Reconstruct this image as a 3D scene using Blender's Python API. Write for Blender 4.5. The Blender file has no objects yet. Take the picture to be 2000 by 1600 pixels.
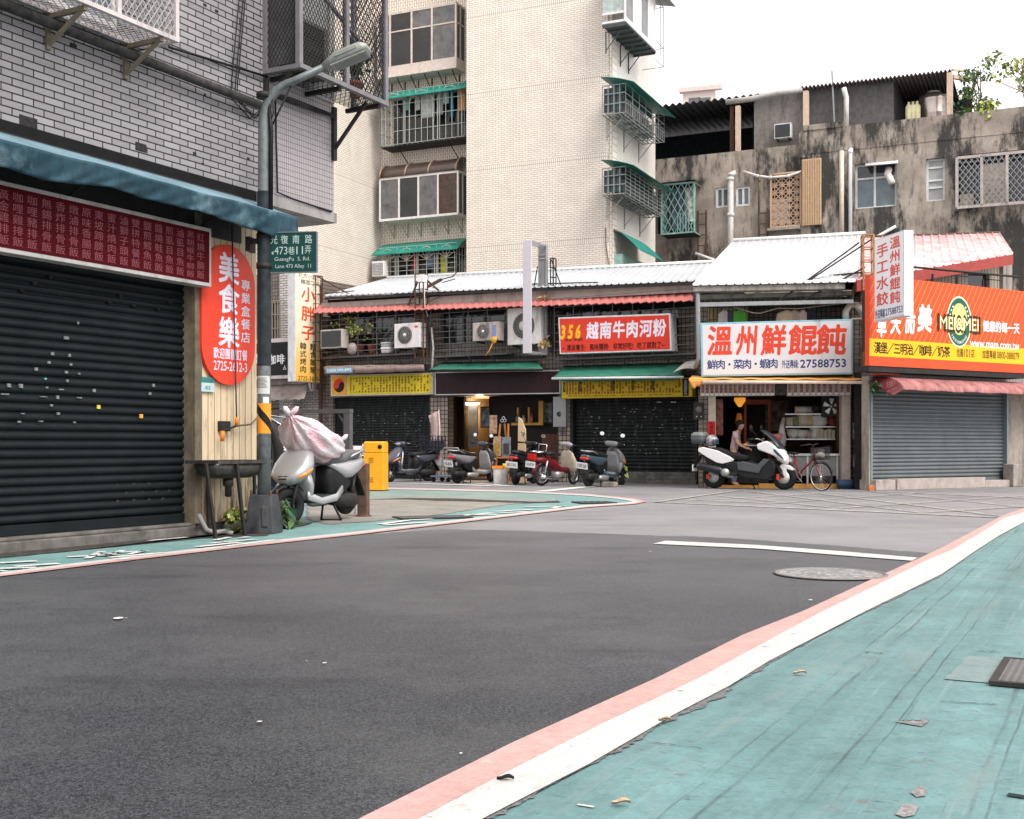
import bpy, math, random
from math import sin, cos, pi, radians as R
from mathutils import Vector, Matrix
S = bpy.context.scene; COL = S.collection
rnd = random.Random(11)

# ---------------------------------------------------------------- camera
FPX, HX, HY, CH = 2300.0, 1000.0, 870.0, 0.95   # focal length and eye point in photo pixels, eye height in metres
cd = bpy.data.cameras.new('camera'); cam = bpy.data.objects.new('camera', cd); COL.objects.link(cam)
cam.location = (0, 0, CH); cam.rotation_euler = (R(90), 0, 0)
cd.sensor_width = 36; cd.lens = FPX / 2000 * 36; cd.shift_y = 0.035; cd.clip_end = 2000; cd.clip_start = .05
S.camera = cam
# ---------------------------------------------------------------- sky, sun, exposure
SUN_EL, SUN_AZ = R(50), R(143)      # azimuth clockwise from +Y
w = bpy.data.worlds.new("World"); S.world = w; w.use_nodes = True
nt = w.node_tree; bg = nt.nodes['Background']
sky = nt.nodes.new('ShaderNodeTexSky'); sky.sky_type = 'NISHITA'; sky.sun_disc = False
sky.sun_elevation = SUN_EL; sky.sun_rotation = SUN_AZ; sky.dust_density = 6; sky.air_density = 1.0
hs = nt.nodes.new('ShaderNodeHueSaturation'); hs.inputs['Saturation'].default_value = .12
nt.links.new(sky.outputs[0], hs.inputs['Color'])
mx = nt.nodes.new('ShaderNodeMix'); mx.data_type = 'RGBA'; mx.inputs[0].default_value = .62
nt.links.new(hs.outputs[0], mx.inputs[6]); mx.inputs[7].default_value = (9.6, 9.2, 9.3, 1)   # thick bright overcast
nt.links.new(mx.outputs[2], bg.inputs[0]); bg.inputs[1].default_value = .13
sd = bpy.data.lights.new('sun', 'SUN'); sd.energy = 1.8; sd.angle = R(25); sd.color = (1, .95, .88)
so = bpy.data.objects.new('sun', sd); COL.objects.link(so)
sv = Vector((sin(SUN_AZ) * cos(SUN_EL), cos(SUN_AZ) * cos(SUN_EL), sin(SUN_EL)))
so.rotation_euler = sv.to_track_quat('Z', 'Y').to_euler()
S.view_settings.view_transform = 'Standard'; S.view_settings.look = 'None'
S.view_settings.exposure = 0.7; S.view_settings.gamma = 1.0; S.view_settings.use_curve_mapping = False
S.cycles.max_bounces = 6; S.cycles.use_denoising = True

# ---------------------------------------------------------------- helpers
class Fr:
    """vertical wall plane: local x along the wall, y into it (away from the street), z up"""
    def __init__(s, px, py, vp, D=None):
        D = D or FPX * CH / (py - HY)
        s.o = Vector(((px - HX) / FPX * D, D, 0))
        d = Vector(((vp - HX) / FPX, 1, 0)).normalized()
        if d.x < 0: d = -d
        s.u = d; s.v = Vector((-d.y, d.x, 0)); s.rz = math.atan2(d.y, d.x)
        s.M = Matrix.Translation(s.o) @ Matrix.Rotation(s.rz, 4, 'Z')
    def q(s, px, py, dep=0):
        r = Vector(((px - HX) / FPX, 1, 0))
        t = (dep + s.o.dot(s.v)) / r.dot(s.v)
        return ((r * t - s.o).dot(s.u), CH + (HY - py) / FPX * t)
    def X(s, px, dep=0): return s.q(px, 870, dep)[0]
    def Z(s, px, py, dep=0): return s.q(px, py, dep)[1]
def G(px, py, h=0):
    D = FPX * (CH - h) / (py - HY); return Vector(((px - HX) / FPX * D, D, h))
class Loc:
    def __init__(s, p, rz=0, sc=1):
        s.M = Matrix.Translation(Vector(p)) @ Matrix.Rotation(rz, 4, 'Z') @ Matrix.Scale(sc, 4)

def setp(o, label=None, cat=None, group=None, kind=None):
    if label: o['label'] = label
    if cat: o['category'] = cat
    if group: o['group'] = group
    if kind: o['kind'] = kind
    return o
def thing(name, label, cat, fr=None, group=None):
    o = bpy.data.objects.new(name, None); COL.objects.link(o); o.empty_display_size = .1
    if fr: o.matrix_world = fr.M
    return setp(o, label, cat, group)

class MB:
    def __init__(s): s.v = []; s.f = []; s.mi = []; s.sm = []; s.k = 0; s.T = None
    def add(s, vs, fs, sm=False):
        n = len(s.v)
        if s.T is not None: vs = [s.T @ Vector(p) for p in vs]
        s.v += [tuple(p) for p in vs]
        for f in fs: s.f.append([n + i for i in f]); s.mi.append(s.k); s.sm.append(sm)
        return s
    def box(s, x0, x1, y0, y1, z0, z1):
        if x0 > x1: x0, x1 = x1, x0
        if y0 > y1: y0, y1 = y1, y0
        if z0 > z1: z0, z1 = z1, z0
        return s.add([(x0,y0,z0),(x1,y0,z0),(x1,y1,z0),(x0,y1,z0),(x0,y0,z1),(x1,y0,z1),(x1,y1,z1),(x0,y1,z1)],
              [(0,3,2,1),(4,5,6,7),(0,1,5,4),(1,2,6,5),(2,3,7,6),(3,0,4,7)])
    def face(s, *p): return s.add(p, [tuple(range(len(p)))])
    def prism(s, poly, y0, y1):
        """outline in (x, z) extruded along y"""
        a = sum(poly[i][0]*poly[(i+1)%len(poly)][1]-poly[(i+1)%len(poly)][0]*poly[i][1] for i in range(len(poly)))
        if a < 0: poly = poly[::-1]
        n = len(poly)
        return s.add([(x,y0,z) for x,z in poly]+[(x,y1,z) for x,z in poly],
              [tuple(range(n)), tuple(range(2*n-1,n-1,-1))]+[(i,n+i,n+(i+1)%n,(i+1)%n) for i in range(n)])
    def prismz(s, poly, z0, z1):
        a = sum(poly[i][0]*poly[(i+1)%len(poly)][1]-poly[(i+1)%len(poly)][0]*poly[i][1] for i in range(len(poly)))
        if a < 0: poly = poly[::-1]
        n = len(poly)
        return s.add([(p[0],p[1],z0) for p in poly]+[(p[0],p[1],z1) for p in poly],
              [tuple(range(n-1,-1,-1)), tuple(range(n,2*n))]+[(i,(i+1)%n,n+(i+1)%n,n+i) for i in range(n)])
    def loft(s, rings, cap=True, sm=True, closed=True):
        n = len(rings[0]); vs = [p for r in rings for p in r]; fs = []
        for a in range(len(rings)-1):
            for i in range(n if closed else n-1):
                j = (i+1) % n; fs.append((a*n+i, a*n+j, (a+1)*n+j, (a+1)*n+i))
        if cap and closed:
            fs.append(tuple(range(n-1,-1,-1))); fs.append(tuple(range((len(rings)-1)*n, len(rings)*n)))
        return s.add(vs, fs, sm)
    def tube(s, pts, r, n=8, cap=True, closed=False):
        pts = [Vector(p) for p in pts]; N = len(pts); rings = []
        rs = r if isinstance(r, (list, tuple)) else [r]*N
        d0 = (pts[1]-pts[0]).normalized(); up = Vector((0,0,1)) if abs(d0.z) < .9 else Vector((1,0,0))
        a = d0.cross(up).normalized()
        for i, p in enumerate(pts):
            if closed: d = (pts[(i+1)%N]-pts[i-1]).normalized()
            else: d = (pts[min(i+1,N-1)]-pts[max(i-1,0)]).normalized()
            a = (a-d*a.dot(d)).normalized(); b = d.cross(a)
            rings.append([p+(a*cos(2*pi*(k+.5)/n)+b*sin(2*pi*(k+.5)/n))*rs[i] for k in range(n)])
        if closed: rings.append(rings[0])
        return s.loft(rings, cap and not closed, n > 4)
    def bar(s, a, b, r): return s.tube([a, b], r*1.3, 4)
    def lathe(s, prof, c=(0,0,0), axis='z', n=20, sm=True, cap=True):
        """prof: (radius, height) pairs"""
        c = Vector(c); rings = []
        for r, h in prof:
            ring = []
            for k in range(n):
                t = 2*pi*k/n; p = (r*cos(t), r*sin(t), h)
                if axis == 'y': p = (p[0], p[2], -p[1])
                if axis == 'x': p = (p[2], p[0], p[1])
                ring.append(c+Vector(p))
            rings.append(ring)
        return s.loft(rings, cap, sm)
    def sheet(s, fn, nu, nv, sm=True):
        vs = [fn(i/nu, j/nv) for j in range(nv+1) for i in range(nu+1)]
        return s.add(vs, [(j*(nu+1)+i, j*(nu+1)+i+1, (j+1)*(nu+1)+i+1, (j+1)*(nu+1)+i) for j in range(nv) for i in range(nu)], sm)
    def ball(s, c, r, n=10, m=7, sq=(1,1,1), nz=0):
        c = Vector(c); rings = []
        for j in range(m+1):
            t = pi*(j/m-.5); t = max(min(t, pi/2-.02), -pi/2+.02)
            rings.append([c+Vector((r*cos(t)*cos(2*pi*k/n)*sq[0]*(1+nz*rnd.uniform(-1,1)), r*cos(t)*sin(2*pi*k/n)*sq[1]*(1+nz*rnd.uniform(-1,1)), r*sin(t)*sq[2])) for k in range(n)])
        return s.loft(rings)
    def wall(s, x0, x1, z0, z1, y0, y1, holes=()):
        xs = sorted({x0, x1, *[max(x0,min(x1,h[i])) for h in holes for i in (0,1)]})
        zs = sorted({z0, z1, *[max(z0,min(z1,h[i])) for h in holes for i in (2,3)]})
        for a, b in zip(xs, xs[1:]):
            run = None
            for c, d in zip(zs, zs[1:]):
                m = ((a+b)/2, (c+d)/2)
                if any(h[0] < m[0] < h[1] and h[2] < m[1] < h[3] for h in holes):
                    if run: s.box(a,b,y0,y1,*run)
                    run = None
                else: run = (run[0] if run else c, d)
            if run: s.box(a,b,y0,y1,*run)
        return s
    def obj(s, name, m, par=None, fr=None, bev=0, label=None, cat=None, group=None, kind=None, sol=0):
        me = bpy.data.meshes.new(name); me.from_pydata(s.v, [], s.f)
        for mm in (m if isinstance(m, (list, tuple)) else [m]): me.materials.append(mm)
        me.polygons.foreach_set('material_index', s.mi); me.polygons.foreach_set('use_smooth', s.sm); me.update()
        o = bpy.data.objects.new(name, me); COL.objects.link(o)
        if par is not None: o.parent = par
        elif fr is not None: o.matrix_world = fr.M
        if bev:
            b = o.modifiers.new('bevel','BEVEL'); b.width = bev; b.segments = 2; b.limit_method = 'ANGLE'; b.angle_limit = R(35)
        if sol:
            b = o.modifiers.new('thick','SOLIDIFY'); b.thickness = sol; b.offset = 0
        return setp(o, label, cat, group, kind)

def sup(c, a, b, ha, hb, n=16, e=2.6):
    """superellipse ring round c in directions a, b"""
    c, a, b = Vector(c), Vector(a), Vector(b); out = []
    for k in range(n):
        t = 2*pi*k/n; ct, st = cos(t), sin(t)
        out.append(c + a*ha*math.copysign(abs(ct)**(2/e), ct) + b*hb*math.copysign(abs(st)**(2/e), st))
    return out
def copytree(o, par=None):
    c = o.copy(); COL.objects.link(c); c.parent = par
    for ch in list(o.children): copytree(ch, c)
    return c

# ---------------------------------------------------------------- materials
def nodes(name):
    m = bpy.data.materials.new(name); m.use_nodes = True
    return m, m.node_tree, m.node_tree.nodes['Principled BSDF']
def N(t, kind, **kw):
    n = t.nodes.new(kind)
    for k, v in kw.items(): setattr(n, k, v)
    return n
def noise(t, scale, detail=5, vec=None, rough=.6, stretch=None):
    n = N(t, 'ShaderNodeTexNoise'); n.inputs['Scale'].default_value = scale
    n.inputs['Detail'].default_value = detail; n.inputs['Roughness'].default_value = rough
    if vec is None:
        vec = N(t, 'ShaderNodeTexCoord').outputs['Object']
    if stretch:
        mp = N(t, 'ShaderNodeMapping'); mp.inputs['Scale'].default_value = stretch
        t.links.new(vec, mp.inputs[0]); vec = mp.outputs[0]
    t.links.new(vec, n.inputs['Vector']); return n.outputs['Fac']
def ramp(t, fac, stops):
    r = N(t, 'ShaderNodeValToRGB'); e = r.color_ramp.elements
    while len(e) < len(stops): e.new(.5)
    for x, (p, c) in zip(e, stops):
        x.position = p; x.color = (*c, 1) if isinstance(c, tuple) else (c, c, c, 1)
    t.links.new(fac, r.inputs[0]); return r.outputs[0]
def mixc(t, fac, a, b, mode='MIX'):
    n = N(t, 'ShaderNodeMix', data_type='RGBA', blend_type=mode)
    for i, x in ((0, fac), (6, a), (7, b)):
        if hasattr(x, 'links'): t.links.new(x, n.inputs[i])
        elif isinstance(x, tuple): n.inputs[i].default_value = (*x, 1)
        else: n.inputs[i].default_value = x
    return n.outputs[2]
def bump(t, h, bs, st=.3, dist=.01):
    b = N(t, 'ShaderNodeBump'); b.inputs['Strength'].default_value = st; b.inputs['Distance'].default_value = dist
    t.links.new(h, b.inputs['Height']); t.links.new(b.outputs[0], bs.inputs['Normal'])
_mc = {}
def mat(name, col, rough=.6, metal=0, var=.15, sc=7., bmp=0, bsc=80, dirt=0, dcol=(.035,.03,.026), dsc=2.2, streak=True, emit=0, spec=None):
    if name in _mc: return _mc[name]
    if spec is None: spec = .5 if rough < .3 or metal > .35 else (.16 if max(col) < .07 else .3)
    m, t, b = nodes(name); _mc[name] = m
    b.inputs['Roughness'].default_value = rough; b.inputs['Metallic'].default_value = metal
    b.inputs['Specular IOR Level'].default_value = spec
    lo = tuple(c*(1-var) for c in col); hi = tuple(min(1, c*(1+var*.7)) for c in col)
    c = ramp(t, noise(t, sc), [(.3, lo), (.7, hi)])
    if dirt:
        f = ramp(t, noise(t, dsc, 8, stretch=(1.6,1.6,.35) if streak else None, rough=.7), [(.62-dirt*.32, 0.), (.80-dirt*.25, 1.)])
        f2 = N(t, 'ShaderNodeMath', operation='MULTIPLY'); t.links.new(f, f2.inputs[0]); f2.inputs[1].default_value = min(1, .45+dirt*.5)
        c = mixc(t, f2.outputs[0], c, dcol)
    t.links.new(c, b.inputs['Base Color'])
    if bmp: bump(t, noise(t, bsc, 3), b, bmp)
    if emit:
        t.links.new(c, b.inputs['Emission Color']); b.inputs['Emission Strength'].default_value = emit
    return m
def tile(name, col, grout, tw, th, mo, off=.5, axis='x', vert=False, dirt=0, dcol=(.05,.045,.04), var=.12, rough=.35, dsc=.8):
    if name in _mc: return _mc[name]
    m, t, b = nodes(name); _mc[name] = m
    co = N(t, 'ShaderNodeTexCoord').outputs['Object']
    sp = N(t, 'ShaderNodeSeparateXYZ'); t.links.new(co, sp.inputs[0])
    cb = N(t, 'ShaderNodeCombineXYZ'); u = sp.outputs['X' if axis == 'x' else 'Y']
    t.links.new(u, cb.inputs[1 if vert else 0]); t.links.new(sp.outputs['Z'], cb.inputs[0 if vert else 1])
    br = N(t, 'ShaderNodeTexBrick'); br.offset = off; t.links.new(cb.outputs[0], br.inputs['Vector'])
    br.inputs['Scale'].default_value = 1; br.inputs['Brick Width'].default_value = tw; br.inputs['Row Height'].default_value = th
    br.inputs['Mortar Size'].default_value = mo; br.inputs['Mortar Smooth'].default_value = .1; br.inputs['Bias'].default_value = 0
    br.inputs['Color1'].default_value = (*[c*(1-var) for c in col], 1); br.inputs['Color2'].default_value = (*[min(1, c*(1+var)) for c in col], 1)
    br.inputs['Mortar'].default_value = (*grout, 1)
    c = mixc(t, .5, br.outputs[0], ramp(t, noise(t, 1.3, 6), [(.3, .75), (.7, 1.)]), 'MULTIPLY')
    if dirt:
        f = ramp(t, noise(t, dsc, 8, stretch=(1.5,1.5,.3), rough=.7), [(.66-dirt*.3, 0.), (.86-dirt*.2, .85)])
        c = mixc(t, f, c, dcol)
    t.links.new(c, b.inputs['Base Color']); b.inputs['Roughness'].default_value = rough; b.inputs['Specular IOR Level'].default_value = .28
    iv = N(t, 'ShaderNodeMath', operation='SUBTRACT'); iv.inputs[0].default_value = 1; t.links.new(br.outputs['Fac'], iv.inputs[1])
    bump(t, iv.outputs[0], b, .5, .006); return m

# ---------------------------------------------------------------- lettering
_tcu = bpy.data.curves.new('lettering', 'FONT'); _tob = bpy.data.objects.new('lettering', _tcu); COL.objects.link(_tob)
_gl = {}
def glyph(s, off=0):
    k = (s, 0)
    if k not in _gl:
        _tcu.body = s; _tcu.offset = 0; _tcu.resolution_u = 2; _tcu.fill_mode = 'FRONT'
        bpy.context.view_layer.update()
        me = _tob.evaluated_get(bpy.context.evaluated_depsgraph_get()).to_mesh()
        _gl[k] = ([tuple(v.co[:2]) for v in me.vertices], [tuple(p.vertices) for p in me.polygons])
    return _gl[k]
PRE = []
def fit(m, s, x0, x1, z0, z1, y, off=0, sh=0):
    """whole string stretched to the box; sh slopes the baseline (dz per dx)"""
    vs, fs = glyph(s); n_ = len(s)
    if off:
        for i, (dx, dz) in enumerate(((1,0),(-1,0),(0,1),(0,-1))): fit(m, s, x0+dx*off*(x1-x0)/n_, x1+dx*off*(x1-x0)/n_, z0+dz*off*(z1-z0), z1+dz*off*(z1-z0), y+.0004*(i+1), 0, sh)
    a = min(v[0] for v in vs); b = max(v[0] for v in vs); c = min(v[1] for v in vs); d = max(v[1] for v in vs)
    m.add([(x0+(p[0]-a)/(b-a)*(x1-x0), y, z0+(p[1]-c)/(d-c)*(z1-z0)+sh*(p[0]-a)/(b-a)*(x1-x0)) for p in vs], fs)
def cell(m, ch, xc, zc, wd, ht, y, off=0, dz=0, sk=0):
    vs, fs = glyph(ch)
    if off:
        for i, (dx, dz_) in enumerate(((1,.5),(-1,-.5),(-.5,1),(.5,-1))): cell(m, ch, xc+dx*off*wd, zc+dz_*off*ht, wd, ht, y+.0004*(i+1), 0, dz, sk)
    m.add([(xc+(p[0]-.5)*wd+sk*(p[1]-.38)*ht, y, zc+(p[1]-.38)*ht+dz*(p[0]-.5)*wd) for p in vs], fs)
def vrow(m, s, xc, z1, z0, wd, y, off=0, fill=1.):
    h = (z1-z0)/len(s)
    for i, ch in enumerate(s):
        if ch != ' ': cell(m, ch, xc, z1-h*(i+.5), wd, h*fill, y, off)
def hrow(m, s, x0, x1, zc, ht, y, off=0, fill=1., dz=0, sk=0):
    wd = (x1-x0)/len(s)
    for i, ch in enumerate(s):
        if ch != ' ': cell(m, ch, x0+wd*(i+.5), zc+dz*(i+.5)*wd, wd*fill, ht, y, off, dz, sk)

def leaves(m, c, rad, n, sz, blade=1.6, droop=.3):
    c = Vector(c)
    for _ in range(n):
        while 1:
            d = Vector((rnd.uniform(-1,1), rnd.uniform(-1,1), rnd.uniform(-1,1)))
            if d.length < 1: break
        p = c+Vector((d.x*rad[0], d.y*rad[1], d.z*rad[2])); s = sz*rnd.uniform(.6,1.3)
        a = Vector((rnd.uniform(-1,1), rnd.uniform(-1,1), rnd.uniform(-.8,.6)-droop)).normalized()*s*blade
        b = a.cross(Vector((rnd.uniform(-1,1), rnd.uniform(-1,1), rnd.uniform(-1,1)))).normalized()*s*.5
        m.k = rnd.randrange(3)
        m.add([p, p+a*.45+b, p+a, p+a*.45-b], [(0,1,2,3)])
    m.k = 0
LEAF = [mat('leaf_green',(.055,.12,.03),.5,var=.3), mat('leaf_light',(.13,.2,.04),.5,var=.3), mat('leaf_dark',(.025,.06,.02),.5,var=.3)]
LEAFY = [mat('leaf_yellowish',(.3,.36,.06),.5,var=.3), mat('leaf_light',(.13,.2,.04)), mat('leaf_pale',(.42,.42,.14),.5,var=.3)]
LEAFD = [mat('leaf_deep',(.012,.05,.022),.45,var=.3), mat('leaf_dark',(.025,.06,.02)), mat('leaf_deep_light',(.03,.1,.04),.45,var=.3)]
# shared finishes
M_STEEL = mat('galvanised_steel',(.42,.43,.43),.45,.7,dirt=.25,dcol=(.12,.07,.04))
M_GREY = mat('grey_painted_metal',(.3,.3,.31),.5,.2,dirt=.2)
M_DARKM = mat('dark_steel',(.035,.033,.032),.55,.3,var=.3)
M_RUST = mat('rusty_steel',(.1,.055,.035),.8,.2,var=.5,sc=20,bmp=.2)
M_WHITE = mat('white_paint',(.72,.71,.7),.5,dirt=.18,dcol=(.25,.22,.19))
M_WHITE2 = mat('bright_white_paint',(.82,.82,.83),.4,var=.05)
M_BLACK = mat('black_plastic',(.012,.012,.013),.45,var=.3)
M_RUBBER = mat('tyre_rubber',(.016,.016,.017),.8,var=.3)
M_GLASSD = mat('dark_window_glass',(.018,.022,.026),.08,var=.4,sc=1.5,spec=.7)
M_GLASSG = mat('curtained_glass',(.13,.13,.135),.15,var=.45,sc=3)
M_GLASSB = mat('blue_grey_glass',(.12,.16,.18),.12,var=.35,sc=2)
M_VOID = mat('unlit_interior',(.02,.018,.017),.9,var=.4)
M_CHROME = mat('chrome',(.75,.75,.76),.15,1,var=.05)
M_CONC = mat('weathered_concrete',(.3,.27,.24),.85,var=.25,bmp=.25,bsc=30,dirt=.5)
M_CONCD = mat('dirty_concrete',(.14,.13,.12),.9,var=.4,bmp=.3,bsc=30,dirt=.5)
M_RED = mat('red_ink',(.62,.035,.025),.5,var=.08)
M_INK = mat('black_ink',(.015,.014,.014),.5)
M_BLUEINK = mat('blue_ink',(.02,.04,.16),.5)
M_ORANGE = mat('orange_plastic',(.75,.2,.02),.4)
# ---------------------------------------------------------------- ground
def asphalt(name, lo, hi, grain, rough=.62, patch=.5, dust_sheen=None):
    m, t, b = nodes(name)
    co = N(t, 'ShaderNodeTexCoord').outputs['Object']
    c = ramp(t, noise(t, grain, 4, co, .8), [(.41, lo), (.60, hi)])
    c = mixc(t, patch, c, ramp(t, noise(t, .55, 6, co), [(.3, .62), (.7, 1.15)]), 'MULTIPLY')
    if dust_sheen:   # far end paler: grazing sky sheen and dusty wear put into the colour
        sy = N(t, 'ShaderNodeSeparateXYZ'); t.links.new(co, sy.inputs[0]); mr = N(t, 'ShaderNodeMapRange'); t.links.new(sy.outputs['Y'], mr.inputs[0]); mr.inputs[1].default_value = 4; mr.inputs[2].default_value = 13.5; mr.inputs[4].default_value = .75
        c = mixc(t, mixc(t, 1., mr.outputs[0], ramp(t, noise(t, .7, 7, co), [(.25, .35), (.7, 1.)]), 'MULTIPLY'), c, ramp(t, noise(t, grain, 4, co, .8), [(.4, tuple(x*.55 for x in dust_sheen)), (.62, dust_sheen)]))
    sp = ramp(t, noise(t, grain*2.2, 1, co), [(.66, 0.), (.72, .75)])
    c = mixc(t, sp, c, (.27,.27,.275))
    c = mixc(t, ramp(t, noise(t, .5, 8, co, .7), [(.46, 0.), (.7, .5)]), c, (.115,.115,.115))
    c = mixc(t, ramp(t, noise(t, .9, 7, co, .7, (.5,1.6,1)), [(.56, 0.), (.7, .55)]), c, (.016,.017,.019))
    t.links.new(c, b.inputs['Base Color']); b.inputs['Roughness'].default_value = rough; b.inputs['Specular IOR Level'].default_value = .3
    bump(t, noise(t, grain*.8, 4, co, .7), b, .55, .012); return m
def paint(name, col, wear=.3, under=(.09,.088,.086), sc=5., var=.12, crack=False, rough=.6, lines=False):
    m, t, b = nodes(name)
    co = N(t, 'ShaderNodeTexCoord').outputs['Object']
    c = ramp(t, noise(t, 1.7, 8, co, .7), [(.3, tuple(x*(1-var) for x in col)), (.7, tuple(min(1, x*(1+var)) for x in col))])
    c = mixc(t, .35, c, ramp(t, noise(t, 60, 3, co), [(.3, .7), (.7, 1.1)]), 'MULTIPLY')
    h = noise(t, 45, 4, co)
    c = mixc(t, .6, c, ramp(t, noise(t, 11, 9, co, .8), [(.32, .62), (.5, 1.), (.68, 1.2)]), 'MULTIPLY')
    if lines:
        rot = N(t, 'ShaderNodeMapping'); rot.inputs['Rotation'].default_value = (0,0,-lines); t.links.new(co, rot.inputs[0])
        ds = noise(t, .8, 3, rot.outputs[0])
        dv = N(t, 'ShaderNodeVectorMath', operation='MULTIPLY_ADD'); t.links.new(rot.outputs[0], dv.inputs[0]); dv.inputs[1].default_value = (1,1,1)
        dm = N(t, 'ShaderNodeVectorMath', operation='SCALE'); t.links.new(ds, dm.inputs[0]); dm.inputs['Scale'].default_value = .07
        t.links.new(dm.outputs[0], dv.inputs[2])
        sx = N(t, 'ShaderNodeSeparateXYZ'); t.links.new(dv.outputs[0], sx.inputs[0])
        # worn seams that run the length of the lane, uneven in strength
        seam = None
        for per, ph, wd in ((.37, .13, .007), (.61, .4, .012), (.95, .2, .009)):
            a = N(t, 'ShaderNodeMath', operation='MULTIPLY_ADD'); t.links.new(sx.outputs['Y'], a.inputs[0]); a.inputs[1].default_value = 1/per; a.inputs[2].default_value = ph
            fr_ = N(t, 'ShaderNodeMath', operation='FRACT'); t.links.new(a.outputs[0], fr_.inputs[0])
            pp = N(t, 'ShaderNodeMath', operation='PINGPONG'); t.links.new(fr_.outputs[0], pp.inputs[0]); pp.inputs[1].default_value = .5
            lt = ramp(t, pp.outputs[0], [(0, 1.), (wd/per, 0.)])
            seam = lt if seam is None else mixc(t, 1., seam, lt, 'LIGHTEN')
        st = ramp(t, noise(t, 1.6, 7, rot.outputs[0], .7, (.8,2.2,1)), [(.40, .08), (.64, .8)])
        sm = mixc(t, 1., seam, st, 'MULTIPLY')
        c = mixc(t, sm, c, (.035,.055,.055))
        # broad paler roller stripes
        stp = noise(t, 1.0, 4, rot.outputs[0], stretch=(.12, 2.6, 1))
        c = mixc(t, .55, c, ramp(t, stp, [(.34, .66), (.5, 1.), (.66, 1.32)]), 'MULTIPLY')
        pit = ramp(t, noise(t, 17, 6, rot.outputs[0], .75, (2.4,.6,1)), [(.60, 0.), (.66, .85)]); c = mixc(t, pit, c, (.03,.06,.06))
        c = mixc(t, ramp(t, noise(t, 2.6, 8, rot.outputs[0], .75, (.25,1.6,1)), [(.52, 0.), (.64, .6)]), c, (.165,.215,.21))
        lite = None
        rr_ = ramp(t, noise(t, 3, 6, rot.outputs[0], .7, (.12,5.,1)), [(.56, 0.), (.66, .55)]); c = mixc(t, rr_, c, (.20,.29,.285))
        rd_ = ramp(t, noise(t, 3.7, 7, rot.outputs[0], .75, (.15,6.,1)), [(.60, 0.), (.66, .6)]); c = mixc(t, rd_, c, (.045,.085,.085))
        h2 = N(t, 'ShaderNodeMath', operation='SUBTRACT'); t.links.new(h, h2.inputs[0]); t.links.new(sm, h2.inputs[1]); h = h2.outputs[0]
    if crack:
        vo = N(t, 'ShaderNodeTexVoronoi', feature='DISTANCE_TO_EDGE'); vo.inputs['Scale'].default_value = 5.5
        dn = N(t, 'ShaderNodeTexNoise'); dn.inputs['Scale'].default_value = 4; t.links.new(co, dn.inputs['Vector'])
        va = N(t, 'ShaderNodeVectorMath', operation='MULTIPLY_ADD'); t.links.new(dn.outputs['Color'], va.inputs[0]); va.inputs[1].default_value = (.4,.4,.4); t.links.new(co, va.inputs[2])
        t.links.new(va.outputs[0], vo.inputs['Vector'])
        ln = ramp(t, vo.outputs['Distance'], [(.001, .7), (.007, 0.)])
        wh = ramp(t, noise(t, .7, 5, co), [(.60, 0.), (.66, 1.)])
        c = mixc(t, mixc(t, 1., ln, wh, 'MULTIPLY'), c, (.04,.055,.055))
    f = ramp(t, noise(t, sc, 9, co, .75), [(.70-wear*.35, 0.), (.74-wear*.33, 1.)])
    c = mixc(t, f, c, under)
    t.links.new(c, b.inputs['Base Color']); b.inputs['Roughness'].default_value = rough; b.inputs['Specular IOR Level'].default_value = .3
    bump(t, h, b, .5, .008); return m
AS_OLD = asphalt('old_asphalt', (.15,.147,.153), (.34,.33,.335), 90, .6)
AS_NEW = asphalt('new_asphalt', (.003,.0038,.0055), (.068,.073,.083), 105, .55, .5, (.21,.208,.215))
P_TEAL = paint('teal_lane_paint', (.112,.215,.214), .26, (.13,.125,.13), 6, .2, True, lines=R(63))
P_TEAL2 = paint('faded_teal_paint', (.16,.29,.28), .3, (.2,.2,.19), 4, .2)
P_TEAL3 = paint('grey_teal_paint', (.2,.27,.25), .35, (.2,.2,.19), 3, .2)
P_WHITE = paint('white_road_paint', (.50,.487,.47), .25, (.2,.2,.2), 9, .05)
P_PINK = paint('faded_red_road_paint', (.47,.29,.262), .25, (.5,.35,.32), 9, .1)
P_YEL = paint('worn_yellow_road_paint', (.50,.46,.38), .66, (.25,.24,.24), 5, .08)
P_WORN = paint('worn_white_road_paint', (.62,.62,.6), .42, (.15,.2,.2), 6, .08)
P_DIRT = paint('dusty_concrete_ground', (.25,.235,.21), .25, (.1,.1,.095), 2.5, .25)
MUD = mat('grimy_gutter',(.06,.055,.05),.9,var=.5,sc=9,bmp=.4)

def gpoly(name, m, px, h, kind='structure', rag=0, **kw):
    b = MB(); vs = []
    for i, p in enumerate(px):
        a = G(*p); c = G(*px[(i+1) % len(px)]); n = 1
        if rag: n = max(1, int((c-a).length/.06))
        for k in range(n):
            q = a.lerp(c, k/n)
            if rag and k: q = q+Vector((rnd.uniform(-rag,rag), rnd.uniform(-rag,rag), 0))
            vs.append((q.x, q.y, h))
    ar = sum(vs[i][0]*vs[(i+1)%len(vs)][1]-vs[(i+1)%len(vs)][0]*vs[i][1] for i in range(len(vs)))
    if ar < 0: vs = vs[::-1]
    b.face(*vs); return b.obj(name, m, kind=kind, **kw)
def strip(b, A, B, h):
    n = len(A); vs = []
    for p, q in zip(A, B):
        a, c = G(*p), G(*q); vs += [(a.x,a.y,h),(c.x,c.y,h)]
    b.add(vs, [(2*i, 2*i+1, 2*i+3, 2*i+2) for i in range(n-1)])
b = MB(); n = 24
xs = [-400,-120,-60]+[-40+4*i for i in range(21)]+[60,120,400]; ys = [-60,-20]+[-8+4*i for i in range(24)]+[120,200,600]
vs = [(x,y,0) for y in ys for x in xs]; W = len(xs)
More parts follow.
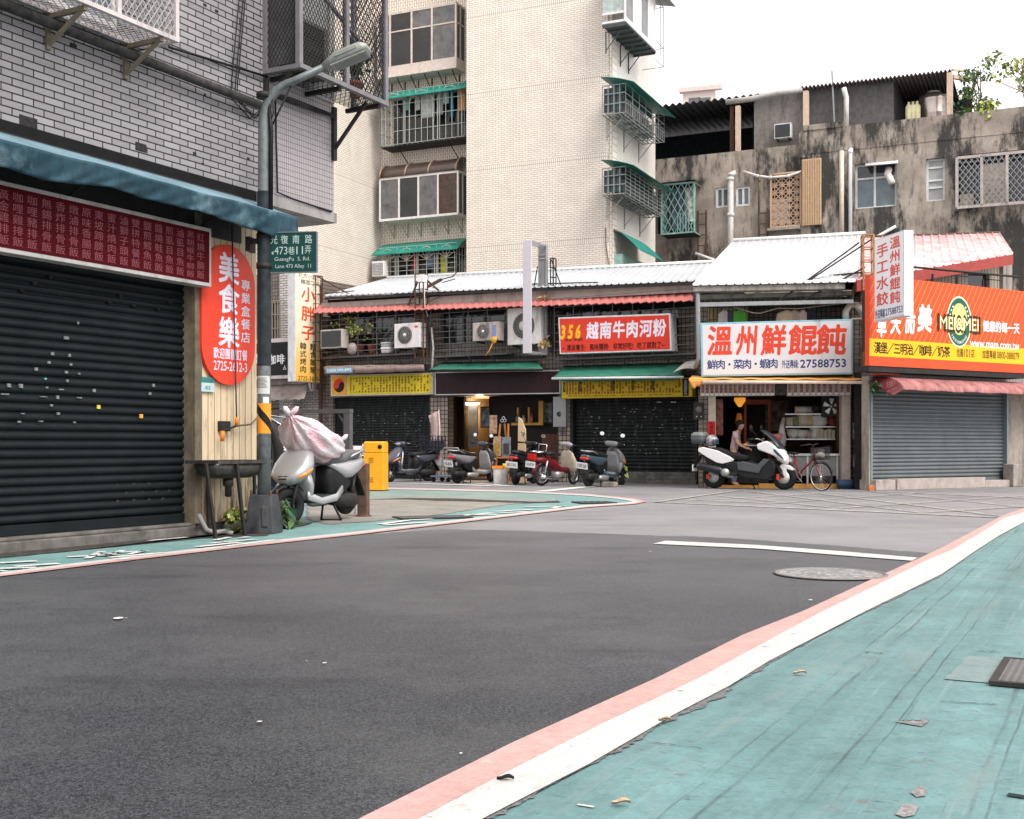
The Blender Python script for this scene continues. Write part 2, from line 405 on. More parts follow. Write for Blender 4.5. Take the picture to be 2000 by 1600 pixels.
b.add(vs, [(j*W+i, j*W+i+1, (j+1)*W+i+1, (j+1)*W+i) for j in range(len(ys)-1) for i in range(W-1)])
b.obj('ground', AS_OLD, kind='structure')
# resurfaced dark road in front
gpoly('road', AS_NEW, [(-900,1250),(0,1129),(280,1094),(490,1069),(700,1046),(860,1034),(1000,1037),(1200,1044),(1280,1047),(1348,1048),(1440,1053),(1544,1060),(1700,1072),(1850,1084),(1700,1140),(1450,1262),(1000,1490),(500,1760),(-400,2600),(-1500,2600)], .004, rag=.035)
# near lane on the right: teal, white and faded red bands
PK = [(-350,2300),(300,1830),(710,1604),(1000,1458),(1280,1331),(1450,1245),(1572,1196),(1700,1136),(1800,1091),(1840,1072),(1900,1040),(1960,1008),(2000,994),(2120,960)]
PW = [(-150,2300),(420,1830),(825,1604),(1000,1510),(1175,1420),(1360,1332),(1604,1199),(1740,1132),(1812,1096),(1860,1076),(1920,1040),(1962,1013),(2004,1001),(2130,962)]
WE = [(40,2300),(560,1830),(950,1604),(1150,1500),(1320,1400),(1425,1345),(1500,1297),(1690,1198),(1840,1124),(1900,1082),(1952,1048),(1985,1030),(2012,1016),(2145,966)]
gpoly('pavement', P_TEAL, WE+[(2600,966),(6000,1000),(6000,2600),(40,2600)], .004)
# ragged bare strip where the teal paint has flaked beside the white band
WE2 = [(x-40, y) if y > 1300 else (x-12, y) for x, y in WE]
rag = []; wv_ = 0
for i in range(2, 9):
    for k in range(40):
        f = k/40; x = WE[i][0]*(1-f)+WE[i+1][0]*f; y = WE[i][1]*(1-f)+WE[i+1][1]*f
        wv_ = .72*wv_+.28*rnd.gauss(0, 1.5); wd = max(0, 3+7*wv_+4*sin(y*.045))
        if 1345 < y < 1398: wd += 26*abs(sin((y-1345)*.059))**.5*(.75+.25*sin(y*.31))
        wd = (wd+rnd.uniform(-1.2,1.2))*(y-880)/520
        rag.append((x+wd, y+wd*.12))
gpoly('bare_asphalt_edge', MUD if False else asphalt('bare_asphalt', (.07,.07,.075), (.2,.2,.2), 60), WE2[2:10]+rag[::-1], .008)
b = MB(); strip(b, PW, WE, .012); b.obj('white_edge_line', P_WHITE, kind='structure')
b = MB(); strip(b, PK, PW, .0125); b.obj('red_edge_line', P_PINK, kind='structure')
# far left lane: loop of teal paint round a bare dusty patch
OUT = [(-300,1170),(0,1129),(280,1094),(490,1069),(700,1046),(850,1028),(1000,1010),(1150,992),(1240,986),(1264,981),(1240,975),(1210,972),(1150,966),(1000,959),(850,955),(757,953),(640,951)]
MID = [(-300,1165),(0,1125.5),(280,1090.5),(490,1066),(700,1043.5),(850,1025.5),(1000,1008),(1148,990.5),(1232,984.8),(1252,981),(1232,976.2),(1206,973.3),(1148,967.3),(1000,960.3),(850,956.3),(757,954.3),(640,952)]
INN = [(-300,1160),(0,1121),(280,1086),(490,1062),(700,1040),(850,1022),(1000,1005),(1140,988.4),(1218,983.6),(1236,981),(1218,977.6),(1200,974.8),(1140,969.3),(1000,962.3),(850,958.3),(757,956.3),(640,954)]
gpoly('footway', P_TEAL2, INN[1:]+[(640,962),(520,1010),(400,1046),(0,1078),(-300,1104)], .004)
gpoly('worn_footway', P_TEAL3, [(640,960),(757,957),(850,959),(1000,964),(1090,972),(1105,981),(1000,985),(700,985),(640,985)], .007, rag=.03)
gpoly('bare_ground', P_DIRT, [(600,1016),(640,1025),(718,1020),(800,1013),(880,1004),(925,996),(1000,986),(1080,979),(1000,978),(900,973),(820,971),(740,973),(600,985)], .010, rag=.05)
gpoly('gutter', MUD, [(-300,1104),(0,1078),(390,1047),(560,1034),(600,1027),(610,1022),(560,1030),(520,1048),(395,1053),(0,1092),(-300,1122)], .009, rag=.012)
gpoly('broken_patch', MUD, [(720,977),(800,974),(880,975),(960,978),(1060,982),(1090,979),(1095,982.5),(1030,984),(900,980.5),(850,979.5),(800,977)], .013, rag=.03)
b = MB(); strip(b, MID, INN, .012); b.obj('footway_white_line', P_WHITE, kind='structure')
b = MB(); strip(b, OUT, MID, .0125); b.obj('footway_red_line', P_PINK, kind='structure')
# worn characters painted on the footway
b = MB()
def stroke(x0, y0, x1, y1, t):
    a, c = G(x0,y0), G(x1,y1); d = (c-a); nn = Vector((-d.y,d.x,0)).normalized()*t/2
    b.face(*[(p.x,p.y,.016) for p in (a-nn, c-nn, c+nn, a+nn)])
for s in [(0,1103,72,1099,.1),(0,1114,70,1112,.1),(30,1110,115,1104,.1),(0,1119,10,1118,.08),(132,1091,230,1086,.09),(170,1094,200,1080,.07),(195,1084,290,1079,.08),(205,1089,240,1078,.06),(250,1086,282,1079,.06),
          (215,1092,318,1083,.09),(232,1096,258,1094,.09),(290,1059,365,1052,.07),(385,1071,470,1062,.1),(420,1058,448,1052,.07),(410,1064,500,1056,.07),(440,1070,540,1057,.1),(470,1053,486,1051,.08),
          (743,1026,800,1018,.12),(750,1028,838,1022,.12),(800,1018,845,1016,.12),(905,1009,960,1004,.12),(920,1008,970,1007,.12),(970,1001,1040,997,.12),(975,1004,1035,1001,.12),(1025,992,1105,990,.12),(1080,995,1095,990,.1)]:
    stroke(*s)
b.obj('footway_marking', P_WORN, kind='structure')
# give-way bar, far road lines and the yellow hatched box
gpoly('stop_line', P_WHITE, [(1275,1064.5),(1300,1058.5),(1480,1067),(1640,1079),(1792,1092),(1782,1098),(1640,1087),(1480,1074)], .012)
b = MB()
def seg(x0, y0, x1, y1, t=.16, h=.012):
    a, c = G(x0,y0), G(x1,y1); d = (c-a); nn = Vector((-d.y,d.x,0)).normalized()*t/2
    b.face(*[(p.x,p.y,h) for p in (a-nn, c-nn, c+nn, a+nn)])
k = 0
for s in [(1281,981.6,1450,957.5),(1281,981.6,1965,1012.5),(1450,958,1720,961),(1720,961,2100,978),(1345,979,1640,963),(1345,977,1500,984),(1400,969,1620,992),(1450,959,1800,1003),(1560,960,1960,1010),(1700,961,2050,997),(1500,985,1800,964),(1640,994,2000,970),(1800,1003,2090,985)]:
    seg(*s, t=.11 if k < 4 else .05, h=.012+.0006*k); k += 1
b.obj('yellow_box_marking', P_YEL, kind='structure')
b = MB(); seg(757,944,1000,950,.18); seg(1000,950,930,945,.2,.0125); seg(1057,961,1150,951,.35); seg(1148,951,1215,949,.3,.0125); seg(830,946,960,950,.3,.013)
b.obj('faded_lane_line', P_WORN, kind='structure')

# manhole, drain gratings, litter
def ironwork(name):
    m, t, bb = nodes(name); co = N(t, 'ShaderNodeTexCoord').outputs['Object']
    vo = N(t, 'ShaderNodeTexVoronoi'); vo.inputs['Scale'].default_value = 22; t.links.new(co, vo.inputs['Vector'])
    c = ramp(t, vo.outputs['Distance'], [(.2, (.48,.47,.46)), (.55, (.22,.215,.21))]); t.links.new(c, bb.inputs['Base Color'])
    bb.inputs['Roughness'].default_value = .45; bb.inputs['Metallic'].default_value = .5; bump(t, vo.outputs['Distance'], bb, .8, .01); return m
t = thing('manhole_cover', 'round worn pale iron manhole cover beside the pink edge line', 'manhole cover', Loc(G(1622,1124)+Vector((0,0,.012))))
MB().lathe([(.0,.0),(.37,.0)][::-1]+[(.37,.004),(.001,.006)], n=40, sm=False).obj('lid', ironwork('cast_iron'), t)
MB().lathe([(.375,0),(.375,.008),(.405,.006),(.405,0),(.375,0)], n=40, cap=False).obj('rim', mat('worn_rim',(.2,.19,.185),.6,dirt=.3), t)
def grate(px, py, wx, wy, rz, nx, ny, label):
    t = thing('drain_grating', label, 'drain grating', Loc(G(px,py)+Vector((0,0,.012)), rz))
    m = MB(); m.box(-wx/2,wx/2,-wy/2,wy/2,-.004,.001); m.obj('drain_opening', M_VOID, t)
    m = MB()
    for i in range(nx+1): x = -wx/2+wx*i/nx; m.box(x-.008,x+.008,-wy/2,wy/2,.001,.012)
    for i in range(ny+1): y = -wy/2+wy*i/ny; m.box(-wx/2,wx/2,y-.007,y+.007,.0015,.0125)
    m.obj('grate_bars', mat('grate_iron',(.16,.16,.155),.5,.5,dirt=.3), t)
    m = MB(); 
    for a,c,d,e in ((-wx/2-.03,wx/2+.03,-wy/2-.03,-wy/2),(-wx/2-.03,wx/2+.03,wy/2,wy/2+.03),(-wx/2-.03,-wx/2,-wy/2,wy/2),(wx/2,wx/2+.03,-wy/2,wy/2)): m.box(a,c,d,e,-.003,.014)
    m.obj('grate_frame', M_DARKM, t)
grate(845,1013,.9,.42,R(20),16,6,'long iron drain grating set in the teal footway near the rusty bollard')
grate(1160,983.5,.55,.5,R(15),5,2,'five-slot drain grating at the tip of the teal footway')
grate(2066,1327,.54,.4,R(62),22,14,'square steel mesh drain grating in the near teal pavement at the right edge')
gpoly('pavement_patch', paint('grey_teal_patch',(.17,.235,.23),.15,(.13,.13,.13),6), [(1845,1330),(1893,1284),(1975,1290),(1950,1339)], .008, rag=.006)
gpoly('pavement_hole', asphalt('bare_asphalt_chip', (.16,.15,.15), (.32,.3,.3), 60), [(1745,1413),(1770,1414),(1815,1408),(1800,1423),(1780,1420)], .008, rag=.012)
gpoly('pavement_hole', bpy.data.materials['bare_asphalt_chip'], [(1778,1553),(1795,1540),(1810,1545),(1808,1560),(1790,1562)], .008, rag=.01)
gpoly('pavement_hole', bpy.data.materials['bare_asphalt_chip'], [(1748,1596),(1765,1575),(1795,1580),(1785,1598),(1765,1602)], .008, rag=.01)
b = MB()
for x0_,y0_,x1_,y1_ in [(1265,1454,1372,1466),(1838,1374,1945,1380),(1690,1277,1725,1279),(1755,1412,1800,1411),(1905,1275,1995,1278)]:
    pv = None
    for i in range(13):
        f = i/12; q_ = (x0_+(x1_-x0_)*f+rnd.uniform(-2,2), y0_+(y1_-y0_)*f+rnd.uniform(-1.2,1.2))
        if pv: seg(*pv, *q_, t=rnd.uniform(.002,.007), h=.0085)
        pv = q_
seg(1968,1557,2005,1563,.03,.0085)
b.obj('pavement_crack', mat('dark_crack_line',(.02,.03,.03),.9), kind='structure')  # cracks drawn as thin dark jagged lines
b = MB(); seg(1128,1577,1160,1582,.012,.0085); b.obj('white_paint_fleck', P_WHITE, kind='structure')
b = MB()
for px,py,r in ((232,1212,.028),(246,1212,.008),(507,1417,.010),(634,1301,.010),(599,1297,.006),(1270,1080,.016),(1583,1176,.014),(900,1480,.006),(1097,1163,.008)):
    c = G(px,py); k = rnd.uniform(.5,.9)
    b.face(*[(c.x+r*cos(i*pi/5)*rnd.uniform(.8,1.1), c.y+r*k*sin(i*pi/5)*rnd.uniform(.8,1.2)*1.6, .0145) for i in range(10)])
b.obj('gum_spots', P_WORN, kind='structure')
M_LEAFB = mat('dry_leaf',(.42,.3,.2),.8,var=.4,sc=40)
def dead_leaf(px, py, rz, L, label, m=M_LEAFB):
    b = MB(); p = [(0,-.5),(.25,-.3),(.33,0),(.22,.3),(0,.55),(-.2,.28),(-.3,0),(-.22,-.32)]
    b.sheet(lambda u,v: ((u-.5)*L*.6*sin(pi*min(max(v,.06),.94)), (v-.5)*L, .003+.008*abs(u-.5)*2+.004*sin(v*5)), 4, 6)
    b.obj('fallen_leaf', m, fr=Loc(G(px,py)+Vector((0,0,.012)), rz), label=label, cat='leaf', group='fallen leaves on the pavement')
dead_leaf(987,1532,R(75),.05,'dark curled fallen leaf lying on the white edge line',mat('dark_leaf',(.02,.02,.018),.8))
dead_leaf(1298,1415,R(70),.045,'small brown fallen leaf where the white line meets the flaked teal edge')
dead_leaf(1562,1322,R(80),.055,'pale brown fallen leaf alone in the middle of the near teal pavement')
dead_leaf(1213,1580,R(85),.05,'crumpled tan fallen leaf on the teal pavement at the bottom of the view')
# ---------------------------------------------------------------- corner building on the left
L = Fr(367, 1048, 2247)
X = L.X
def shutter(m, x0, x1, z0, z1, y, per=.083, dp=.022, bottom=.1):
    """rolling shutter: curtain of curved slats running along x"""
    n = int(round((z1-z0)/per)); pr = []
    for i in range(n):
        a = z0+(z1-z0)*i/n; h = (z1-z0)/n
        pr += [(y, a), (y-dp*.2, a+h*.06), (y-dp*.85, a+h*.2), (y-dp, a+h*.48), (y-dp*.8, a+h*.74), (y-dp*.1, a+h*.88)]
    pr.append((y, z1))
    vs = [(x0,p[0],p[1]) for p in pr]+[(x1,p[0],p[1]) for p in pr]; k = len(pr)
    m.add(vs, [(i, k+i, k+i+1, i+1) for i in range(k-1)], True)
    m.box(x0, x1, y-.035, y+.02, z0-bottom, z0-.004)
def mesh_panel(m, x0, x1, z0, z1, f, dx, dz, r):
    """diamond expanded-metal mesh mapped through f(x, z)"""
    nx = max(1, round((x1-x0)/dx)); nz = max(1, round((z1-z0)/dz)); dx = (x1-x0)/nx; dz = (z1-z0)/nz
    for i in range(-nz, nx):
        for sgn in (1, -1):
            a = max(0, -i); b_ = min(nz, nx-i)
            if b_ <= a: continue
            p = (x0+(i+a)*dx, a*dz); q = (x0+(i+b_)*dx, b_*dz)
            if sgn > 0: m.bar(f(p[0], z0+p[1]), f(q[0], z0+q[1]), r)
            else: m.bar(f(p[0], z1-p[1]), f(q[0], z1-q[1]), r)
T_LB = tile('grey_wall_tile', (.272,.26,.27), (.010,.009,.010), .227, .0665, .0068, dirt=.3, dcol=(.15,.135,.135), var=.13)
T_LB2 = tile('small_stack_tile', (.37,.34,.355), (.10,.09,.095), .034, .066, .0035, off=0, dirt=.22, dcol=(.2,.18,.17), var=.05)
M_TAN = mat('weathered_grey_brown_board',(.16,.13,.09),.85,var=.4,dirt=.5)
M_PLANK = None
def planks():
    m, t, b = nodes('cream_planks'); co = N(t,'ShaderNodeTexCoord').outputs['Object']; sp = N(t,'ShaderNodeSeparateXYZ'); t.links.new(co, sp.inputs[0])
    a = N(t,'ShaderNodeMath',operation='MULTIPLY'); t.links.new(sp.outputs['X'],a.inputs[0]); a.inputs[1].default_value = 1/.098
    fr_ = N(t,'ShaderNodeMath',operation='FRACT'); t.links.new(a.outputs[0],fr_.inputs[0])
    ln = ramp(t, fr_.outputs[0], [(.0,1.),(.06,.9),(.11,0.)])
    c = ramp(t, noise(t, 3, 7, co, stretch=(6,1,.5)), [(.3,(.50,.39,.25)),(.7,(.66,.54,.37))])
    gz = N(t,'ShaderNodeMapRange'); t.links.new(sp.outputs['Z'],gz.inputs[0]); gz.inputs[1].default_value=.9; gz.inputs[2].default_value=0.0
    dn = noise(t, 5, 9, co, .75, (2.5,1,.3)); ad = N(t,'ShaderNodeMath',operation='MULTIPLY_ADD'); t.links.new(gz.outputs[0],ad.inputs[0]); ad.inputs[1].default_value=.16; t.links.new(dn,ad.inputs[2])
    c = mixc(t, ramp(t, ad.outputs[0], [(.55,0.),(.70,1.)]), c, (.10,.06,.028))
    c = mixc(t, ln, c, (.06,.04,.025)); t.links.new(c,b.inputs['Base Color']); b.inputs['Roughness'].default_value=.7
    bump(t, ln, b, -.6, .01); return m
M_PLANK = planks()
lb = thing('apartment_building', 'grey tiled corner apartment block on the left with closed dark shutter and caged balconies', 'building', L)
x0, xs_, xp, xc, xe = X(-500), X(378), X(392), X(501), X(652)
zb, zb2 = 3.80, 3.68
xt = X(523)
m = MB(); m.box(x0, xt, 0, 9, zb, 12); m.obj('brick_wall', T_LB, lb)
m = MB(); m.box(xt+.003, xe, 0.003, 9, zb2+.12, 12); m.obj('tile_wall', T_LB2, lb)
m = MB(); m.box(xt-.2, xe+.02, -.03, 9, zb2, zb2+.117); m.obj('soffit', mat('soffit_mosaic',(.3,.28,.27),.7,dirt=.4), lb)
# ground floor: shutter bay, post and plank clad corner
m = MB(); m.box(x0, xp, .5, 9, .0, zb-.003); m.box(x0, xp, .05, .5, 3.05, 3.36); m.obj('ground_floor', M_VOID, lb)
m = MB(); m.box(xs_, xp, -.02, .5, 0.02, 3.4); m.obj('door_post', M_TAN, lb)
m = MB(); m.box(xp+.003, xc, 0, 9, .0, 3.36); m.obj('plank_wall', M_PLANK, lb)
m = MB(); m.box(x0, xc, -.005, .04, 3.365, zb-.002); m.obj('dark_fascia', mat('near_black_fascia',(.008,.008,.008),.8,var=.3), lb)  # near-black strip between the brick wall and the awning
m = MB(); m.box(xp, xc+.02, -.02, .02, 0, .13); m.obj('wall_base', M_CONCD, lb)
m = MB(); m.box(x0, xp, -.03, .4, 0, .1); m.box(x0, xp, .03, .4, .1, .135); m.obj('threshold', M_CONCD, lb, bev=.012)
M_SH = mat('dark_green_shutter',(.010,.014,.016),.5,.2,var=.25,sc=4,dirt=.25,dcol=(.015,.02,.02))
m = MB(); shutter(m, x0, xs_, .24, 3.1, .16, .0835, .03); m.obj('roller_shutter', M_SH, lb)
m = MB()
for px,py,wd,hh,k in [(130,660,.07,.035,0),(103,691,.04,.035,0),(136,694,.035,.035,0),(96,708,.04,.03,0),(139,712,.03,.025,0),(71,721,.04,.035,0),(130,727,.04,.03,0),(155,730,.03,.02,0),(89,740,.03,.02,3),(132,744,.03,.03,0),(18,753,.045,.04,0),(41,754,.05,.045,0),(92,757,.03,.02,0),(184,763,.04,.035,0),(120,761,.07,.015,0),(113,776,.035,.04,0),(85,775,.1,.01,0),(155,777,.07,.012,0),(101,792,.035,.025,0),(193,795,.045,.045,1),(114,808,.04,.03,0),(276,813,.05,.05,2),(38,824,.04,.02,0),(146,825,.03,.02,0),(300,753,.04,.04,0),(293,769,.04,.035,0),(153,631,.02,.03,0),(10,770,.1,.015,0),(45,808,.04,.012,0),(80,823,.06,.012,0)]:
    a, z = L.q(px,py,.115); m.k = k; wd *= .8; hh *= .8; m.box(a-wd/2,a+wd/2,.112,.125,z-hh/2,z+hh/2)
m.obj('sticker', [mat('faded_paper',(.17,.175,.175),.7,var=.4,sc=30), mat('yellow_sticker',(.62,.5,.06),.6), mat('orange_sticker',(.7,.32,.06),.6), mat('teal_sticker',(.1,.4,.35),.6)], lb)
m = MB()
for px,py in [(233,951),(265,949),(294,948),(320,947),(250,966),(281,965),(309,963),(334,962),(233,982),(265,980),(294,979),(321,977),(4,962),(48,960),(21,980),(6,998),(50,996),(103,540),(72,552),(120,572),(160,578),(218,590),(265,595),(313,602),(47,565),(240,578),(335,588)]:
    a, z = L.q(px,py,.115); m.lathe([(.001,0),(.028,0),(.028,.012)], (a,.134,z), 'y', 12)
m.obj('vent_hole', M_VOID, lb)
# drain pipe along the wall
pp = [L.q(-300,-113,-.1), L.q(0,8,-.1), L.q(260,110,-.1), L.q(420,172,-.1), L.q(522,212,-.1)]
m = MB(); m.tube([(a,-.11,z) for a,z in pp], .048, 10); m.obj('drain_pipe', mat('mouldy_pipe',(.05,.047,.046),.8,var=.6,sc=12,bmp=.3), lb)
m = MB()
for a,bq in (((330,92),(522,150)),((-200,-118),(330,88))):
    p, q = L.q(*a,-.03), L.q(*bq,-.03); m.tube([(p[0],-.03,p[1]),(q[0],-.03,q[1])], .014, 6)
for px,py in ((475,0),(487,0),(483,0)):
    p = L.q(px,py,-.04); q1 = L.q(px-22,150,-.04); q2 = L.q(px-25,190,-.05); q3 = L.q(px+12,232,-.05); q4 = L.q(515,208,-.04)
    m.tube([(p[0],-.04,p[1]+.5),(q1[0],-.04,q1[1]),(q2[0],-.05,q2[1]),(q3[0],-.06,q3[1]),(q4[0],-.05,q4[1])], .007, 5)
m.obj('wall_cable', M_BLACK, lb)
m = MB()
for px,py,s in ((143,90,.05),(423,22,.03),(400,10,.03),(400,185,.02),(380,300,.03),(275,288,.09),(55,240,.12),(396,320,.02),(485,310,.025)):
    a,z = L.q(px,py); m.box(a-s*.8,a+s*.8,-.004,.02,z-s*.45,z+s*.45)
m.obj('wall_chip', mat('chipped_hole',(.03,.028,.028),.9,var=.6,sc=30), lb)
# caged window at the top left
zc = L.Z(347,80,-.5); xr = L.q(347,80,-.5)[0]; xl = X(-330)
m = MB()
F_ = lambda x,z: (x,-.5,z)
for z in (zc, zc+.62, zc+1.7): m.box(xl,xr,-.525,-.475,z-.02,z+.02)
for x in (xr-.02, xr-.75, xr-1.5, xr-2.2, xr-2.95): m.box(x-.022,x+.022,-.52,-.48,zc+.02,zc+1.7)
m.box(xr-.04,xr,-.475,0,zc-.02,zc+.02); m.box(xl,xr,-.07,-.03,zc-.02,zc+.02)
for z in (zc+.62,zc+1.7): m.box(xr-.04,xr,-.475,0,z-.015,z+.015)
wc = m.obj('window_cage', mat('pale_pink_grey_metal',(.55,.5,.5),.5,.2,dirt=.3), lb)
m = MB(); mesh_panel(m, xl, xr, zc, zc+1.7, F_, .07, .1, .0035); mesh_panel(m, -.5, 0, zc, zc+1.7, lambda x,z:(xr-.01,x,z), .07,.1,.0035)
mesh_panel(m, xl, xr, -.5, 0, lambda x,y:(x,y,zc), .09,.06,.0035); m.obj('cage_mesh', mat('pale_wire',(.45,.42,.42),.5,.3), wc)
m = MB(); M_BR = mat('khaki_bracket',(.2,.17,.12),.7,.2,dirt=.4)
for px,py in ((92,98),(243,155),(-70,30)):
    a,z = L.q(px,py); m.box(a-.022,a+.022,-.03,0,z,z+.42); m.box(a-.02,a+.02,-.5,-.03,zc-.065,zc-.022); m.bar((a,-.03,z+.05),(a,-.46,zc-.05),.017)
m.obj('bracket', M_BR, wc)
wn = MB(); wx0 = xr-2.1; wn.wall(xl, xr-.35, zc+.08, zc+1.75, -.05, -.004, [(xl,xr-1.75,zc+.13,zc+1.7),(xr-1.7,xr-1.05,zc+.13,zc+1.7),(xr-1.0,xr-.4,zc+.13,zc+1.7)])
wf = wn.obj('window', M_WHITE, lb); m = MB(); m.box(xl, xr-.37, -.02, -.006, zc+.1, zc+1.72); m.obj('pane', M_GLASSB, wf)
# caged balcony over the lamp post
P = -.5; xa = X(516); zc = L.Z(755,201,P); xb_ = L.q(752,201,P)[0]; zt = zc+2.2
m = MB()
for x in (xa, xa+(xb_-xa)*.52, xb_): m.box(x-.03,x+.03,P-.03,P+.03,zc,zt)
m.box(xa-.03,xb_+.03,P-.04,P+.03,zc-.05,zc); m.box(xa-.03,xb_+.03,P-.03,P+.03,zt,zt+.05)
for x in (xa,xb_): m.box(x-.03,x+.03,P+.03,0,zc-.05,zc); m.box(x-.03,x+.03,-.05,0,zc,zt); m.box(x-.03,x+.03,P+.03,0,zt,zt+.05)
m.bar((xa+.1,P+.1,zc+1.15),(xb_-.1,P+.12,zc+.55),.02)
bc = m.obj('balcony_cage', mat('dull_grey_cage',(.2,.19,.2),.5,.3,dirt=.3), lb)
m = MB(); mesh_panel(m, xa, xb_, zc, zt, lambda x,z:(x,P,z), .055,.085,.0035); mesh_panel(m, P, 0, zc, zt, lambda y,z:(xa,y,z), .055,.085,.0035)
mesh_panel(m, P, 0, zc, zt, lambda y,z:(xb_,y,z), .085,.125,.0045); mesh_panel(m, xa, xb_, P, 0, lambda x,y:(x,y,zc-.02), .09,.07,.004)
m.obj('cage_mesh', M_DARKM, bc)
m = MB()
for x in (xa+.12, xa+.75, xb_-.12): m.box(x-.025,x+.025,P,0,zc-.1,zc-.052)
xk = X(652); m.box(xk-.05,xk+.015,-.04,0,zc-.75,zc-.1); m.bar((xk-.02,-.04,zc-.6),(xk+.05,P+.05,zc-.08),.02)
m.box(xa-.02,xa+.03,-.05,0,zc-.35,zc-.1); m.bar((xa,-.05,zc-.3),(xa,P+.1,zc-.08),.018); m.obj('bracket', M_DARKM, bc)
m = MB(); m.box(xa+.05,xe,-.012,-.002,zc-.05,zt); m.obj('balcony_back_wall', mat('pale_plaster',(.34,.34,.34),.8,dirt=.3), bc)
m = MB(); m.box(xa+.04,xa+.06,P+.04,-.02,zc+.05,zt-.05); m.obj('side_glass', M_GLASSG, bc)
# underside bundle of cables
m = MB()
for k in range(4):
    a = L.q(535,182+k*3,-.03); b2 = L.q(590,200+k*4,-.06); c2 = L.q(640,220+k*2,-.04); d2 = L.q(655,225+k*3,-.03)
    m.tube([(a[0],-.05,a[1]),(b2[0],-.06-.01*k,b2[1]),(c2[0],-.05,c2[1]),(d2[0],-.04,d2[1])], .008, 5)
m.tube([(xt+.1,-.02,5.0),(xt+.12,-.03,4.2),(xt+.13,-.03,3.85),(xt+.4,-.04,3.82),(xe-.1,-.04,3.80)], .012, 5)
m.obj('cable_bundle', M_BLACK, lb)
# things on the balcony
t = thing('air_conditioner', 'old dark air conditioner unit inside the mesh balcony above the street lamp', 'air conditioner', Loc(L.M @ Vector((xa+.42,-.2,zc)), L.rz))
MB().box(-.2,.38,-.16,.14,.05,.62).obj('casing', mat('grubby_ac_casing',(.13,.12,.12),.6,dirt=.4), t, bev=.015)
m = MB(); [m.box(-.17,.2,-.175,-.162,.1+.035*i,.115+.035*i) for i in range(14)]; m.obj('grille', M_DARKM, t)
m = MB(); m.box(.28,.30,-.19,-.15,.05,1.2); m.tube([(.3,-.17,1.2),(.33,-.17,.7),(.31,-.17,.08)],.02,6); m.obj('hose', mat('grey_hose',(.4,.4,.38),.6), t)
px_, pz_ = L.q(722,190,-.3)
t = thing('potted_plant', 'leafy plant in a red pot behind the balcony mesh', 'plant', Loc(L.M @ Vector((xb_-.32,-.28,zc)), L.rz))
MB().lathe([(.06,0),(.09,.16),(.1,.16),(.1,.19),(.001,.19)], n=14).obj('pot', mat('red_plant_pot',(.32,.09,.06),.7), t)
m = MB(); leaves(m,(0,0,.45),(.17,.17,.24),120,.07,1.9); m.obj('foliage', LEAFD, t)

# --- menu sign over the shutter
sg = thing('menu_sign', 'long dark red menu board in a white frame over the big dark shutter', 'sign', L)
D_ = -.16
ax, az1 = L.q(413,447,D_); _, az0 = L.q(413,562,D_); bx = X(-420,D_)
b1 = L.q(0,352,D_)[1]; b0 = L.q(0,490,D_)[1]; z1 = (az1+b1)/2; z0 = (az0+b0)/2
m = MB(); m.box(bx,ax,D_,-.004,z0,z1); m.obj('frame', mat('grey_white_frame',(.42,.40,.39),.5,dirt=.3), sg, bev=.006)
m = MB(); m.box(bx,ax-.035,D_-.004,D_+.01,z0+.04,z1-.04); m.obj('panel', mat('dark_red_panel',(.062,.002,.004),.7,spec=.1,var=.1), sg)
m = MB()
cols = [(391,'紅燒牛腩飯'),(371,'黑胡椒牛柳飯'),(351,'滷虱目魚飯'),(330,'煎虱目魚飯'),(309,'醬燒鮭魚飯'),(287,'鹽煎鱈魚飯'),(264,'雙拼特餐飯'),(241,'滷獅子頭飯'),(217,'蜜汁燒肉飯'),(192,'東坡蹄膀飯'),(168,'原味香腸飯'),(143,'燉滷排骨飯'),(117,'香炸排骨飯'),(90,'無錫排骨飯'),(62,'咖哩豬排飯'),(34,'咖哩雞排飯'),(6,'黃金雞排飯')]
for px, s in cols: vrow(m, s, X(px,D_), z1-.07, z0+.06, .115, D_-.008, .0, .95)
m.obj('lettering', mat('pink_lettering',(.22,.05,.07),.5,var=.05), sg)

# --- oval sign on the plank wall
ov = thing('shop_sign', 'red oval shop sign with big white characters on the cream plank wall', 'sign', L)
D_ = -.05; a0, a1 = X(394,D_), X(498,D_); zt_, zb_ = L.Z(445,478,D_), L.Z(445,752,D_); cx = (a0+a1)/2; rw = (a1-a0)/2; rh = .42
pts = [(cx+rw*cos(i*pi/18), zt_-rh+rh*sin(i*pi/18)) for i in range(19)]+[(cx-rw*cos(i*pi/18), zb_+rh-rh*sin(i*pi/18)) for i in range(19)]
MB().prism(pts, D_, -.003).obj('panel', mat('orange_red_panel',(.68,.05,.022),.45,var=.12,sc=3,dirt=.12,dcol=(.3,.03,.02)), ov)
m = MB(); y = D_-.004
for ch, py in (('美',549),('食',585+4),('樂',648)): pass
for ch, p0, p1 in (('美',497,552),('食',558,611),('樂',622,677)):
    c_ = L.q(447,(p0+p1)/2,D_); cell(m, ch, c_[0], c_[1], (X(467,D_)-X(427,D_))*1.05, (p1-p0)/FPX*13*1.12, y, .022)
vrow(m, '專業盒餐店', X(479.5,D_), L.Z(480,545,D_), L.Z(480,672,D_), .155, y, .01, .88)
hrow(m, '歡迎團體訂餐', X(416,D_), X(483,D_), L.Z(450,692,D_), .125, y, .015, .98)
fit(m, '2725-2612-3', X(417,D_), X(482,D_), L.Z(450,725,D_), L.Z(450,707,D_), y, .015)
m.obj('lettering', mat('lilac_white_lettering',(.72,.68,.78),.5,var=.03), ov)
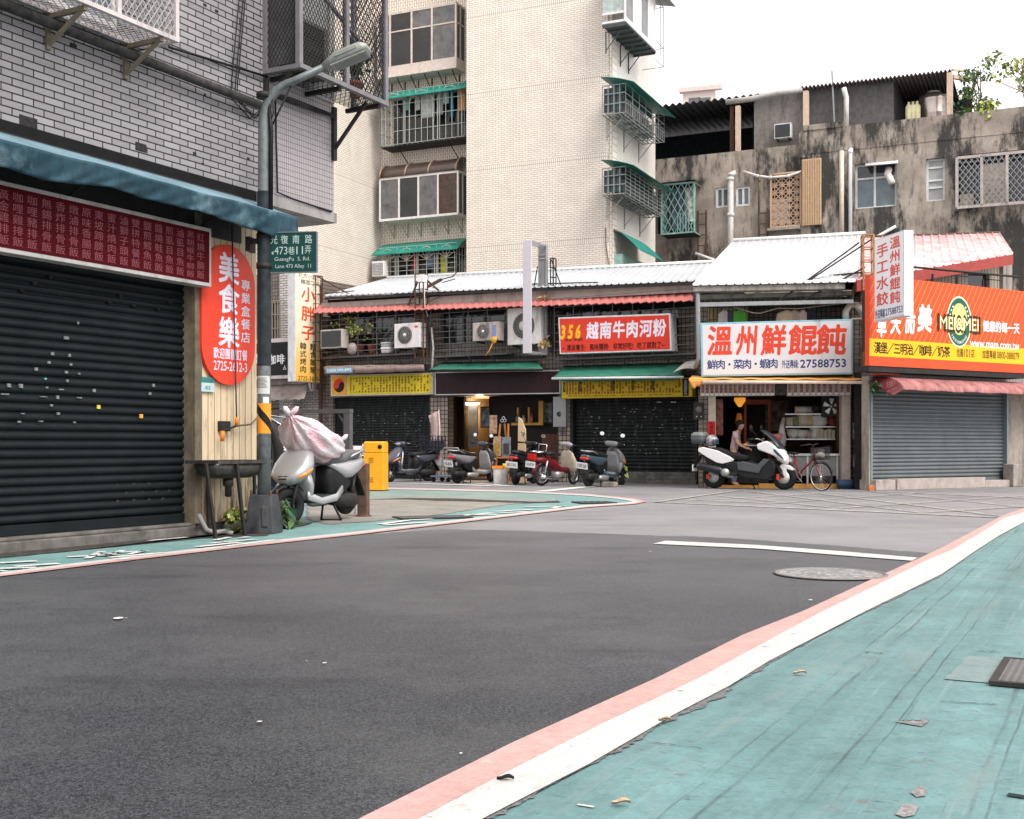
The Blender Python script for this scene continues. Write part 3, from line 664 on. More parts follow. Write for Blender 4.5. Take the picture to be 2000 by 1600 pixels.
# --- house number plate
t = thing('house_number_plate', 'small teal and pale blue house number plate at the foot of the red oval sign', 'house number', L)
a0, z1 = L.q(394,736,-.03); a1, z0 = L.q(419,766,-.03); zm = z1-(z1-z0)*.38
MB().box(a0,a1,-.03,-.003,z0,zm-.001).obj('panel', mat('pale_blue_plate',(.42,.56,.58),.4), t)
MB().box(a0,a1,-.03,-.003,zm+.001,z1).obj('header', mat('teal_plate',(.03,.22,.2),.4), t)
m = MB(); fit(m,'413',a0+.05,a1-.07,z0+.02,zm-.03,-.034,.01); hrow(m,'光復南路',a0+.02,a1-.02,(zm+z1)/2,.04,-.034); m.obj('lettering', mat('slate_ink',(.1,.16,.18),.5), t)
# --- awning rod with orange grips
t = thing('awning_crank', 'thin awning crank rod with orange grips hanging down the plank wall', 'crank rod', L)
q1, q2, q3 = L.q(453,440,-.09), L.q(462,815,-.09), L.q(462,832,-.09)
m = MB(); m.tube([(q1[0],-.09,q1[1]),(q2[0],-.09,q2[1]),(q3[0],-.09,q3[1])], .008, 6); g1 = L.q(435,842,-.1); m.tube([(q3[0],-.09,q3[1]),(g1[0],-.1,g1[1]+.0)], .012, 6); m.box(q3[0]-.2,q3[0]-.05,-.05,-.003,q3[1]-.06,q3[1]+.05); m.obj('rod', M_DARKM, t)
m = MB(); m.tube([(q2[0],-.09,q2[1]),(q3[0],-.09,q3[1])], .022, 8); g2 = L.q(434,862,-.1); m.tube([(g1[0],-.1,g1[1]),(g2[0],-.1,g2[1])], .024, 8); m.obj('grip', mat('orange_grip',(.65,.2,.02),.5), t)
m = MB(); p1, p2, p3 = L.q(462,832,-.07), L.q(490,829,-.07), L.q(506,812,-.05); m.tube([(p1[0],-.07,p1[1]),(p2[0],-.07,p2[1]),(p3[0],-.05,p3[1])],.01,6); m.obj('cord', M_TAN, t)

# --- blue tarpaulin awning
M_TARP = None
def tarp():
    m, t, b = nodes('blue_tarpaulin'); co = N(t,'ShaderNodeTexCoord').outputs['Object']
    c = ramp(t, noise(t, 1.5, 6, co), [(.3,(.014,.045,.066)),(.7,(.034,.095,.13))])
    c = mixc(t, ramp(t, noise(t, 9, 9, co, .8, (1.2,1,.5)), [(.44,0.),(.62,.85)]), c, (.014,.035,.048))
    c = mixc(t, ramp(t, noise(t, 3, 5, co), [(.56,0.),(.75,.45)]), c, (.28,.38,.42))
    t.links.new(c,b.inputs['Base Color']); b.inputs['Roughness'].default_value=.5; b.inputs['Specular IOR Level'].default_value=.25; bump(t, noise(t,16,5,co), b, .25, .006); return m
M_TARP = tarp()
D_ = -.58; xl, xr = X(-420,D_), X(583,D_); zf = (L.Z(0,271,D_)+L.Z(583,441,D_))/2+.045; zw = zf+.22
aw = thing('awning', 'faded blue tarpaulin awning drooping along the corner building above the menu board', 'awning', L)
wob = lambda x: .006*sin(x*3.1)+.004*sin(x*7.3+1)
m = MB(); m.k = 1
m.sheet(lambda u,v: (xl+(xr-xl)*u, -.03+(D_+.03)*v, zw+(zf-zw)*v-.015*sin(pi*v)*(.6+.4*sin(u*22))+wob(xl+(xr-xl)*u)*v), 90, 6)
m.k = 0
def drape(u, v):
    x = xl+(xr-xl)*u; px = HX+0
    ln = .20+.025*sin(x*2.1+.5)+.012*sin(x*5.2)+(.10 if x > xr-.55 else 0)*min(1,(x-xr+.55)/.3) 
    return (x+.015*sin(v*6+x*4), D_+.012*sin(x*11+v*2)*v+.05*v+.02*sin(x*4.3)*v+.012*sin(x*23+v*9)*v, zf+wob(x)-ln*v)
m.sheet(drape, 150, 8)
m.sheet(lambda u,v: (xr-.02+.03*sin(v*5)*v, D_+(.57)*u, zf+(zw-zf)*u-v*(.33-.25*u)-.02*sin(u*9)*v), 10, 6)
m.obj('canopy', [M_TARP, mat('sky_sheen_tarpaulin',(.15,.24,.29),.7,var=.3,sc=3,dirt=.15,dcol=(.05,.09,.11))], aw, sol=.004)  # top sheet is a paler copy: sky reflection put into the colour
m = MB(); m.tube([(xl,D_+.05,zf-.07),(xr-.03,D_+.05,zf-.07)],.014,6)
for x in (xl+1, X(120), X(380), X(497)): m.tube([(x,-.02,zw-.45),(x,D_+.03,zf-.05)],.012,6); m.tube([(x,-.02,zw-.1),(x,D_+.03,zf-.05)],.012,6)
m.box(xl,X(470),-.012,-.002,zw-.5,zw+.02); m.obj('frame', M_DARKM, aw)

# --- wall sink
t = thing('outdoor_sink', 'old stained metal sink on thin legs against the cream plank wall', 'sink', L)
a0, a1 = X(400,-.3), X(500,-.25); zt_ = L.Z(450,899,-.35); M_SINK = mat('stained_sink_metal',(.085,.08,.075),.4,.6,var=.5,sc=9,dirt=.4,dcol=(.03,.018,.01))
m = MB(); m.box(a0,a1,-.48,-.46,zt_-.035,zt_); m.box(a0,a1,-.05,-.03,zt_-.035,zt_); m.box(a0,a0+.02,-.46,-.05,zt_-.035,zt_); m.box(a1-.02,a1,-.46,-.05,zt_-.035,zt_)
m.loft([sup(((a0+a1)/2,-.255,zt_-.02),(1,0,0),(0,1,0),(a1-a0)/2-.02,.2,e=6), sup(((a0+a1)/2,-.255,zt_-.15),(1,0,0),(0,1,0),(a1-a0)/2-.07,.17,e=5), sup(((a0+a1)/2,-.255,zt_-.19),(1,0,0),(0,1,0),(a1-a0)/2-.16,.1,e=3)])
m.obj('basin', M_SINK, t)
xm = (a0+a1)/2
MB().lathe([(.055,0),(.055,-.09),(.035,-.1),(.035,-.2),(.02,-.21)][::-1], (xm-.02,-.25,zt_-.18)).obj('drain_pipe', M_SINK, t)
for px,yy,lean in ((402,-.46,.12),(462,-.46,.1),(405,-.06,.0),(496,-.06,0)):
    a = X(px,yy); m = MB(); m.bar((a,yy,zt_-.03),(a+lean,yy-.02,0.0),.017); m.obj('leg', M_DARKM, t)
m = MB(); m.bar((a0+.1,-.46,.12),(a1-.25,-.46,.12),.015); m.bar((a0+.12,-.07,.12),(a1-.05,-.07,.12),.015); m.obj('rail', M_DARKM, t)
h = [L.q(388,1006,-.15), L.q(402,1022,-.25), L.q(415,1036,-.35), L.q(430,1041,-.4), L.q(448,1038,-.45), L.q(462,1043,-.5)]
m = MB(); m.tube([(p[0],-.15-.06*i,max(p[1],.035)) for i,p in enumerate(h)],.026,8); m.obj('garden_hose', mat('grey_rubber_hose',(.22,.22,.21),.6,dirt=.3), None, L, label='grey rubber hose curling onto the ground under the old sink', cat='hose')
def weed(px, py, dep, w, hgt, n, mats, name, label, fr=L, sz=.05, pot=None, gz=None):
    a = fr.X(px,dep); t = thing(name, label, 'plant', Loc(fr.M @ Vector((a,dep,gz or 0)), fr.rz))
    m = MB(); leaves(m,(0,0,hgt*.6),(w,w*.7,hgt*.45),n,sz); m.obj('foliage', mats, t)
    m = MB(); [m.tube([(rnd.uniform(-.03,.03),rnd.uniform(-.03,.03),0),(rnd.uniform(-w,w)*.4,rnd.uniform(-w,w)*.3,hgt*.5),(rnd.uniform(-w,w)*.8,rnd.uniform(-w,w)*.5,hgt*.95)],.006,5) for _ in range(6)]; m.obj('stem', M_RUST, t)
    if pot: MB().lathe([(pot*.7,0),(pot,pot*1.5),(pot*1.1,pot*1.5),(pot*1.1,pot*1.75),(.001,pot*1.75)],n=14).obj('pot', mat('terracotta_pot',(.4,.13,.07),.8,dirt=.3), t)
    return t
weed(463,1010,-.18,.17,.3,150,LEAFY,'weed','yellow-green weeds growing behind the legs of the old sink')

# ---------------------------------------------------------------- street lamp
pb = G(516,1042); PX = pb.x
lp = thing('street_lamp', 'grey street lamp post with curved arm in front of the corner building', 'street lamp', Loc(pb, R(-8)))
k = pb.y/FPX
Zp = lambda py: CH+(HY-py)*k
M_POLE = mat('blue_grey_pole_paint',(.15,.17,.175),.45,.3,var=.3,sc=14,dirt=.35,dcol=(.04,.035,.035))
r = 13*k
az = Zp(190); m = MB()
arm = [(0,0,.3),(0,0,1.5),(0,0,az-.25)]+[(.42*(1-cos(t)), 0, az-.25+.42*sin(t)) for t in [i*pi/2/8*.86 for i in range(1,9)]]
ex, ez = arm[-1][0], arm[-1][2]; arm.append((ex+.35,0,ez+.14))
m.tube(arm, [r,r,r*.9]+[r*.8-(.3*r)*i/9 for i in range(9)], 14); m.obj('pole', M_POLE, lp)
hd = Matrix.Translation((ex+.42,0,ez+.17)) @ Matrix.Rotation(R(-20),4,'Y') @ Matrix.Scale(.82,4)
m = MB(); m.T = hd
m.loft([sup((-.12,0,0),(0,1,0),(0,0,1),.045,.045), sup((.0,0,.01),(0,1,0),(0,0,1),.1,.065), sup((.12,0,.015),(0,1,0),(0,0,1),.15,.075,e=5), sup((.45,0,.01),(0,1,0),(0,0,1),.155,.07,e=5), sup((.53,0,.0),(0,1,0),(0,0,1),.13,.035,e=4)])
lh = m.obj('lamp_head', mat('pale_lamp_housing',(.3,.31,.29),.5,.3,dirt=.3), lp)
m = MB(); m.T = hd; m.box(.0,.5,-.13,.13,-.075,-.055); m.box(.1,.4,-.165,-.15,.0,.04); m.obj('lens', mat('lamp_lens',(.2,.22,.2),.2,var=.3,sc=30), lh)
m = MB(); m.T = hd; [m.box(.03+.02*i,.04+.02*i,-.12,.12,-.085,-.074) for i in range(22)]; m.obj('cooling_fins', M_GREY, lh)
W = 31*k
m = MB(); m.loft([sup((0,0,0),(1,0,0),(0,1,0),W,W,8,9), sup((0,0,.18),(1,0,0),(0,1,0),W*.93,W*.93,8,9), sup((0,0,.42),(1,0,0),(0,1,0),W*.75,W*.75,8,9)], sm=False)
m.box(.03,.1,-W-.006,-W+.06,.08,.3); m.obj('base_block', mat('dark_base_block',(.055,.057,.062),.6,.2,var=.35,dirt=.2,dcol=(.15,.15,.15)), lp, bev=.012)
m = MB(); [m.tube([(W*.62*sx,W*.62*sy,.4),(W*.62*sx,W*.62*sy,.47)],.014,6) for sx in (1,-1) for sy in (1,-1)]; m.obj('anchor_bolts', M_RUST, lp)
def wrap(z0, z1, dr, m, a0=0, a1=2*pi, n=24):
    m.sheet(lambda u,v: ((r+dr)*cos(a0+(a1-a0)*u), (r+dr)*sin(a0+(a1-a0)*u), z0+(z1-z0)*v), n, 1)
m = MB(); wrap(Zp(847),Zp(788),.002,m); m.obj('orange_band', mat('orange_reflective_tape',(.75,.28,.02),.35), lp)
m = MB()
za, zb_ = Zp(842), Zp(795); n = 16
for ph in (0, pi):
    m.sheet(lambda u,v: ((r+.004)*cos(ph-2.6+pi*1.0*u), (r+.004)*sin(ph-2.6+pi*1.0*u), min(zb_+.03, max(za-.02, za+(zb_-za)*(1-u)+(.09)*(v-.5)*1.2))), n, 1)
m.obj('black_stripe', mat('black_tape',(.012,.012,.012),.4), lp)
m = MB(); wrap(Zp(770),Zp(735),.003,m,-2.7,-.3); m.obj('paper_notice', mat('grey_paper',(.5,.5,.49),.8,var=.1), lp)
m = MB(); [wrap(Zp(739+2.6*i)-.004,Zp(739+2.6*i)+.003,.0045,m,-2.5,-.7-.5*rnd.random(),12) for i in range(8)]; m.obj('notice_print', mat('grey_print',(.16,.16,.16),.8), lp)
m = MB(); wrap(Zp(788),Zp(776),.003,m,-1.4,-.5); m.obj('paper_label', mat('pale_label',(.62,.62,.62),.7), lp)
m = MB(); wrap(Zp(715),Zp(375),.003,m); m.obj('teal_sleeve', mat('dark_pole_sleeve',(.022,.03,.034),.5,var=.5,sc=10,dirt=.2,dcol=(.1,.12,.13)), lp)
m = MB()
for z in (Zp(187),Zp(520),Zp(462)): m.lathe([(r+.004,-.03),(r+.012,-.03),(r+.012,.03),(r+.004,.03)],(0,0,z),n=16)
m.box(-.15,-.0,-.02,.02,Zp(476),Zp(466)); m.box(-.2,-.15,-.03,.14,Zp(490),Zp(462)); m.obj('pole_clamp', M_DARKM, lp)
m = MB(); m.tube([(.06,-.02,Zp(205)),(.09,-.03,Zp(260)),(.08,-.02,Zp(430))],.025,6); m.tube([(.09,-.02,Zp(180)),(.12,-.05,Zp(225)),(.08,-.03,Zp(240)),(.06,-.03,Zp(205))],.008,5); m.tube([(-.03,.05,ez-.5),(.1,.0,ez-.45),(.3,.0,ez-.05)],.01,5); m.obj('cable', M_BLACK, lp)
# street name plate on the post
ss = thing('street_name_sign', 'dark green street name plate fixed to the lamp post', 'street sign', Loc(pb+Vector((0,.0,0)), R(-6)))
sx0, sx1 = 12*k, 105*k; z1, z0 = Zp(455), Zp(533)
m = MB(); m.box(sx0,sx1,-.005,.02,z0,z1); m.obj('plate', mat('dark_green_plate',(.006,.045,.042),.4), ss, bev=.004)
m = MB(); fr_ = .012
for a,b_,c,d in ((sx0,sx1,z1-.004,z1+.006),(sx0,sx1,z0-.006,z0+.004),(sx1-.004,sx1+.006,z0,z1)): m.box(a,b_,-.012,.025,c,d)
m.obj('plate_edge', mat('dull_plate_edge',(.12,.16,.16),.5), ss)
m = MB(); pxx = lambda p: (p-516)*k
for ch,p in (('光',536),('復',557),('南',580),('路',605)): cell(m,ch,pxx(p),Zp(469),15*k,18*k,-.009,.01)
fit(m,'473',pxx(537),pxx(563),Zp(498),Zp(483),-.009); cell(m,'巷',pxx(571),Zp(491),14*k,17*k,-.009); fit(m,'11',pxx(581),pxx(594),Zp(498),Zp(483),-.009,.02); cell(m,'弄',pxx(604),Zp(489),14*k,18*k,-.009)
m.add([(pxx(531),-.009,Zp(495)),(pxx(535),-.009,Zp(499)),(pxx(535),-.009,Zp(491))],[(0,1,2)])
fit(m,'GuangFu  S. Rd.',pxx(537),pxx(608),Zp(513),Zp(503),-.009); fit(m,'Lane 473 Alley  11',pxx(539),pxx(610),Zp(527),Zp(517),-.009)
m.obj('lettering', mat('sign_white_green',(.36,.48,.44),.5,var=.04), ss)
# ---------------------------------------------------------------- low shop row
A = Fr(1500, 948.5, -2800)
def hexa(m, fr, tl, tr, bl, br, y0, y1):
    """box whose front face has these four photo corners on the plane y0"""
    p = [fr.q(*c, y0) for c in (bl, br, tr, tl)]
    m.add([(a,y0,z) for a,z in p]+[(a,y1,z) for a,z in p], [(0,1,2,3),(7,6,5,4),(0,4,5,1),(1,5,6,2),(2,6,7,3),(3,7,4,0)])
    return p
def rect(fr, tl, br, y): 
    a, z1 = fr.q(*tl, y); b, z0 = fr.q(*br, y); return a, b, z0, z1
def pbox(m, fr, tl, br, y0, y1):
    a, b, z0, z1 = rect(fr, tl, br, y0); m.box(a, b, y0, y1, z0, z1); return a, b, z0, z1
def slope(m, fr, tl, tr, bl, br, nu=1, nv=1, fn=None):
    P_ = []
    for px, py, d in (tl, tr, bl, br): a, z = fr.q(px, py, d); P_.append(Vector((a, d, z)))
    def f(u, v):
        p = P_[0].lerp(P_[1], u).lerp(P_[2].lerp(P_[3], u), v)
        return p + Vector((0,0,fn(u,v))) if fn else p
    m.sheet(f, nu, nv); return P_
def bars(m, x0, x1, z0, z1, y, nx, nz, r):
    for i in range(nx+1): x = x0+(x1-x0)*i/nx; m.bar((x,y,z0),(x,y,z1),r)
    for i in range(nz+1): z = z0+(z1-z0)*i/nz; m.bar((x0,y-.012,z),(x1,y-.012,z),r*.8)
def lattice(m, x0, x1, y0, y1, z0, z1, n, r=.018):
    for x in (x0,x1):
        for y in (y0,y1): m.bar((x,y,z0),(x,y,z1),r)
    for i in range(n+1):
        z = z0+(z1-z0)*i/n
        for y in (y0,y1): m.bar((x0,y,z),(x1,y,z),r*.7)
        for x in (x0,x1): m.bar((x,y0,z),(x,y1,z),r*.7)
T_ROW = tile('dingy_beige_tile', (.19,.155,.13), (.03,.027,.025), .11, .11, .01, off=0, dirt=.4, dcol=(.07,.06,.05), var=.2)
T_ROW2 = tile('white_corner_tile', (.55,.52,.48), (.1,.09,.085), .21, .075, .009, dirt=.3, dcol=(.2,.17,.14))
T_PIER = tile('tan_pier_tile', (.34,.28,.23), (.04,.035,.03), .12, .12, .012, off=0, dirt=.4, dcol=(.1,.08,.07), var=.2)
M_SHUT = mat('black_green_shutter', (.014,.017,.018),.45,.3,var=.35,sc=5,dirt=.35,dcol=(.08,.08,.08),dsc=6)
ra = thing('shop_row', 'low two storey row of tiled shops with a white metal roof and red tile trim', 'building', A)
x0, x1 = A.X(470), A.X(1362)
Zt = 4.75
h1 = (A.X(650),A.X(838),.0,2.35); h2 = (A.X(877),A.X(1090),.0,2.3); h3 = (A.X(1116),A.X(1360),.0,2.35)
w1 = (A.X(640),A.X(812),A.Z(726,690),A.Z(726,604)); w2 = (A.X(860),A.X(985),A.Z(922,672),A.Z(922,600)); w3 = (A.X(1092),A.X(1325),A.Z(1200,690),A.Z(1200,584))
m = MB(); m.wall(A.X(622),x1,0,Zt,0,.22,[h1,h2,h3,w1,w2,w3]); m.obj('wall', T_ROW, ra)
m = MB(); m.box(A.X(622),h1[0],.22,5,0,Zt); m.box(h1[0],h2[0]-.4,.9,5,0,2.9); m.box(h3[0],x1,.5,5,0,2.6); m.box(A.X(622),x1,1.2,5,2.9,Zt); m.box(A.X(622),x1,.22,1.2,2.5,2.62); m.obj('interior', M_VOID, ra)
# shutters
m = MB(); shutter(m,h1[0]+.003,h1[1]-.003,.12,2.35,.12,.075,.022); m.obj('roller_shutter', M_SHUT, ra)
m = MB(); shutter(m,h3[0]+.06,h3[1]-.03,.34,2.35,.12,.09,.026,.06); m.obj('roller_shutter', M_SHUT, ra)
m = MB(); m.box(h3[0]+.02,h3[1]+.03,-.10,.3,0,.1); m.box(h3[0]+.02,h3[1],-.03,.3,.1,.2); m.box(h3[0]+.02,h3[1],.03,.3,.2,.285); m.obj('doorstep', M_CONCD, ra, bev=.008)
m = MB()
for hh,z0,z1,n,c in ((h1,.9,1.9,46,.15),(h3,.7,1.9,70,.3)):
    for _ in range(n):
        a = rnd.uniform(hh[0]+.3,hh[1]-.3); z = rnd.uniform(z0,z1); s = rnd.uniform(.008,.03); m.box(a-s,a+s,.085,.096,z,z+.014)
m.obj('paint_flecks', mat('grey_fleck',(.3,.3,.3),.7,var=.5,sc=30), ra)
m = MB(); a,z = A.q(1310,785,.08); m.box(a,a+.14,.08,.09,z-.02,z+.0); a,z = A.q(1283,785,.08); m.box(a,a+.12,.08,.09,z-.015,z-.0); m.obj('shutter_label', mat('pale_label2',(.6,.6,.55),.6), ra)
m = MB(); m.box(h1[1],h1[1]+.05,-.02,.1,.0,2.5); m.box(h3[0]-.02,h3[0]+.05,-.02,.1,0,2.4); m.box(h3[1]-.02,h3[1]+.03,-.03,.1,0,2.4); m.obj('shutter_rail', M_DARKM, ra)
# upper windows: dark glass, frames
for wdw, nn in ((w1,4),(w2,3),(w3,6)):
    f = MB(); f.wall(wdw[0],wdw[1],wdw[2],wdw[3],.10,.14,[(wdw[0]+(wdw[1]-wdw[0])*i/nn+.03, wdw[0]+(wdw[1]-wdw[0])*(i+1)/nn-.03, wdw[2]+.05, wdw[3]-.05) for i in range(nn)])
    fo = f.obj('window_frame', mat('brown_window_frame',(.11,.095,.085),.5,dirt=.2), ra)
    g = MB(); g.box(wdw[0]+.01,wdw[1]-.01,.15,.17,wdw[2]+.01,wdw[3]-.01); g.obj('pane', M_GLASSD, fo)
# projecting bar cages
M_BARS = mat('grey_security_bars',(.13,.13,.135),.5,.4,dirt=.3)
for tl,br,nx,nz,d in (((628,606),(812,690),5,9,-.42),((842,602),(990,690),4,8,-.4),((1083,584),(1358,690),7,7,-.4)):
    a,b,z0,z1 = rect(A,tl,br,d); m = MB(); bars(m,a,b,z0,z1,d,nx,nz,.011)
    for i in range(5): z = z0+(z1-z0)*i/4; m.bar((a,d,z),(a,0,z),.009); m.bar((b,d,z),(b,0,z),.009)
    m.box(a,b,d,-.01,z0-.03,z0-.012); [m.bar((a+(b-a)*t,-.01,z0-.35),(a+(b-a)*t,d,z0-.04),.012) for t in (.2,.5,.8)]
    m.obj('window_bars', M_BARS, ra)
# gutter beam, dark gap, roof, red tile canopy
m = MB(); hexa(m,A,(628,592),(1366,550),(628,610),(1366,570),-.42,-.1); m.obj('gutter', mat('grey_gutter',(.33,.29,.26),.7,dirt=.35,bmp=.1), ra, bev=.01)
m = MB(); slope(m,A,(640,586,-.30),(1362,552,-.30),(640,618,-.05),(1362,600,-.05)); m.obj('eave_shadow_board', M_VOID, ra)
def roofwave(n, amp): return lambda u,v: amp*max(0, cos(2*pi*u*n))**6
M_ROOFW = mat('white_metal_roof',(.44,.46,.48),.5,.1,var=.1,sc=1.5,dirt=.3,dcol=(.3,.28,.27),dsc=1.5)
m = MB()
p1 = A.q(634,579,-.55); p2 = A.q(1372,549,-.55)
el, er = Vector((p1[0],-.55,p1[1])), Vector((p2[0],-.55,p2[1]))
q1 = A.q(757,545,3.2); q2 = A.q(1395,514,3.2); bl, br_ = Vector((q1[0],3.2,q1[1])), Vector((q2[0],3.2,q2[1]))
NW = 58
m.sheet(lambda u,v: el.lerp(er,u).lerp(bl.lerp(br_,u),v)+Vector((0,0,.035*max(0,cos(2*pi*u*NW))**4)), NW*8, 3)
m.obj('roof', M_ROOFW, ra, sol=.006)
m = MB(); e2 = Vector((0,0,-.09))
m.add([el+e2*.35,er+e2*.35,er+e2,el+e2],[(0,3,2,1)]); m.add([bl,br_,br_+Vector((0,3,-.7)),bl+Vector((0,3,-.7))],[(0,1,2,3)]); m.obj('roof_edge', M_DARKM, ra)
m = MB(); m.tube([bl+Vector((0,0,.04)),br_+Vector((0,0,.04))],.05,6); m.obj('ridge_cap', M_WHITE, ra)
m = MB()
for a_,b_ in ((1,0),): pass
p1 = A.q(622,594,-.12); p2 = A.q(1356,570,-.12); r1 = A.q(612,613,-.75); r2 = A.q(1352,589,-.75)
a1_,a2_,b1_,b2_ = Vector((p1[0],-.12,p1[1])),Vector((p2[0],-.12,p2[1])),Vector((r1[0],-.75,r1[1])),Vector((r2[0],-.75,r2[1]))
NT = 52
def tilewave(u,v):
    t = (u*NT) % 1; return .045*(t if t < .75 else (1-t)*3) 
m.sheet(lambda u,v: a1_.lerp(a2_,u).lerp(b1_.lerp(b2_,u),v)+Vector((0,0,tilewave(u,v)-.012*((v*3)%1))), NT*4, 6, sm=False)
m.obj('tile_canopy', mat('faded_red_roof_tile',(.50,.16,.145),.55,var=.25,sc=4,dirt=.2,dcol=(.2,.08,.07)), ra, sol=.02)

# the tiled end house behind the street lamp
rb = thing('corner_shop', 'small tiled cafe house behind the street lamp at the left end of the shop row', 'building', A)
m = MB(); wq = (A.X(526),A.X(548),A.Z(537,665),A.Z(537,592)); m.wall(A.X(440),A.X(548),0,6.2,.0,.2,[wq,(A.X(440)+.5,A.X(590),0,2.1)]); m.box(A.X(440),A.X(574),.7,5,0,6.1); m.obj('wall', T_ROW, rb)
m = MB(); m.box(A.X(548)+.003,A.X(575),-.05,.6,0,6.3); m.obj('corner_pier', T_ROW2, rb)
m = MB(); m.box(A.X(575)+.01,A.X(622)-.003,.3,4,0,4.6); m.obj('side_wall', T_ROW2, rb)
m = MB(); a,b,z0,z1 = rect(A,(505,590),(548,668),-.25); bars(m,a,b,z0,z1,-.25,8,3,.014); [m.bar((b,-.25,z),(b,0,z),.014) for z in (z0,z1)]; m.obj('window_bars', mat('tan_window_bars',(.28,.24,.18),.6,.2), rb)
m = MB(); m.box(wq[0]-.3,wq[1],.1,.12,wq[2],wq[3]); m.obj('pane', M_GLASSD, rb)
cs = thing('cafe_sign', 'black cafe sign with white brush characters behind the street lamp', 'sign', A)
m = MB(); a,b,z0,z1 = pbox(m,A,(430,668),(590,738),-.32,-.02); m.obj('frame', mat('pinkish_white_frame',(.55,.48,.46),.6,dirt=.3), cs)
m = MB(); m.box(a+.05,b-.05,-.326,-.3,z0+.1,z1-.12); m.obj('panel', M_BLACK, cs)
m = MB(); hrow(m,'咖啡',A.X(523,-.33),A.X(556,-.33),A.Z(540,702,-.33),.32,-.331,.015,.95); hrow(m,'佳食',A.X(478,-.33),A.X(510,-.33),A.Z(490,702,-.33),.32,-.331,.015); cell(m,'亼',A.X(556,-.33),A.Z(556,718,-.33),.14,.14,-.331,.01); cell(m,'‧',A.X(560,-.33),A.Z(556,700,-.33),.2,.2,-.331,.01); m.obj('lettering', M_WHITE2, cs)
t = thing('awning', 'short faded brown awning under the cafe sign near the street lamp', 'awning', A)
m = MB(); slope(m,A,(490,752,-.05),(604,748,-.05),(490,784,-1.),(594,780,-1.),20,3,lambda u,v:.02*sin(u*40)*v); m.obj('canopy', mat('brown_canvas',(.23,.19,.17),.7,dirt=.4,sc=9), t, sol=.01)
m = MB(); m.box(A.X(490),A.X(600),-.1,-.02,A.Z(540,752),A.Z(540,742)); m.obj('mounting_board', M_CONC, t)

# projecting banner sign (orange/white) on its lattice
t = thing('vertical_sign', 'tall orange and cream box sign with red characters projecting beside the street sign', 'sign', A)
xs0 = A.q(562,700,-1.25)[0]; th = A.q(577,700,-1.25)[0]-xs0; yb = -.15
z1 = A.Z(577,528,-1.25); z0 = A.Z(577,745,-1.25)
m = MB(); m.box(xs0,xs0+th-.012,-1.25,yb,z0,z1); m.obj('box', mat('pale_grey_box',(.55,.55,.56),.5,dirt=.15), t, bev=.01)
def cream():
    mm,tt,bb = nodes('cream_to_orange_panel'); co = N(tt,'ShaderNodeTexCoord').outputs['Object']; sp = N(tt,'ShaderNodeSeparateXYZ'); tt.links.new(co,sp.inputs[0])
    mr = N(tt,'ShaderNodeMapRange'); tt.links.new(sp.outputs['Z'],mr.inputs[0]); mr.inputs[1].default_value=z0; mr.inputs[2].default_value=z1
    tt.links.new(ramp(tt,mr.outputs[0],[(.0,(.82,.45,.06)),(.25,(.82,.55,.2)),(.45,(.8,.68,.5)),(1,(.8,.71,.56))]),bb.inputs['Base Color']); bb.inputs['Roughness'].default_value=.4; return mm
m = MB(); xf = xs0+th; m.box(xf-.012,xf,-1.23,yb-.02,z0+.02,z1-.02); m.obj('panel', cream(), t)
# lettering lies in the (y, z) plane of the face: write in x then turn
def side_text(fn, mtl, par, xf, y0):
    m = MB(); m.T = Matrix(((0,-1,0,xf),(1,0,0,y0),(0,0,1,0),(0,0,0,1))); fn(m); m.obj('lettering', mtl, par)
wd = yb+1.25; H = z1-z0
side_text(lambda m: [cell(m,c,wd*.5,z1-H*f,.62,.46,-.004,.02) for c,f in (('小',.2),('胖',.375),('子',.55))], mat('orange_red_ink',(.7,.07,.02),.5), t, xf, -1.25)
side_text(lambda m: (vrow(m,'韓式烤肉',wd*.3,z1-H*.64,z1-H*.92,.3,-.004,.012,.95), vrow(m,'麵食飯類',wd*.7,z1-H*.64,z1-H*.92,.3,-.004,.012,.95), hrow(m,'北方小館',wd*.1,wd*.85,z1-H*.035,.15,-.004), hrow(m,'韓國口味',wd*.2,wd*.95,z1-H*.09,.15,-.004), fit(m,'2725-3075',wd*.1,wd*.9,z0+.04,z0+.17,-.004)), M_INK, t, xf, -1.25)
m = MB(); lx = A.X(617,-.3); lattice(m,lx,lx+.16,-.5,-.2,A.Z(617,760,-.3),A.Z(617,540,-.3),12,.014); m.bar((lx,-.3,A.Z(617,538,-.3)),(A.X(735,-.2),-.15,A.Z(735,606,-.2)),.02); m.bar((lx,-.3,A.Z(617,575,-.3)),(A.X(690,-.2),-.15,A.Z(690,568,-.2)),.014)
for f in (.1,.5,.9): m.bar((xf,-.3,z0+H*f),(lx,-.3,z0+H*f),.015)
m.tube([(lx+.05,-.15,A.Z(620,900,-.2)),(lx+.05,-.15,A.Z(620,560,-.2))],.05,6); m.obj('lattice', M_RUST, t)
m = MB(); hexa(m,A,(601,745),(613,745),(605,765),(612,762),-.3,-.1); m.obj('lamp_shade', mat('grey_shade',(.4,.38,.36),.6,dirt=.4), t)

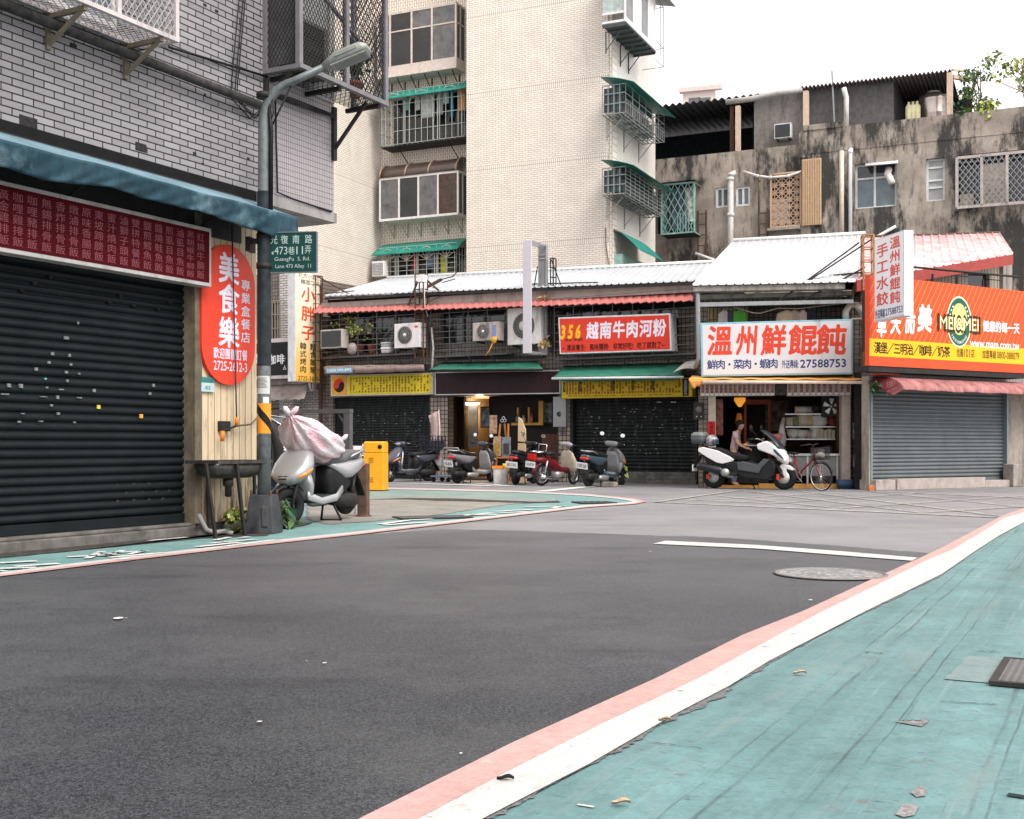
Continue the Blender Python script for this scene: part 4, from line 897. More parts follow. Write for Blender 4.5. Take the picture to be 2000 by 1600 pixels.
# centre lattice with struts
t = thing('sign_lattice', 'rusty angle iron lattice mast with slanting struts rising past the row roof edge', 'mast', A)
m = MB(); lx = A.X(817,-.5); lx2 = A.X(833,-.5); lattice(m,lx,lx2,-.65,-.45,A.Z(825,700,-.5),A.Z(825,536,-.5),11,.014); m.bar((lx2,-.5,A.Z(833,547,-.5)),(A.X(868,-.5),-.5,A.Z(868,577,-.5)),.025); m.bar((lx,-.5,A.Z(815,547,-.5)),(A.X(795,-.5),-.5,A.Z(795,602,-.5)),.022); m.bar((A.X(868,-.5),-.5,A.Z(868,575,-.5)),(lx2,-.5,A.Z(833,592,-.5)),.012); m.obj('frame', M_RUST, t)
m = MB(); pbox(m,A,(815,537),(826,550),-.72,-.5); m.obj('junction_box', M_WHITE, t)
m = MB(); m.tube([(lx2,-.6,A.Z(830,560,-.5)),(lx2+.05,-.65,A.Z(830,600,-.5)),(lx2+.12,-.6,A.Z(830,620,-.5))],.012,5); m.tube([(lx2+.1,-.4,A.Z(830,640,-.5)),(lx2+.16,-.4,A.Z(830,680,-.5)),(lx2+.1,-.4,A.Z(830,735,-.5))],.03,6); m.obj('cable', mat('pale_cable',(.5,.5,.48),.6), t)
t = thing('antenna', 'old rusty television aerial lying on the white roof by the lattice mast', 'antenna', A)
c1, c2, c3, c4 = A.q(836,560,.2), A.q(862,546,.2), A.q(885,540,.2), A.q(893,534,.2)
m = MB(); m.bar((c1[0],.2,c1[1]),(c2[0],.2,c2[1]),.04); m.obj('mast_foot', M_RUST, t)
m = MB(); m.tube([(c2[0],.2,c2[1]),(c3[0],.2,c3[1]),(c4[0],.2,c4[1]+.05)],.016,5); m.tube([(c2[0],.25,c2[1]-.08),(c3[0],.3,c3[1]-.06)],.014,5); m.obj('boom', M_DARKM, t)

# tall empty sign frame
t = thing('empty_sign_frame', 'tall empty white box sign frame with no face between the two green awnings', 'sign frame', A)
f0, f1 = A.q(1021,690,-1.15)[0], A.q(1037,690,-1.15)[0]; z0, z1 = A.Z(1028,690,-1.15), A.Z(1028,470,-1.15)
m = MB(); m.box(f0,f1,-1.15,-1.1,z0,z1); m.obj('front_post', mat('lavender_white_panel',(.52,.50,.54),.4,var=.05,dirt=.1), t, bev=.008)
m = MB(); m.box(f0,f1,-.36,-.31,z0,z1); m.obj('rear_panel', mat('grey_panel',(.25,.25,.26),.6,dirt=.3), t)
m = MB()
for z in (z0,z1-.05): m.box(f0,f0+.04,-1.1,-.36,z,z+.05); m.box(f1-.04,f1,-1.1,-.36,z,z+.05)
for z in (z0+H*.2,z0+H*.5,z0+H*.78,z1-.28): m.box(f0,f1,-.385,-.361,z,z+.03)
m.box(f1,f1+.02,-.4,-.3,z0,z1); m.obj('frame_rails', M_GREY, t)
m = MB(); lx = A.X(1077,-.3); lattice(m,lx,lx+.08,-.35,-.2,A.Z(1077,690,-.3),A.Z(1077,505,-.3),10,.013); m.bar((lx,-.3,A.Z(1077,508,-.3)),(A.X(1095,-.2),-.2,A.Z(1093,556,-.2)),.012); m.bar((A.X(1050,-.3),-.3,A.Z(1050,520,-.3)),(A.X(1043,-.2),-.2,A.Z(1043,562,-.2)),.012); m.bar((A.X(1037,-.3),-.3,A.Z(1037,555,-.3)),(A.X(1170,-.2),-.25,A.Z(1170,552,-.2)),.016); m.obj('bracket', M_DARKM, t)
for py in (576,668):
    a,z = A.q(1062,py,-.45); m = MB(); leaves(m,(a,-.42,z),(.12,.05,.1),40,.09,2.); [None]; m.obj('dry_straw', mat('dry_straw',(.5,.36,.2),.8,var=.3), t)

# --- signs of the row
def menu_cols(m, x0, x1, z0, z1, y, n, s, wd, skip=0, dz=0):
    for i in range(n):
        x = x0+(x1-x0)*(i+.5)/n; k = rnd.randint(3,6); st = rnd.randrange(len(s)-k)
        zz = dz*(i+.5)/n*(x1-x0)
        rows = 6; used = sorted(rnd.sample(range(1,rows-1),k-2))
        for j,r in enumerate([0]+used+[rows-1]):
            cell(m, s[st+j], x, z1+zz-(z1-z0)*(r+.5)/rows, wd, wd*1.05, y, .02)
MENU = '牛肉麵冬粉石鍋拌飯泡菜湯海鮮煎餅豆腐鍋年糕辣炒豬肉水餃冷麵烤肉套餐人蔘雞湯'
t = thing('menu_sign', 'yellow menu board with a red and black roundel at its left end', 'sign', A)
y = -.3; m = MB(); p = hexa(m,A,(646,733),(846,728),(646,774),(846,770),y,-.05); m.obj('box', mat('pale_sign_frame',(.5,.48,.4),.5,dirt=.2), t)
dz = (p[1][1]-p[0][1])/(p[1][0]-p[0][0])
def inner(m, fr, tl, tr, bl, br, y, d=.006): return hexa(m, fr, tl, tr, bl, br, y-d, y)
m = MB(); inner(m,A,(648.5,735.5),(677,734.8),(648.5,771.5),(677,771),y); m.obj('emblem_panel', mat('amber_panel',(.72,.33,.02),.45), t)
m = MB(); q = inner(m,A,(679,734.6),(842,730.5),(679,771),(842,767.5),y,.007); m.obj('panel', mat('yellow_panel',(.66,.52,.01),.45,var=.06), t)
ca, cz = A.q(662.5,753,y); rr = .2
m = MB(); up = [(ca+rr*cos(a),cz+rr*sin(a)) for a in [pi*i/16 for i in range(17)]]; mid = [(ca-rr/2-rr/2*cos(a), cz-rr/2*sin(a)*1) for a in [pi*i/10 for i in range(1,10)]]+[(ca+rr/2-rr/2*cos(a), cz+rr/2*sin(a)) for a in [pi*i/10 for i in range(0,10)]]
m.face(*[(a,y-.010,b) for a,b in up+mid]); m.obj('emblem_red', M_RED, t)
m = MB(); lo = [(ca-rr*cos(a),cz-rr*sin(a)) for a in [pi*i/16 for i in range(17)]]; m.face(*[(a,y-.010,b) for a,b in lo+mid[::-1]]); m.obj('emblem_black', M_INK, t)
m = MB(); menu_cols(m,q[0][0]+.06,q[1][0]-.06,q[0][1]+.04,q[3][1]-.04,y-.011,26,MENU,.066,dz=dz); m.obj('lettering', mat('brown_ink',(.2,.1,.01),.6), t)
t = thing('shop_sign', 'blank dark maroon sign box with a silver frame under the first green awning', 'sign', A)
m = MB(); hexa(m,A,(849,727),(1094,723),(849,772),(1094,769),-.3,-.05); m.obj('frame', mat('silver_frame',(.5,.5,.5),.4,.4), t)
m = MB(); hexa(m,A,(851,729),(1092,725),(851,770),(1092,767),-.308,-.299); m.obj('panel', mat('maroon_black_panel',(.028,.012,.016),.4,var=.3), t)
t = thing('awning', 'brown canvas awning with a blue printed strip above the roundel menu board', 'awning', A)
m = MB(); slope(m,A,(640,712,-.05),(829,710,-.05),(632,718,-.75),(828,714,-.75),30,2,lambda u,v:.012*sin(u*30)*v); slope(m,A,(632,718,-.75),(828,714,-.75),(634,731,-.72),(829,724,-.72),30,2,lambda u,v:-.015*abs(sin(u*17))*v); m.obj('canopy', mat('brown_pink_canvas',(.26,.19,.17),.7,dirt=.3,sc=9), t, sol=.008)
m = MB(); q = hexa(m,A,(637,719.5),(688,717.5),(637,729),(688,727.5),-.79,-.78); m.obj('printed_strip', mat('blue_strip',(.16,.32,.42),.5), t)
m = MB(); hrow(m,'大全帆布',q[0][0]+.02,q[0][0]+.38,(q[0][1]+q[3][1])/2,.11,-.794,.012); fit(m,'2896-8992',q[0][0]+.4,q[1][0]-.03,q[0][1]+.04,q[3][1]-.03,-.794,.01); m.obj('lettering', M_WHITE2, t)
M_GREENA = mat('green_awning_canvas',(.03,.16,.11),.55,var=.25,sc=4,dirt=.15,dcol=(.2,.25,.2))
t = thing('awning', 'plain green awning over the maroon sign box, left of the tall empty sign frame', 'awning', A)
m = MB(); slope(m,A,(864,708,-.1),(1050,705,-.1),(836,722,-1.),(1060,720,-1.),40,3,lambda u,v:-.03*sin(pi*v)+.006*sin(u*50)); m.obj('canopy', M_GREENA, t, sol=.01)
m = MB(); slope(m,A,(836,722,-1.),(1060,720,-1.),(838,727,-.98),(1060,724.5,-.98)); a,z = A.q(850,700,-.1); b,z2 = A.q(1062,697,-.1); m.bar((a,-.1,z),(b,-.1,z2),.03); m.obj('valance', M_DARKM, t, sol=.01)
t = thing('awning', 'faded green awning with a frilled edge and torn corner above the second yellow menu', 'awning', A)
m = MB(); slope(m,A,(1100,715,-.1),(1338,708,-.1),(1080,737,-1.05),(1330,733,-1.05),40,3,lambda u,v:-.03*sin(pi*v)+.006*sin(u*50)); slope(m,A,(1082,738,-1.05),(1330,734,-1.05),(1096,744,-1.0),(1328,741,-1.0),60,3,lambda u,v:-.03*abs(sin(u*26))*v); m.obj('canopy', M_GREENA, t, sol=.01)
m = MB(); a,z = A.q(1078,738,-1.05); b,z2 = A.q(1335,735,-1.05); m.tube([(a,-1.05,z-.02),(b,-1.05,z2-.02)],.03,6); m.obj('roller', M_WHITE, t)
m = MB(); slope(m,A,(1340,706,-.3),(1362,702,-.3),(1314,728,-1.1),(1358,722,-.8),6,4,lambda u,v:.06*sin(u*3)*v); m.obj('torn_flap', mat('pale_torn_sheet',(.62,.58,.54),.6,dirt=.4), t, sol=.008)
t = thing('menu_sign', 'long yellow menu board with a teal edge under the second green awning', 'sign', A)
y = -.35; m = MB(); p = hexa(m,A,(1097,742),(1352,738),(1097,778.5),(1352,774.5),y,-.1); m.obj('panel', mat('amber_yellow_panel',(.64,.44,.008),.45,var=.06), t)
m = MB(); hexa(m,A,(1094.5,742),(1096.5,742),(1094.5,778.5),(1096.5,778.5),y-.003,-.1); m.obj('teal_edge', mat('teal_edge',(.02,.22,.24),.5), t)
m = MB(); q = hexa(m,A,(1333,740),(1345,739.6),(1333,773.5),(1345,773),y-.006,y-.001); m.obj('black_strip', M_BLACK, t)
m = MB(); vrow(m,'營業時間電話外送',(q[0][0]+q[1][0])/2,q[3][1]-.03,q[0][1]+.03,.09,y-.01,.02); m.obj('strip_lettering', mat('pale_blue_ink',(.4,.5,.6),.5), t)
dz = (p[1][1]-p[0][1])/(p[1][0]-p[0][0])
m = MB(); menu_cols(m,p[0][0]+.12,A.X(1330,y),p[0][1]+.10,p[3][1]-.03,y-.006,38,MENU,.058,dz=dz); m.obj('lettering', mat('dark_red_ink',(.26,.05,.01),.6), t)
m = MB(); [fit(m,'80 90 75 100',p[0][0]+.2+i*.75,p[0][0]+.8+i*.75,p[0][1]+.04+dz*i*.75,p[0][1]+.07+dz*i*.75,y-.006,0,dz) for i in range(4)]; [vrow(m,'越式料理',A.X(px,y),p[3][1]-.06,p[0][1]+.16,.085,y-.007,.03) for px in (1102,1134,1198,1236,1275)]; m.obj('heading_lettering', M_INK, t)
# 356 sign
t = thing('shop_sign', 'bright red boxed sign with white characters and the yellow number 356', 'sign', A)
y = -.62; m = MB(); p = hexa(m,A,(1090,620),(1309,612),(1093,692),(1312,685),y,-.25); m.obj('box', mat('white_sign_box',(.66,.65,.66),.45,dirt=.15), t, bev=.01)
m = MB(); q = hexa(m,A,(1093,623),(1306,615.5),(1095.5,689),(1308.5,682),y-.006,y-.001); m.obj('panel', mat('vermilion_panel',(.64,.04,.018),.4,var=.06), t)
dz = (q[1][1]-q[0][1])/(q[1][0]-q[0][0]); Xq = lambda px: A.X(px,y)
zc = lambda px,py: A.Z(px,py,y)
m = MB(); hrow(m,'356',Xq(1098),Xq(1142),zc(1098,648),.47,y-.010,.05,1.35,dz,.12); m.obj('number', mat('yellow_ink',(.8,.48,.01),.5), t)
m = MB(); hrow(m,'越南牛肉河粉',Xq(1145),Xq(1302),zc(1145,646.5),.44,y-.010,.035,.95,dz,.04); m.obj('lettering', mat('lilac_white_ink',(.74,.70,.80),.5), t)
m = MB(); fit(m,'oo viet',Xq(1104),Xq(1139),zc(1104,667),zc(1104,660),y-.010,.02,dz); hrow(m,'~清淡養生‧風味獨特‧非常好吃!吃了就對了~',Xq(1098),Xq(1302),zc(1098,680),.17,y-.010,.02,1.,dz); m.obj('slogan_lettering', mat('dark_red_black_ink',(.05,.01,.01),.5), t)

# --- air conditioners
def ac(label, tl, br, dep, fan, rim, name='air_conditioner', cas=(.6,.58,.57), logo=None, fr=None, dirt=.25, dd=.3):
    fr = fr or A; a,b,z0,z1 = rect(fr,tl,br,dep); t = thing(name, label, 'air conditioner', Loc(fr.M @ Vector((a,dep,z0)), fr.rz))
    w_, h_ = b-a, z1-z0
    MB().box(0,w_,0,dd,0,h_).obj('casing', mat('ac_casing_%02d'%int(cas[0]*100),cas,.5,dirt=dirt), t, bev=.012)
    if fan:
        cx,cz,rr = fan[0]*w_, fan[1]*h_, fan[2]*h_
        m = MB(); m.lathe([(.001,0),(rr,0),(rr,.012)],(cx,-.001,cz),'y',24); m.obj('fan_opening', mat('ac_fan_dark_%d'%rim,((.06,.055,.05),(.10,.11,.10))[rim],.7,var=.4,sc=30), t)
        m = MB(); [m.bar((cx,-.02,cz),(cx+rr*cos(i*pi/10),-.02,cz+rr*sin(i*pi/10)),.003) for i in range(20)]
        for k in (.35,.6,.85,1.): m.tube([(cx+rr*k*cos(i*pi/12),-.02,cz+rr*k*sin(i*pi/12)) for i in range(24)],.0045,4,closed=True)
        m.obj('fan_grille', mat('ac_grille',(.3,.29,.28),.5,.2), t)
        MB().lathe([(.001,-.03),(rr*(.42 if rim else .2),-.03),(rr*(.42 if rim else .2),0)][::-1],(cx,0,cz),'y',16).obj('fan_hub', mat('ac_hub',(.62,.6,.57),.5), t)
    else:
        m = MB(); m.box(.04,w_-.04,-.012,-.002,.04,h_-.04); m.obj('screen', mat('ac_screen',(.05,.055,.06),.6,var=.3,sc=40), t)
        m = MB(); [m.box(.04,w_-.04,-.018,-.012,.05+i*.03,.056+i*.03) for i in range(int((h_-.08)/.03))]; m.obj('louvre', mat('ac_louvre',(.12,.12,.12),.5,.2), t)
    if logo:
        m = MB(); m.box(w_*.8,w_*.93,-.006,0,h_*.8,h_*.88); m.obj('badge', logo, t)
    m = MB(); [m.box(x-.02,x+.02,0,dd+.1,-.05,-.005) for x in (w_*.15,w_*.85)]; m.obj('bracket', M_DARKM, t)
    return t
ac('white outdoor air conditioner with dark fan hung right of the potted plants', (770,633),(820,678), -.72, (.42,.52,.36), 0, logo=M_RED, cas=(.66,.63,.62))
ac('small grimy air conditioner with a blue label tilted on the bars', (923,631),(973,664), -.75, (.42,.5,.4), 0, cas=(.42,.37,.34), dirt=.5)
ac('large cream air conditioner with a grey fan behind the empty sign frame', (991,603),(1056,671), -.5, (.5,.5,.34), 1, cas=(.66,.64,.56), dirt=.1)
ac('old boxy window air conditioner with a dark screen at the left end of the ledge', (626,645),(668,679), -.75, None, 0, cas=(.45,.41,.37), dirt=.3)
m = MB(); a,b,z0,z1 = rect(A,(961,635),(968,661),-.76)
m.box(a,b,-.757,-.751,z0,z1); setp(m.obj('ac_label', mat('blue_label',(.2,.24,.45),.5,var=.6,sc=40), None, A), 'narrow blue sticker on the small grimy tilted air conditioner','sticker')
m = MB(); a,z = A.q(964,663,-.82); m.loft([sup((a,-.8,z-.1),(1,0,0),(0,1,0),.05,.03,8), sup((a,-.8,z),(1,0,0),(0,1,0),.1,.05,8), sup((a+.02,-.8,z+.07),(1,0,0),(0,1,0),.06,.04,8)]); m.tube([(a-.02,-.8,z-.06),(a-.15,-.8,z-.3),(a-.3,-.75,z-.42)],.016,5)
m.obj('cloth_rag', mat('orange_rag',(.7,.35,.03),.8,var=.3), None, A, label='orange rag knotted under the small grimy air conditioner', cat='cloth')
# --- plants and clutter on the ledge
M_POT = mat('terracotta_pot',(.4,.13,.07),.8,dirt=.3)
def ledge_plant(px, w, h, n, label, pz=690, pot=.13):
    a,z = A.q(px,pz,-.25); t = thing('potted_plant', label, 'plant', Loc(A.M @ Vector((a,-.25,z)), A.rz), 'plants on the window ledge')
    MB().lathe([(pot*.72,0),(pot,pot*1.6),(pot*1.12,pot*1.6),(pot*1.12,pot*1.9),(.001,pot*1.9)],n=14).obj('pot', M_POT, t)
    m = MB()
    for i in range(5):
        x,yy = rnd.uniform(-w,w), rnd.uniform(-.3,.1); hh = h*rnd.uniform(.6,1); m.tube([(0,0,pot*1.8),(x*.4,yy*.4,hh*.6),(x,yy,hh)],.009,5)
    m.obj('stem', M_RUST, t); m = MB()
    for i in range(9): leaves(m,(rnd.uniform(-w,w),rnd.uniform(-.35,.1),h*rnd.uniform(.5,1.05)),(.14,.1,.1),n//9,.06)
    m.obj('foliage', LEAFY, t)
ledge_plant(684,.55,1.0,150,'leggy yellow-green plant in a terracotta pot next to the old window air conditioner')
ledge_plant(703,.3,.75,90,'yellow-leaved plant in a terracotta pot behind the middle of the left window bars')
ledge_plant(727,.38,.85,60,'sparse small-leaved plant in the terracotta pot nearest the white fan unit')
a,z = A.q(757,690,-.3); t = thing('storage_tubs', 'stack of two white plastic tubs on the ledge beside the white fan unit', 'tub', Loc(A.M @ Vector((a,-.3,z)), A.rz))
MB().loft([sup((0,0,0),(1,0,0),(0,1,0),.15,.12,12,5),sup((0,0,.16),(1,0,0),(0,1,0),.18,.14,12,5)]).obj('lower_tub', M_WHITE, t)
MB().loft([sup((0,0,.165),(1,0,0),(0,1,0),.15,.12,12,5),sup((0,0,.30),(1,0,0),(0,1,0),.18,.14,12,5)]).obj('upper_tub', mat('greyish_tub',(.5,.5,.52),.5), t)
a,z = A.q(688,692,-.45); m = MB(); m.ball((a,-.45,z+.16),.17,12,8,(1,.7,1.05),.12); m.obj('plastic_bag', mat('dull_clear_bag',(.33,.29,.27),.35,var=.4,sc=9,bmp=.4,bsc=14), None, A, label='crumpled grey plastic bag wedged on the left window ledge', cat='bag')

# --- open shop with warm light (second shop)
i0, i1 = h2[0], h2[1]
m = MB(); m.box(i0-.4,i1+.3,3.2,3.3,0,2.5); m.obj('back_wall', mat('ochre_wall',(.5,.30,.07),.8,var=.2), ra)
m = MB(); m.box(i0-.42,i0-.35,.22,3.2,0,2.5); m.box(i1+.25,i1+.32,.22,3.2,0,2.5); m.box(i0-.35,i1+.25,.22,3.19,2.32,2.4); m.box(i0,i1,.0,3.2,.002,.05); m.obj('shop_lining', mat('dark_brown_lining',(.05,.035,.025),.7), ra)
m = MB(); a0,a1,z0,z1 = rect(A,(890,790),(906,880),.9); m.box(a0,a1,.9,1.0,.05,2.32); a0,a1,_,_ = rect(A,(955,790),(1000,880),1.1); m.box(a0,i1+.2,1.1,1.2,.05,2.32); m.obj('column_and_dark_fill', mat('black_column_fill',(.02,.016,.014),.5), ra)  # column, plus a dark wall added to keep the shop's right side dark
m = MB(); a0 = A.X(1000,.9); a1 = A.X(1062,.9); zs = A.Z(1030,828,.9)
m.box(a0,a1,.86,.92,zs-.04,zs+.03); m.box(a1-.14,a1,.86,.92,zs+.03,zs+.62); [m.box(x-.025,x+.025,.87,.91,zs+.03,zs+.45) for x in (a0+.2,a0+.55)]; m.obj('window_trim', mat('amber_wood',(.62,.33,.07),.6), ra)
m = MB(); m.box(A.X(1062,.4),i1-.02,.3,.42,.05,1.25); m.obj('wood_counter', mat('red_brown_boards',(.09,.03,.02),.6,dirt=.2), ra)
t = thing('ceiling_lamp', 'bright lamp hanging in the doorway of the open amber-lit shop', 'lamp', Loc(A.M @ Vector((A.X(918,1.3),1.3,2.02)), A.rz))
m = MB(); m.tube([(-.3,0,.12),(.3,0,.12)],.03,8); o = m.obj('tube', mat('lit_tube',(1,.93,.8),.5,emit=9,var=0), t)
m = MB(); m.box(-.33,.33,-.05,.05,.155,.19); m.bar((-.2,0,.19),(-.2,0,.3),.006); m.obj('fitting', M_WHITE, t)
ld = bpy.data.lights.new('shop_light','POINT'); ld.energy = 300; ld.color = (1,.66,.3); ld.shadow_soft_size = .15
lo_ = bpy.data.objects.new('shop_light', ld); COL.objects.link(lo_); lo_.parent = t; lo_.location = (0,.3,-.1)
m = MB(); m.box(A.X(906,1.5),A.X(932,1.5),1.5,1.55,.9,2.1); m.obj('grey_panel', mat('grey_door',(.3,.3,.3),.5), ra)
# meter cabinet on the pier between shop two and three
for k,(px_,dp,z_,h_,r_,c_,l_) in enumerate(((1012,1.0,1.02,.24,.05,(.1,.2,.08),'green bottle on the amber window ledge of the open shop'),(1024,1.0,1.02,.2,.06,(.5,.45,.35),'cream jar on the amber window ledge of the open shop'),(1040,1.0,1.02,.26,.05,(.3,.08,.03),'brown bottle at the right of the amber window ledge'))):
    MB().lathe([(r_*.9,0),(r_,.02),(r_,h_*.6),(r_*.4,h_*.8),(r_*.4,h_),(.001,h_)],n=12).obj('bottle', mat('shop_bottle_%d'%k,c_,.2), None, Loc(A.M @ Vector((A.X(px_,.84),.80,zs+.032)), A.rz), label=l_, cat='bottle', group='bottles on the amber ledge')
for k,(px_,l_) in enumerate(((1068,'dark framed picture over the red-brown counter'),(949,'small framed notice on the lit wall of the open shop'))):
    a_,z_ = A.q(px_,806 if k == 0 else 815,1.0 if k == 0 else 1.08); m = MB(); m.box(a_-.16,a_+.16,1.04,1.07,z_-.3,z_+.3); o_ = setp(m.obj('picture', mat('dark_picture_frame',(.06,.05,.04),.4), None, A), l_, 'picture'); m = MB(); m.box(a_-.13,a_+.13,1.034,1.0395,z_-.26,z_+.26); m.obj('print', mat('blue_grey_print',(.22,.26,.28),.5,var=.9,sc=9), o_)
for k,(px_,l_) in enumerate(((1040,'round wooden stool nearest the red-brown counter'),(1018,'round wooden stool behind the black scooter'))):
    t = thing('stool', l_, 'stool', Loc(A.M @ Vector((A.X(px_,.5),.62,.052)), A.rz), 'stools in the open shop'); MB().lathe([(.15,.42),(.16,.44),(.16,.46),(.001,.465)],n=16).obj('seat', mat('stool_wood',(.3,.14,.06),.5), t); m = MB(); [m.bar((.12*cos(q_),.12*sin(q_),0),(.09*cos(q_),.09*sin(q_),.42),.012) for q_ in (.8,2.4,3.9,5.5)]; m.obj('legs', M_DARKM, t)
t = thing('meter_cabinet', 'grey metal meter cabinet with a round dial window left of the middle shutter', 'cabinet', A)
m = MB(); a,b,z0,z1 = pbox(m,A,(1080,775),(1105,834),-.2,-.01); m.obj('casing', mat('pale_grey_cabinet',(.3,.3,.31),.5,.2,dirt=.2,sc=30), t, bev=.01)
m = MB(); ca,cz = A.q(1092,809,-.2); m.lathe([(.001,.0),(.07,0),(.07,.012)],(ca,-.2,cz),'y',18); m.obj('dial_window', M_BLACK, t)
m = MB(); m.lathe([(.001,.013),(.035,.013)],(ca+.01,-.202,cz),'y',12); m.obj('dial', M_GREY, t)
m = MB(); pbox(m,A,(1094,838),(1107,850),-.03,-.003); hexa(m,A,(1090,775),(1093,775),(1090,760),(1093,760),-.03,-.01); setp(m.obj('house_number_plate', mat('pale_teal_plate',(.35,.5,.5),.5), None, A),'pale teal number plate under the grey meter cabinet','house number')
m = MB(); m.box(h2[1]+.01,h3[0]-.03,-.03,-.001,0,2.3); m.obj('pier_tile', T_PIER, ra); m = MB(); m.box(h1[1]+.06,h2[0]-.01,-.03,-.001,0,2.3); m.obj('pier_tile', T_PIER, ra)
# ---------------------------------------------------------------- noodle shop
Bf = Fr(1500, 953, -15000)
wb = thing('noodle_shop', 'open fronted noodle shop with a steep white metal roof and dark kitchen', 'building', Bf)
bx0, bx1 = Bf.X(1364), Bf.X(1690)
o0, o1 = Bf.X(1398), Bf.X(1643)
M_PLAST = mat('cream_plaster_post',(.52,.46,.38),.7,dirt=.3,dcol=(.2,.14,.1))
m = MB(); m.box(bx0,Bf.X(1383),0,.5,0,4.4); m.box(Bf.X(1660)+.005,bx1,.25,.6,0,4.4); m.obj('side_pier', T_ROW, wb)
m = MB(); m.box(Bf.X(1383)+.003,o0,-.05,.35,0,2.3); m.obj('post', M_PLAST, wb)
m = MB(); m.box(o1,Bf.X(1660),-.08,.35,0,2.3); m.obj('post', M_PLAST, wb)
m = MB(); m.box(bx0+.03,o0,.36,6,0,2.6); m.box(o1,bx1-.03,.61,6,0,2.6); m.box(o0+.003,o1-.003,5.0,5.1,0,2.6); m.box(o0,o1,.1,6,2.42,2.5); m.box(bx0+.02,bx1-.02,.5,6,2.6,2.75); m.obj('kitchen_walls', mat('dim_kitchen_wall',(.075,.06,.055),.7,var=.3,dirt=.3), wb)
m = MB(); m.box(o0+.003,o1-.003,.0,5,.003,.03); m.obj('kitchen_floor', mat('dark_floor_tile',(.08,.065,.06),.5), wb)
m = MB(); m.box(o0-.05,Bf.X(1480),-.22,-.0,.0,.06); m.box(Bf.X(1480)+.01,Bf.X(1665),-.2,-.02,.0,.10); m.obj('entrance_sill', mat('orange_painted_kerb',(.55,.28,.06),.7,dirt=.4), wb)
m = MB(); zf1 = Bf.Z(1500,628); m.wall(bx0,bx1,2.45,4.25,.02,.2,[(Bf.X(1372),Bf.X(1655),Bf.Z(1500,640),Bf.Z(1500,588))]); m.box(bx0,bx1,1.4,1.5,2.6,4.3); m.box(bx0,bx1,.2,1.4,2.76,2.8); m.obj('upper_wall', T_ROW, wb)
m = MB(); a,b,z0,z1 = rect(Bf,(1376,590),(1462,632),1.2); m.box(a,b,1.2,1.25,z0,z1); m.obj('back_tile', tile('yellow_stack_tile',(.42,.33,.14),(.1,.08,.05),.09,.3,.012,off=0), wb)
# gutters and beams
m = MB(); hexa(m,Bf,(1354,559),(1651,552),(1354,570),(1651,565),-.85,-.6); m.obj('gutter', mat('mouldy_gutter',(.3,.28,.25),.8,var=.3,dirt=.6,dcol=(.06,.055,.05),dsc=4), wb, bev=.02)
m = MB(); hexa(m,Bf,(1364,576),(1664,568),(1364,584),(1664,576),-.5,-.3); m.obj('concrete_lintel', M_CONC, wb)
m = MB(); hexa(m,Bf,(1365,591),(1667,585),(1365,599),(1667,592),-.75,-.65); m.obj('steel_beam', M_GREY, wb)
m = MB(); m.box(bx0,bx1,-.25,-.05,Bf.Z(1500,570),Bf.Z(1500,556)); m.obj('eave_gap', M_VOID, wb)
m = MB(); a,z = Bf.q(1363,570,-.75); m.tube([(a,-.75,z),(a,-.75,z-.1),(a+.02,-.75,Bf.Z(1363,700,-.75)),(a-.05,-.6,Bf.Z(1363,716,-.75))],.05,8); m.obj('downpipe', M_GREY, wb)
# roof
p1, p2 = Bf.q(1352,558,-.9), Bf.q(1672,551,-.9); q1, q2 = Bf.q(1432,472,3.4), Bf.q(1690,458,3.4)
el, er = Vector((p1[0],-.9,p1[1])), Vector((p2[0],-.9,p2[1])); bl, br_ = Vector((q1[0],3.4,q1[1])), Vector((q2[0],3.4,q2[1]))
NW = 19
m = MB(); m.sheet(lambda u,v: el.lerp(er,u).lerp(bl.lerp(br_,u),v)+Vector((0,0,.03*max(0,cos(2*pi*u*NW))**10)), NW*10, 2)
m.add([bl,br_,br_+Vector((0,2.5,-.8)),bl+Vector((0,2.5,-.8))],[(0,1,2,3)]); m.obj('roof', mat('bright_metal_roof',(.52,.52,.53),.45,.05,var=.06,sc=1.2,dirt=.2,dcol=(.36,.34,.32)), wb, sol=.006)
m = MB(); m.tube([bl+Vector((0,0,.03)),br_+Vector((0,0,.03))],.05,6); m.obj('ridge_cap', M_WHITE, wb)
m = MB(); m.face(el+Vector((.03,.05,-.02)), bl+Vector((.03,0,-.02)), Vector((bl.x+.03,bl.y,4.2)), Vector((el.x+.03,0.02,4.2))); m.face(er+Vector((-.03,.05,-.02)), br_+Vector((-.03,0,-.02)), Vector((br_.x-.03,br_.y,4.2)), Vector((er.x-.03,0.02,4.2))); m.obj('gable_wall', mat('grey_gable',(.3,.28,.27),.8,dirt=.3), wb)
# roof struts to the tower sign
m = MB()
for a_,b_ in (((1520,589,-.7),(1678,474,-.6)),((1524,585,-.7),(1702,468,-.6)),((1566,588,-.7),(1690,522,-.6)),((1586,542,-.2),(1690,532,-.5))):
    a,z = Bf.q(*a_); c,z2 = Bf.q(*b_); m.bar((a,a_[2],z),(c,b_[2],z2),.018)
setp(m.obj('stay_rod', M_DARKM, None, Bf), 'thin dark stay rods slanting across the steep white roof to the tall sign', 'stay rods')
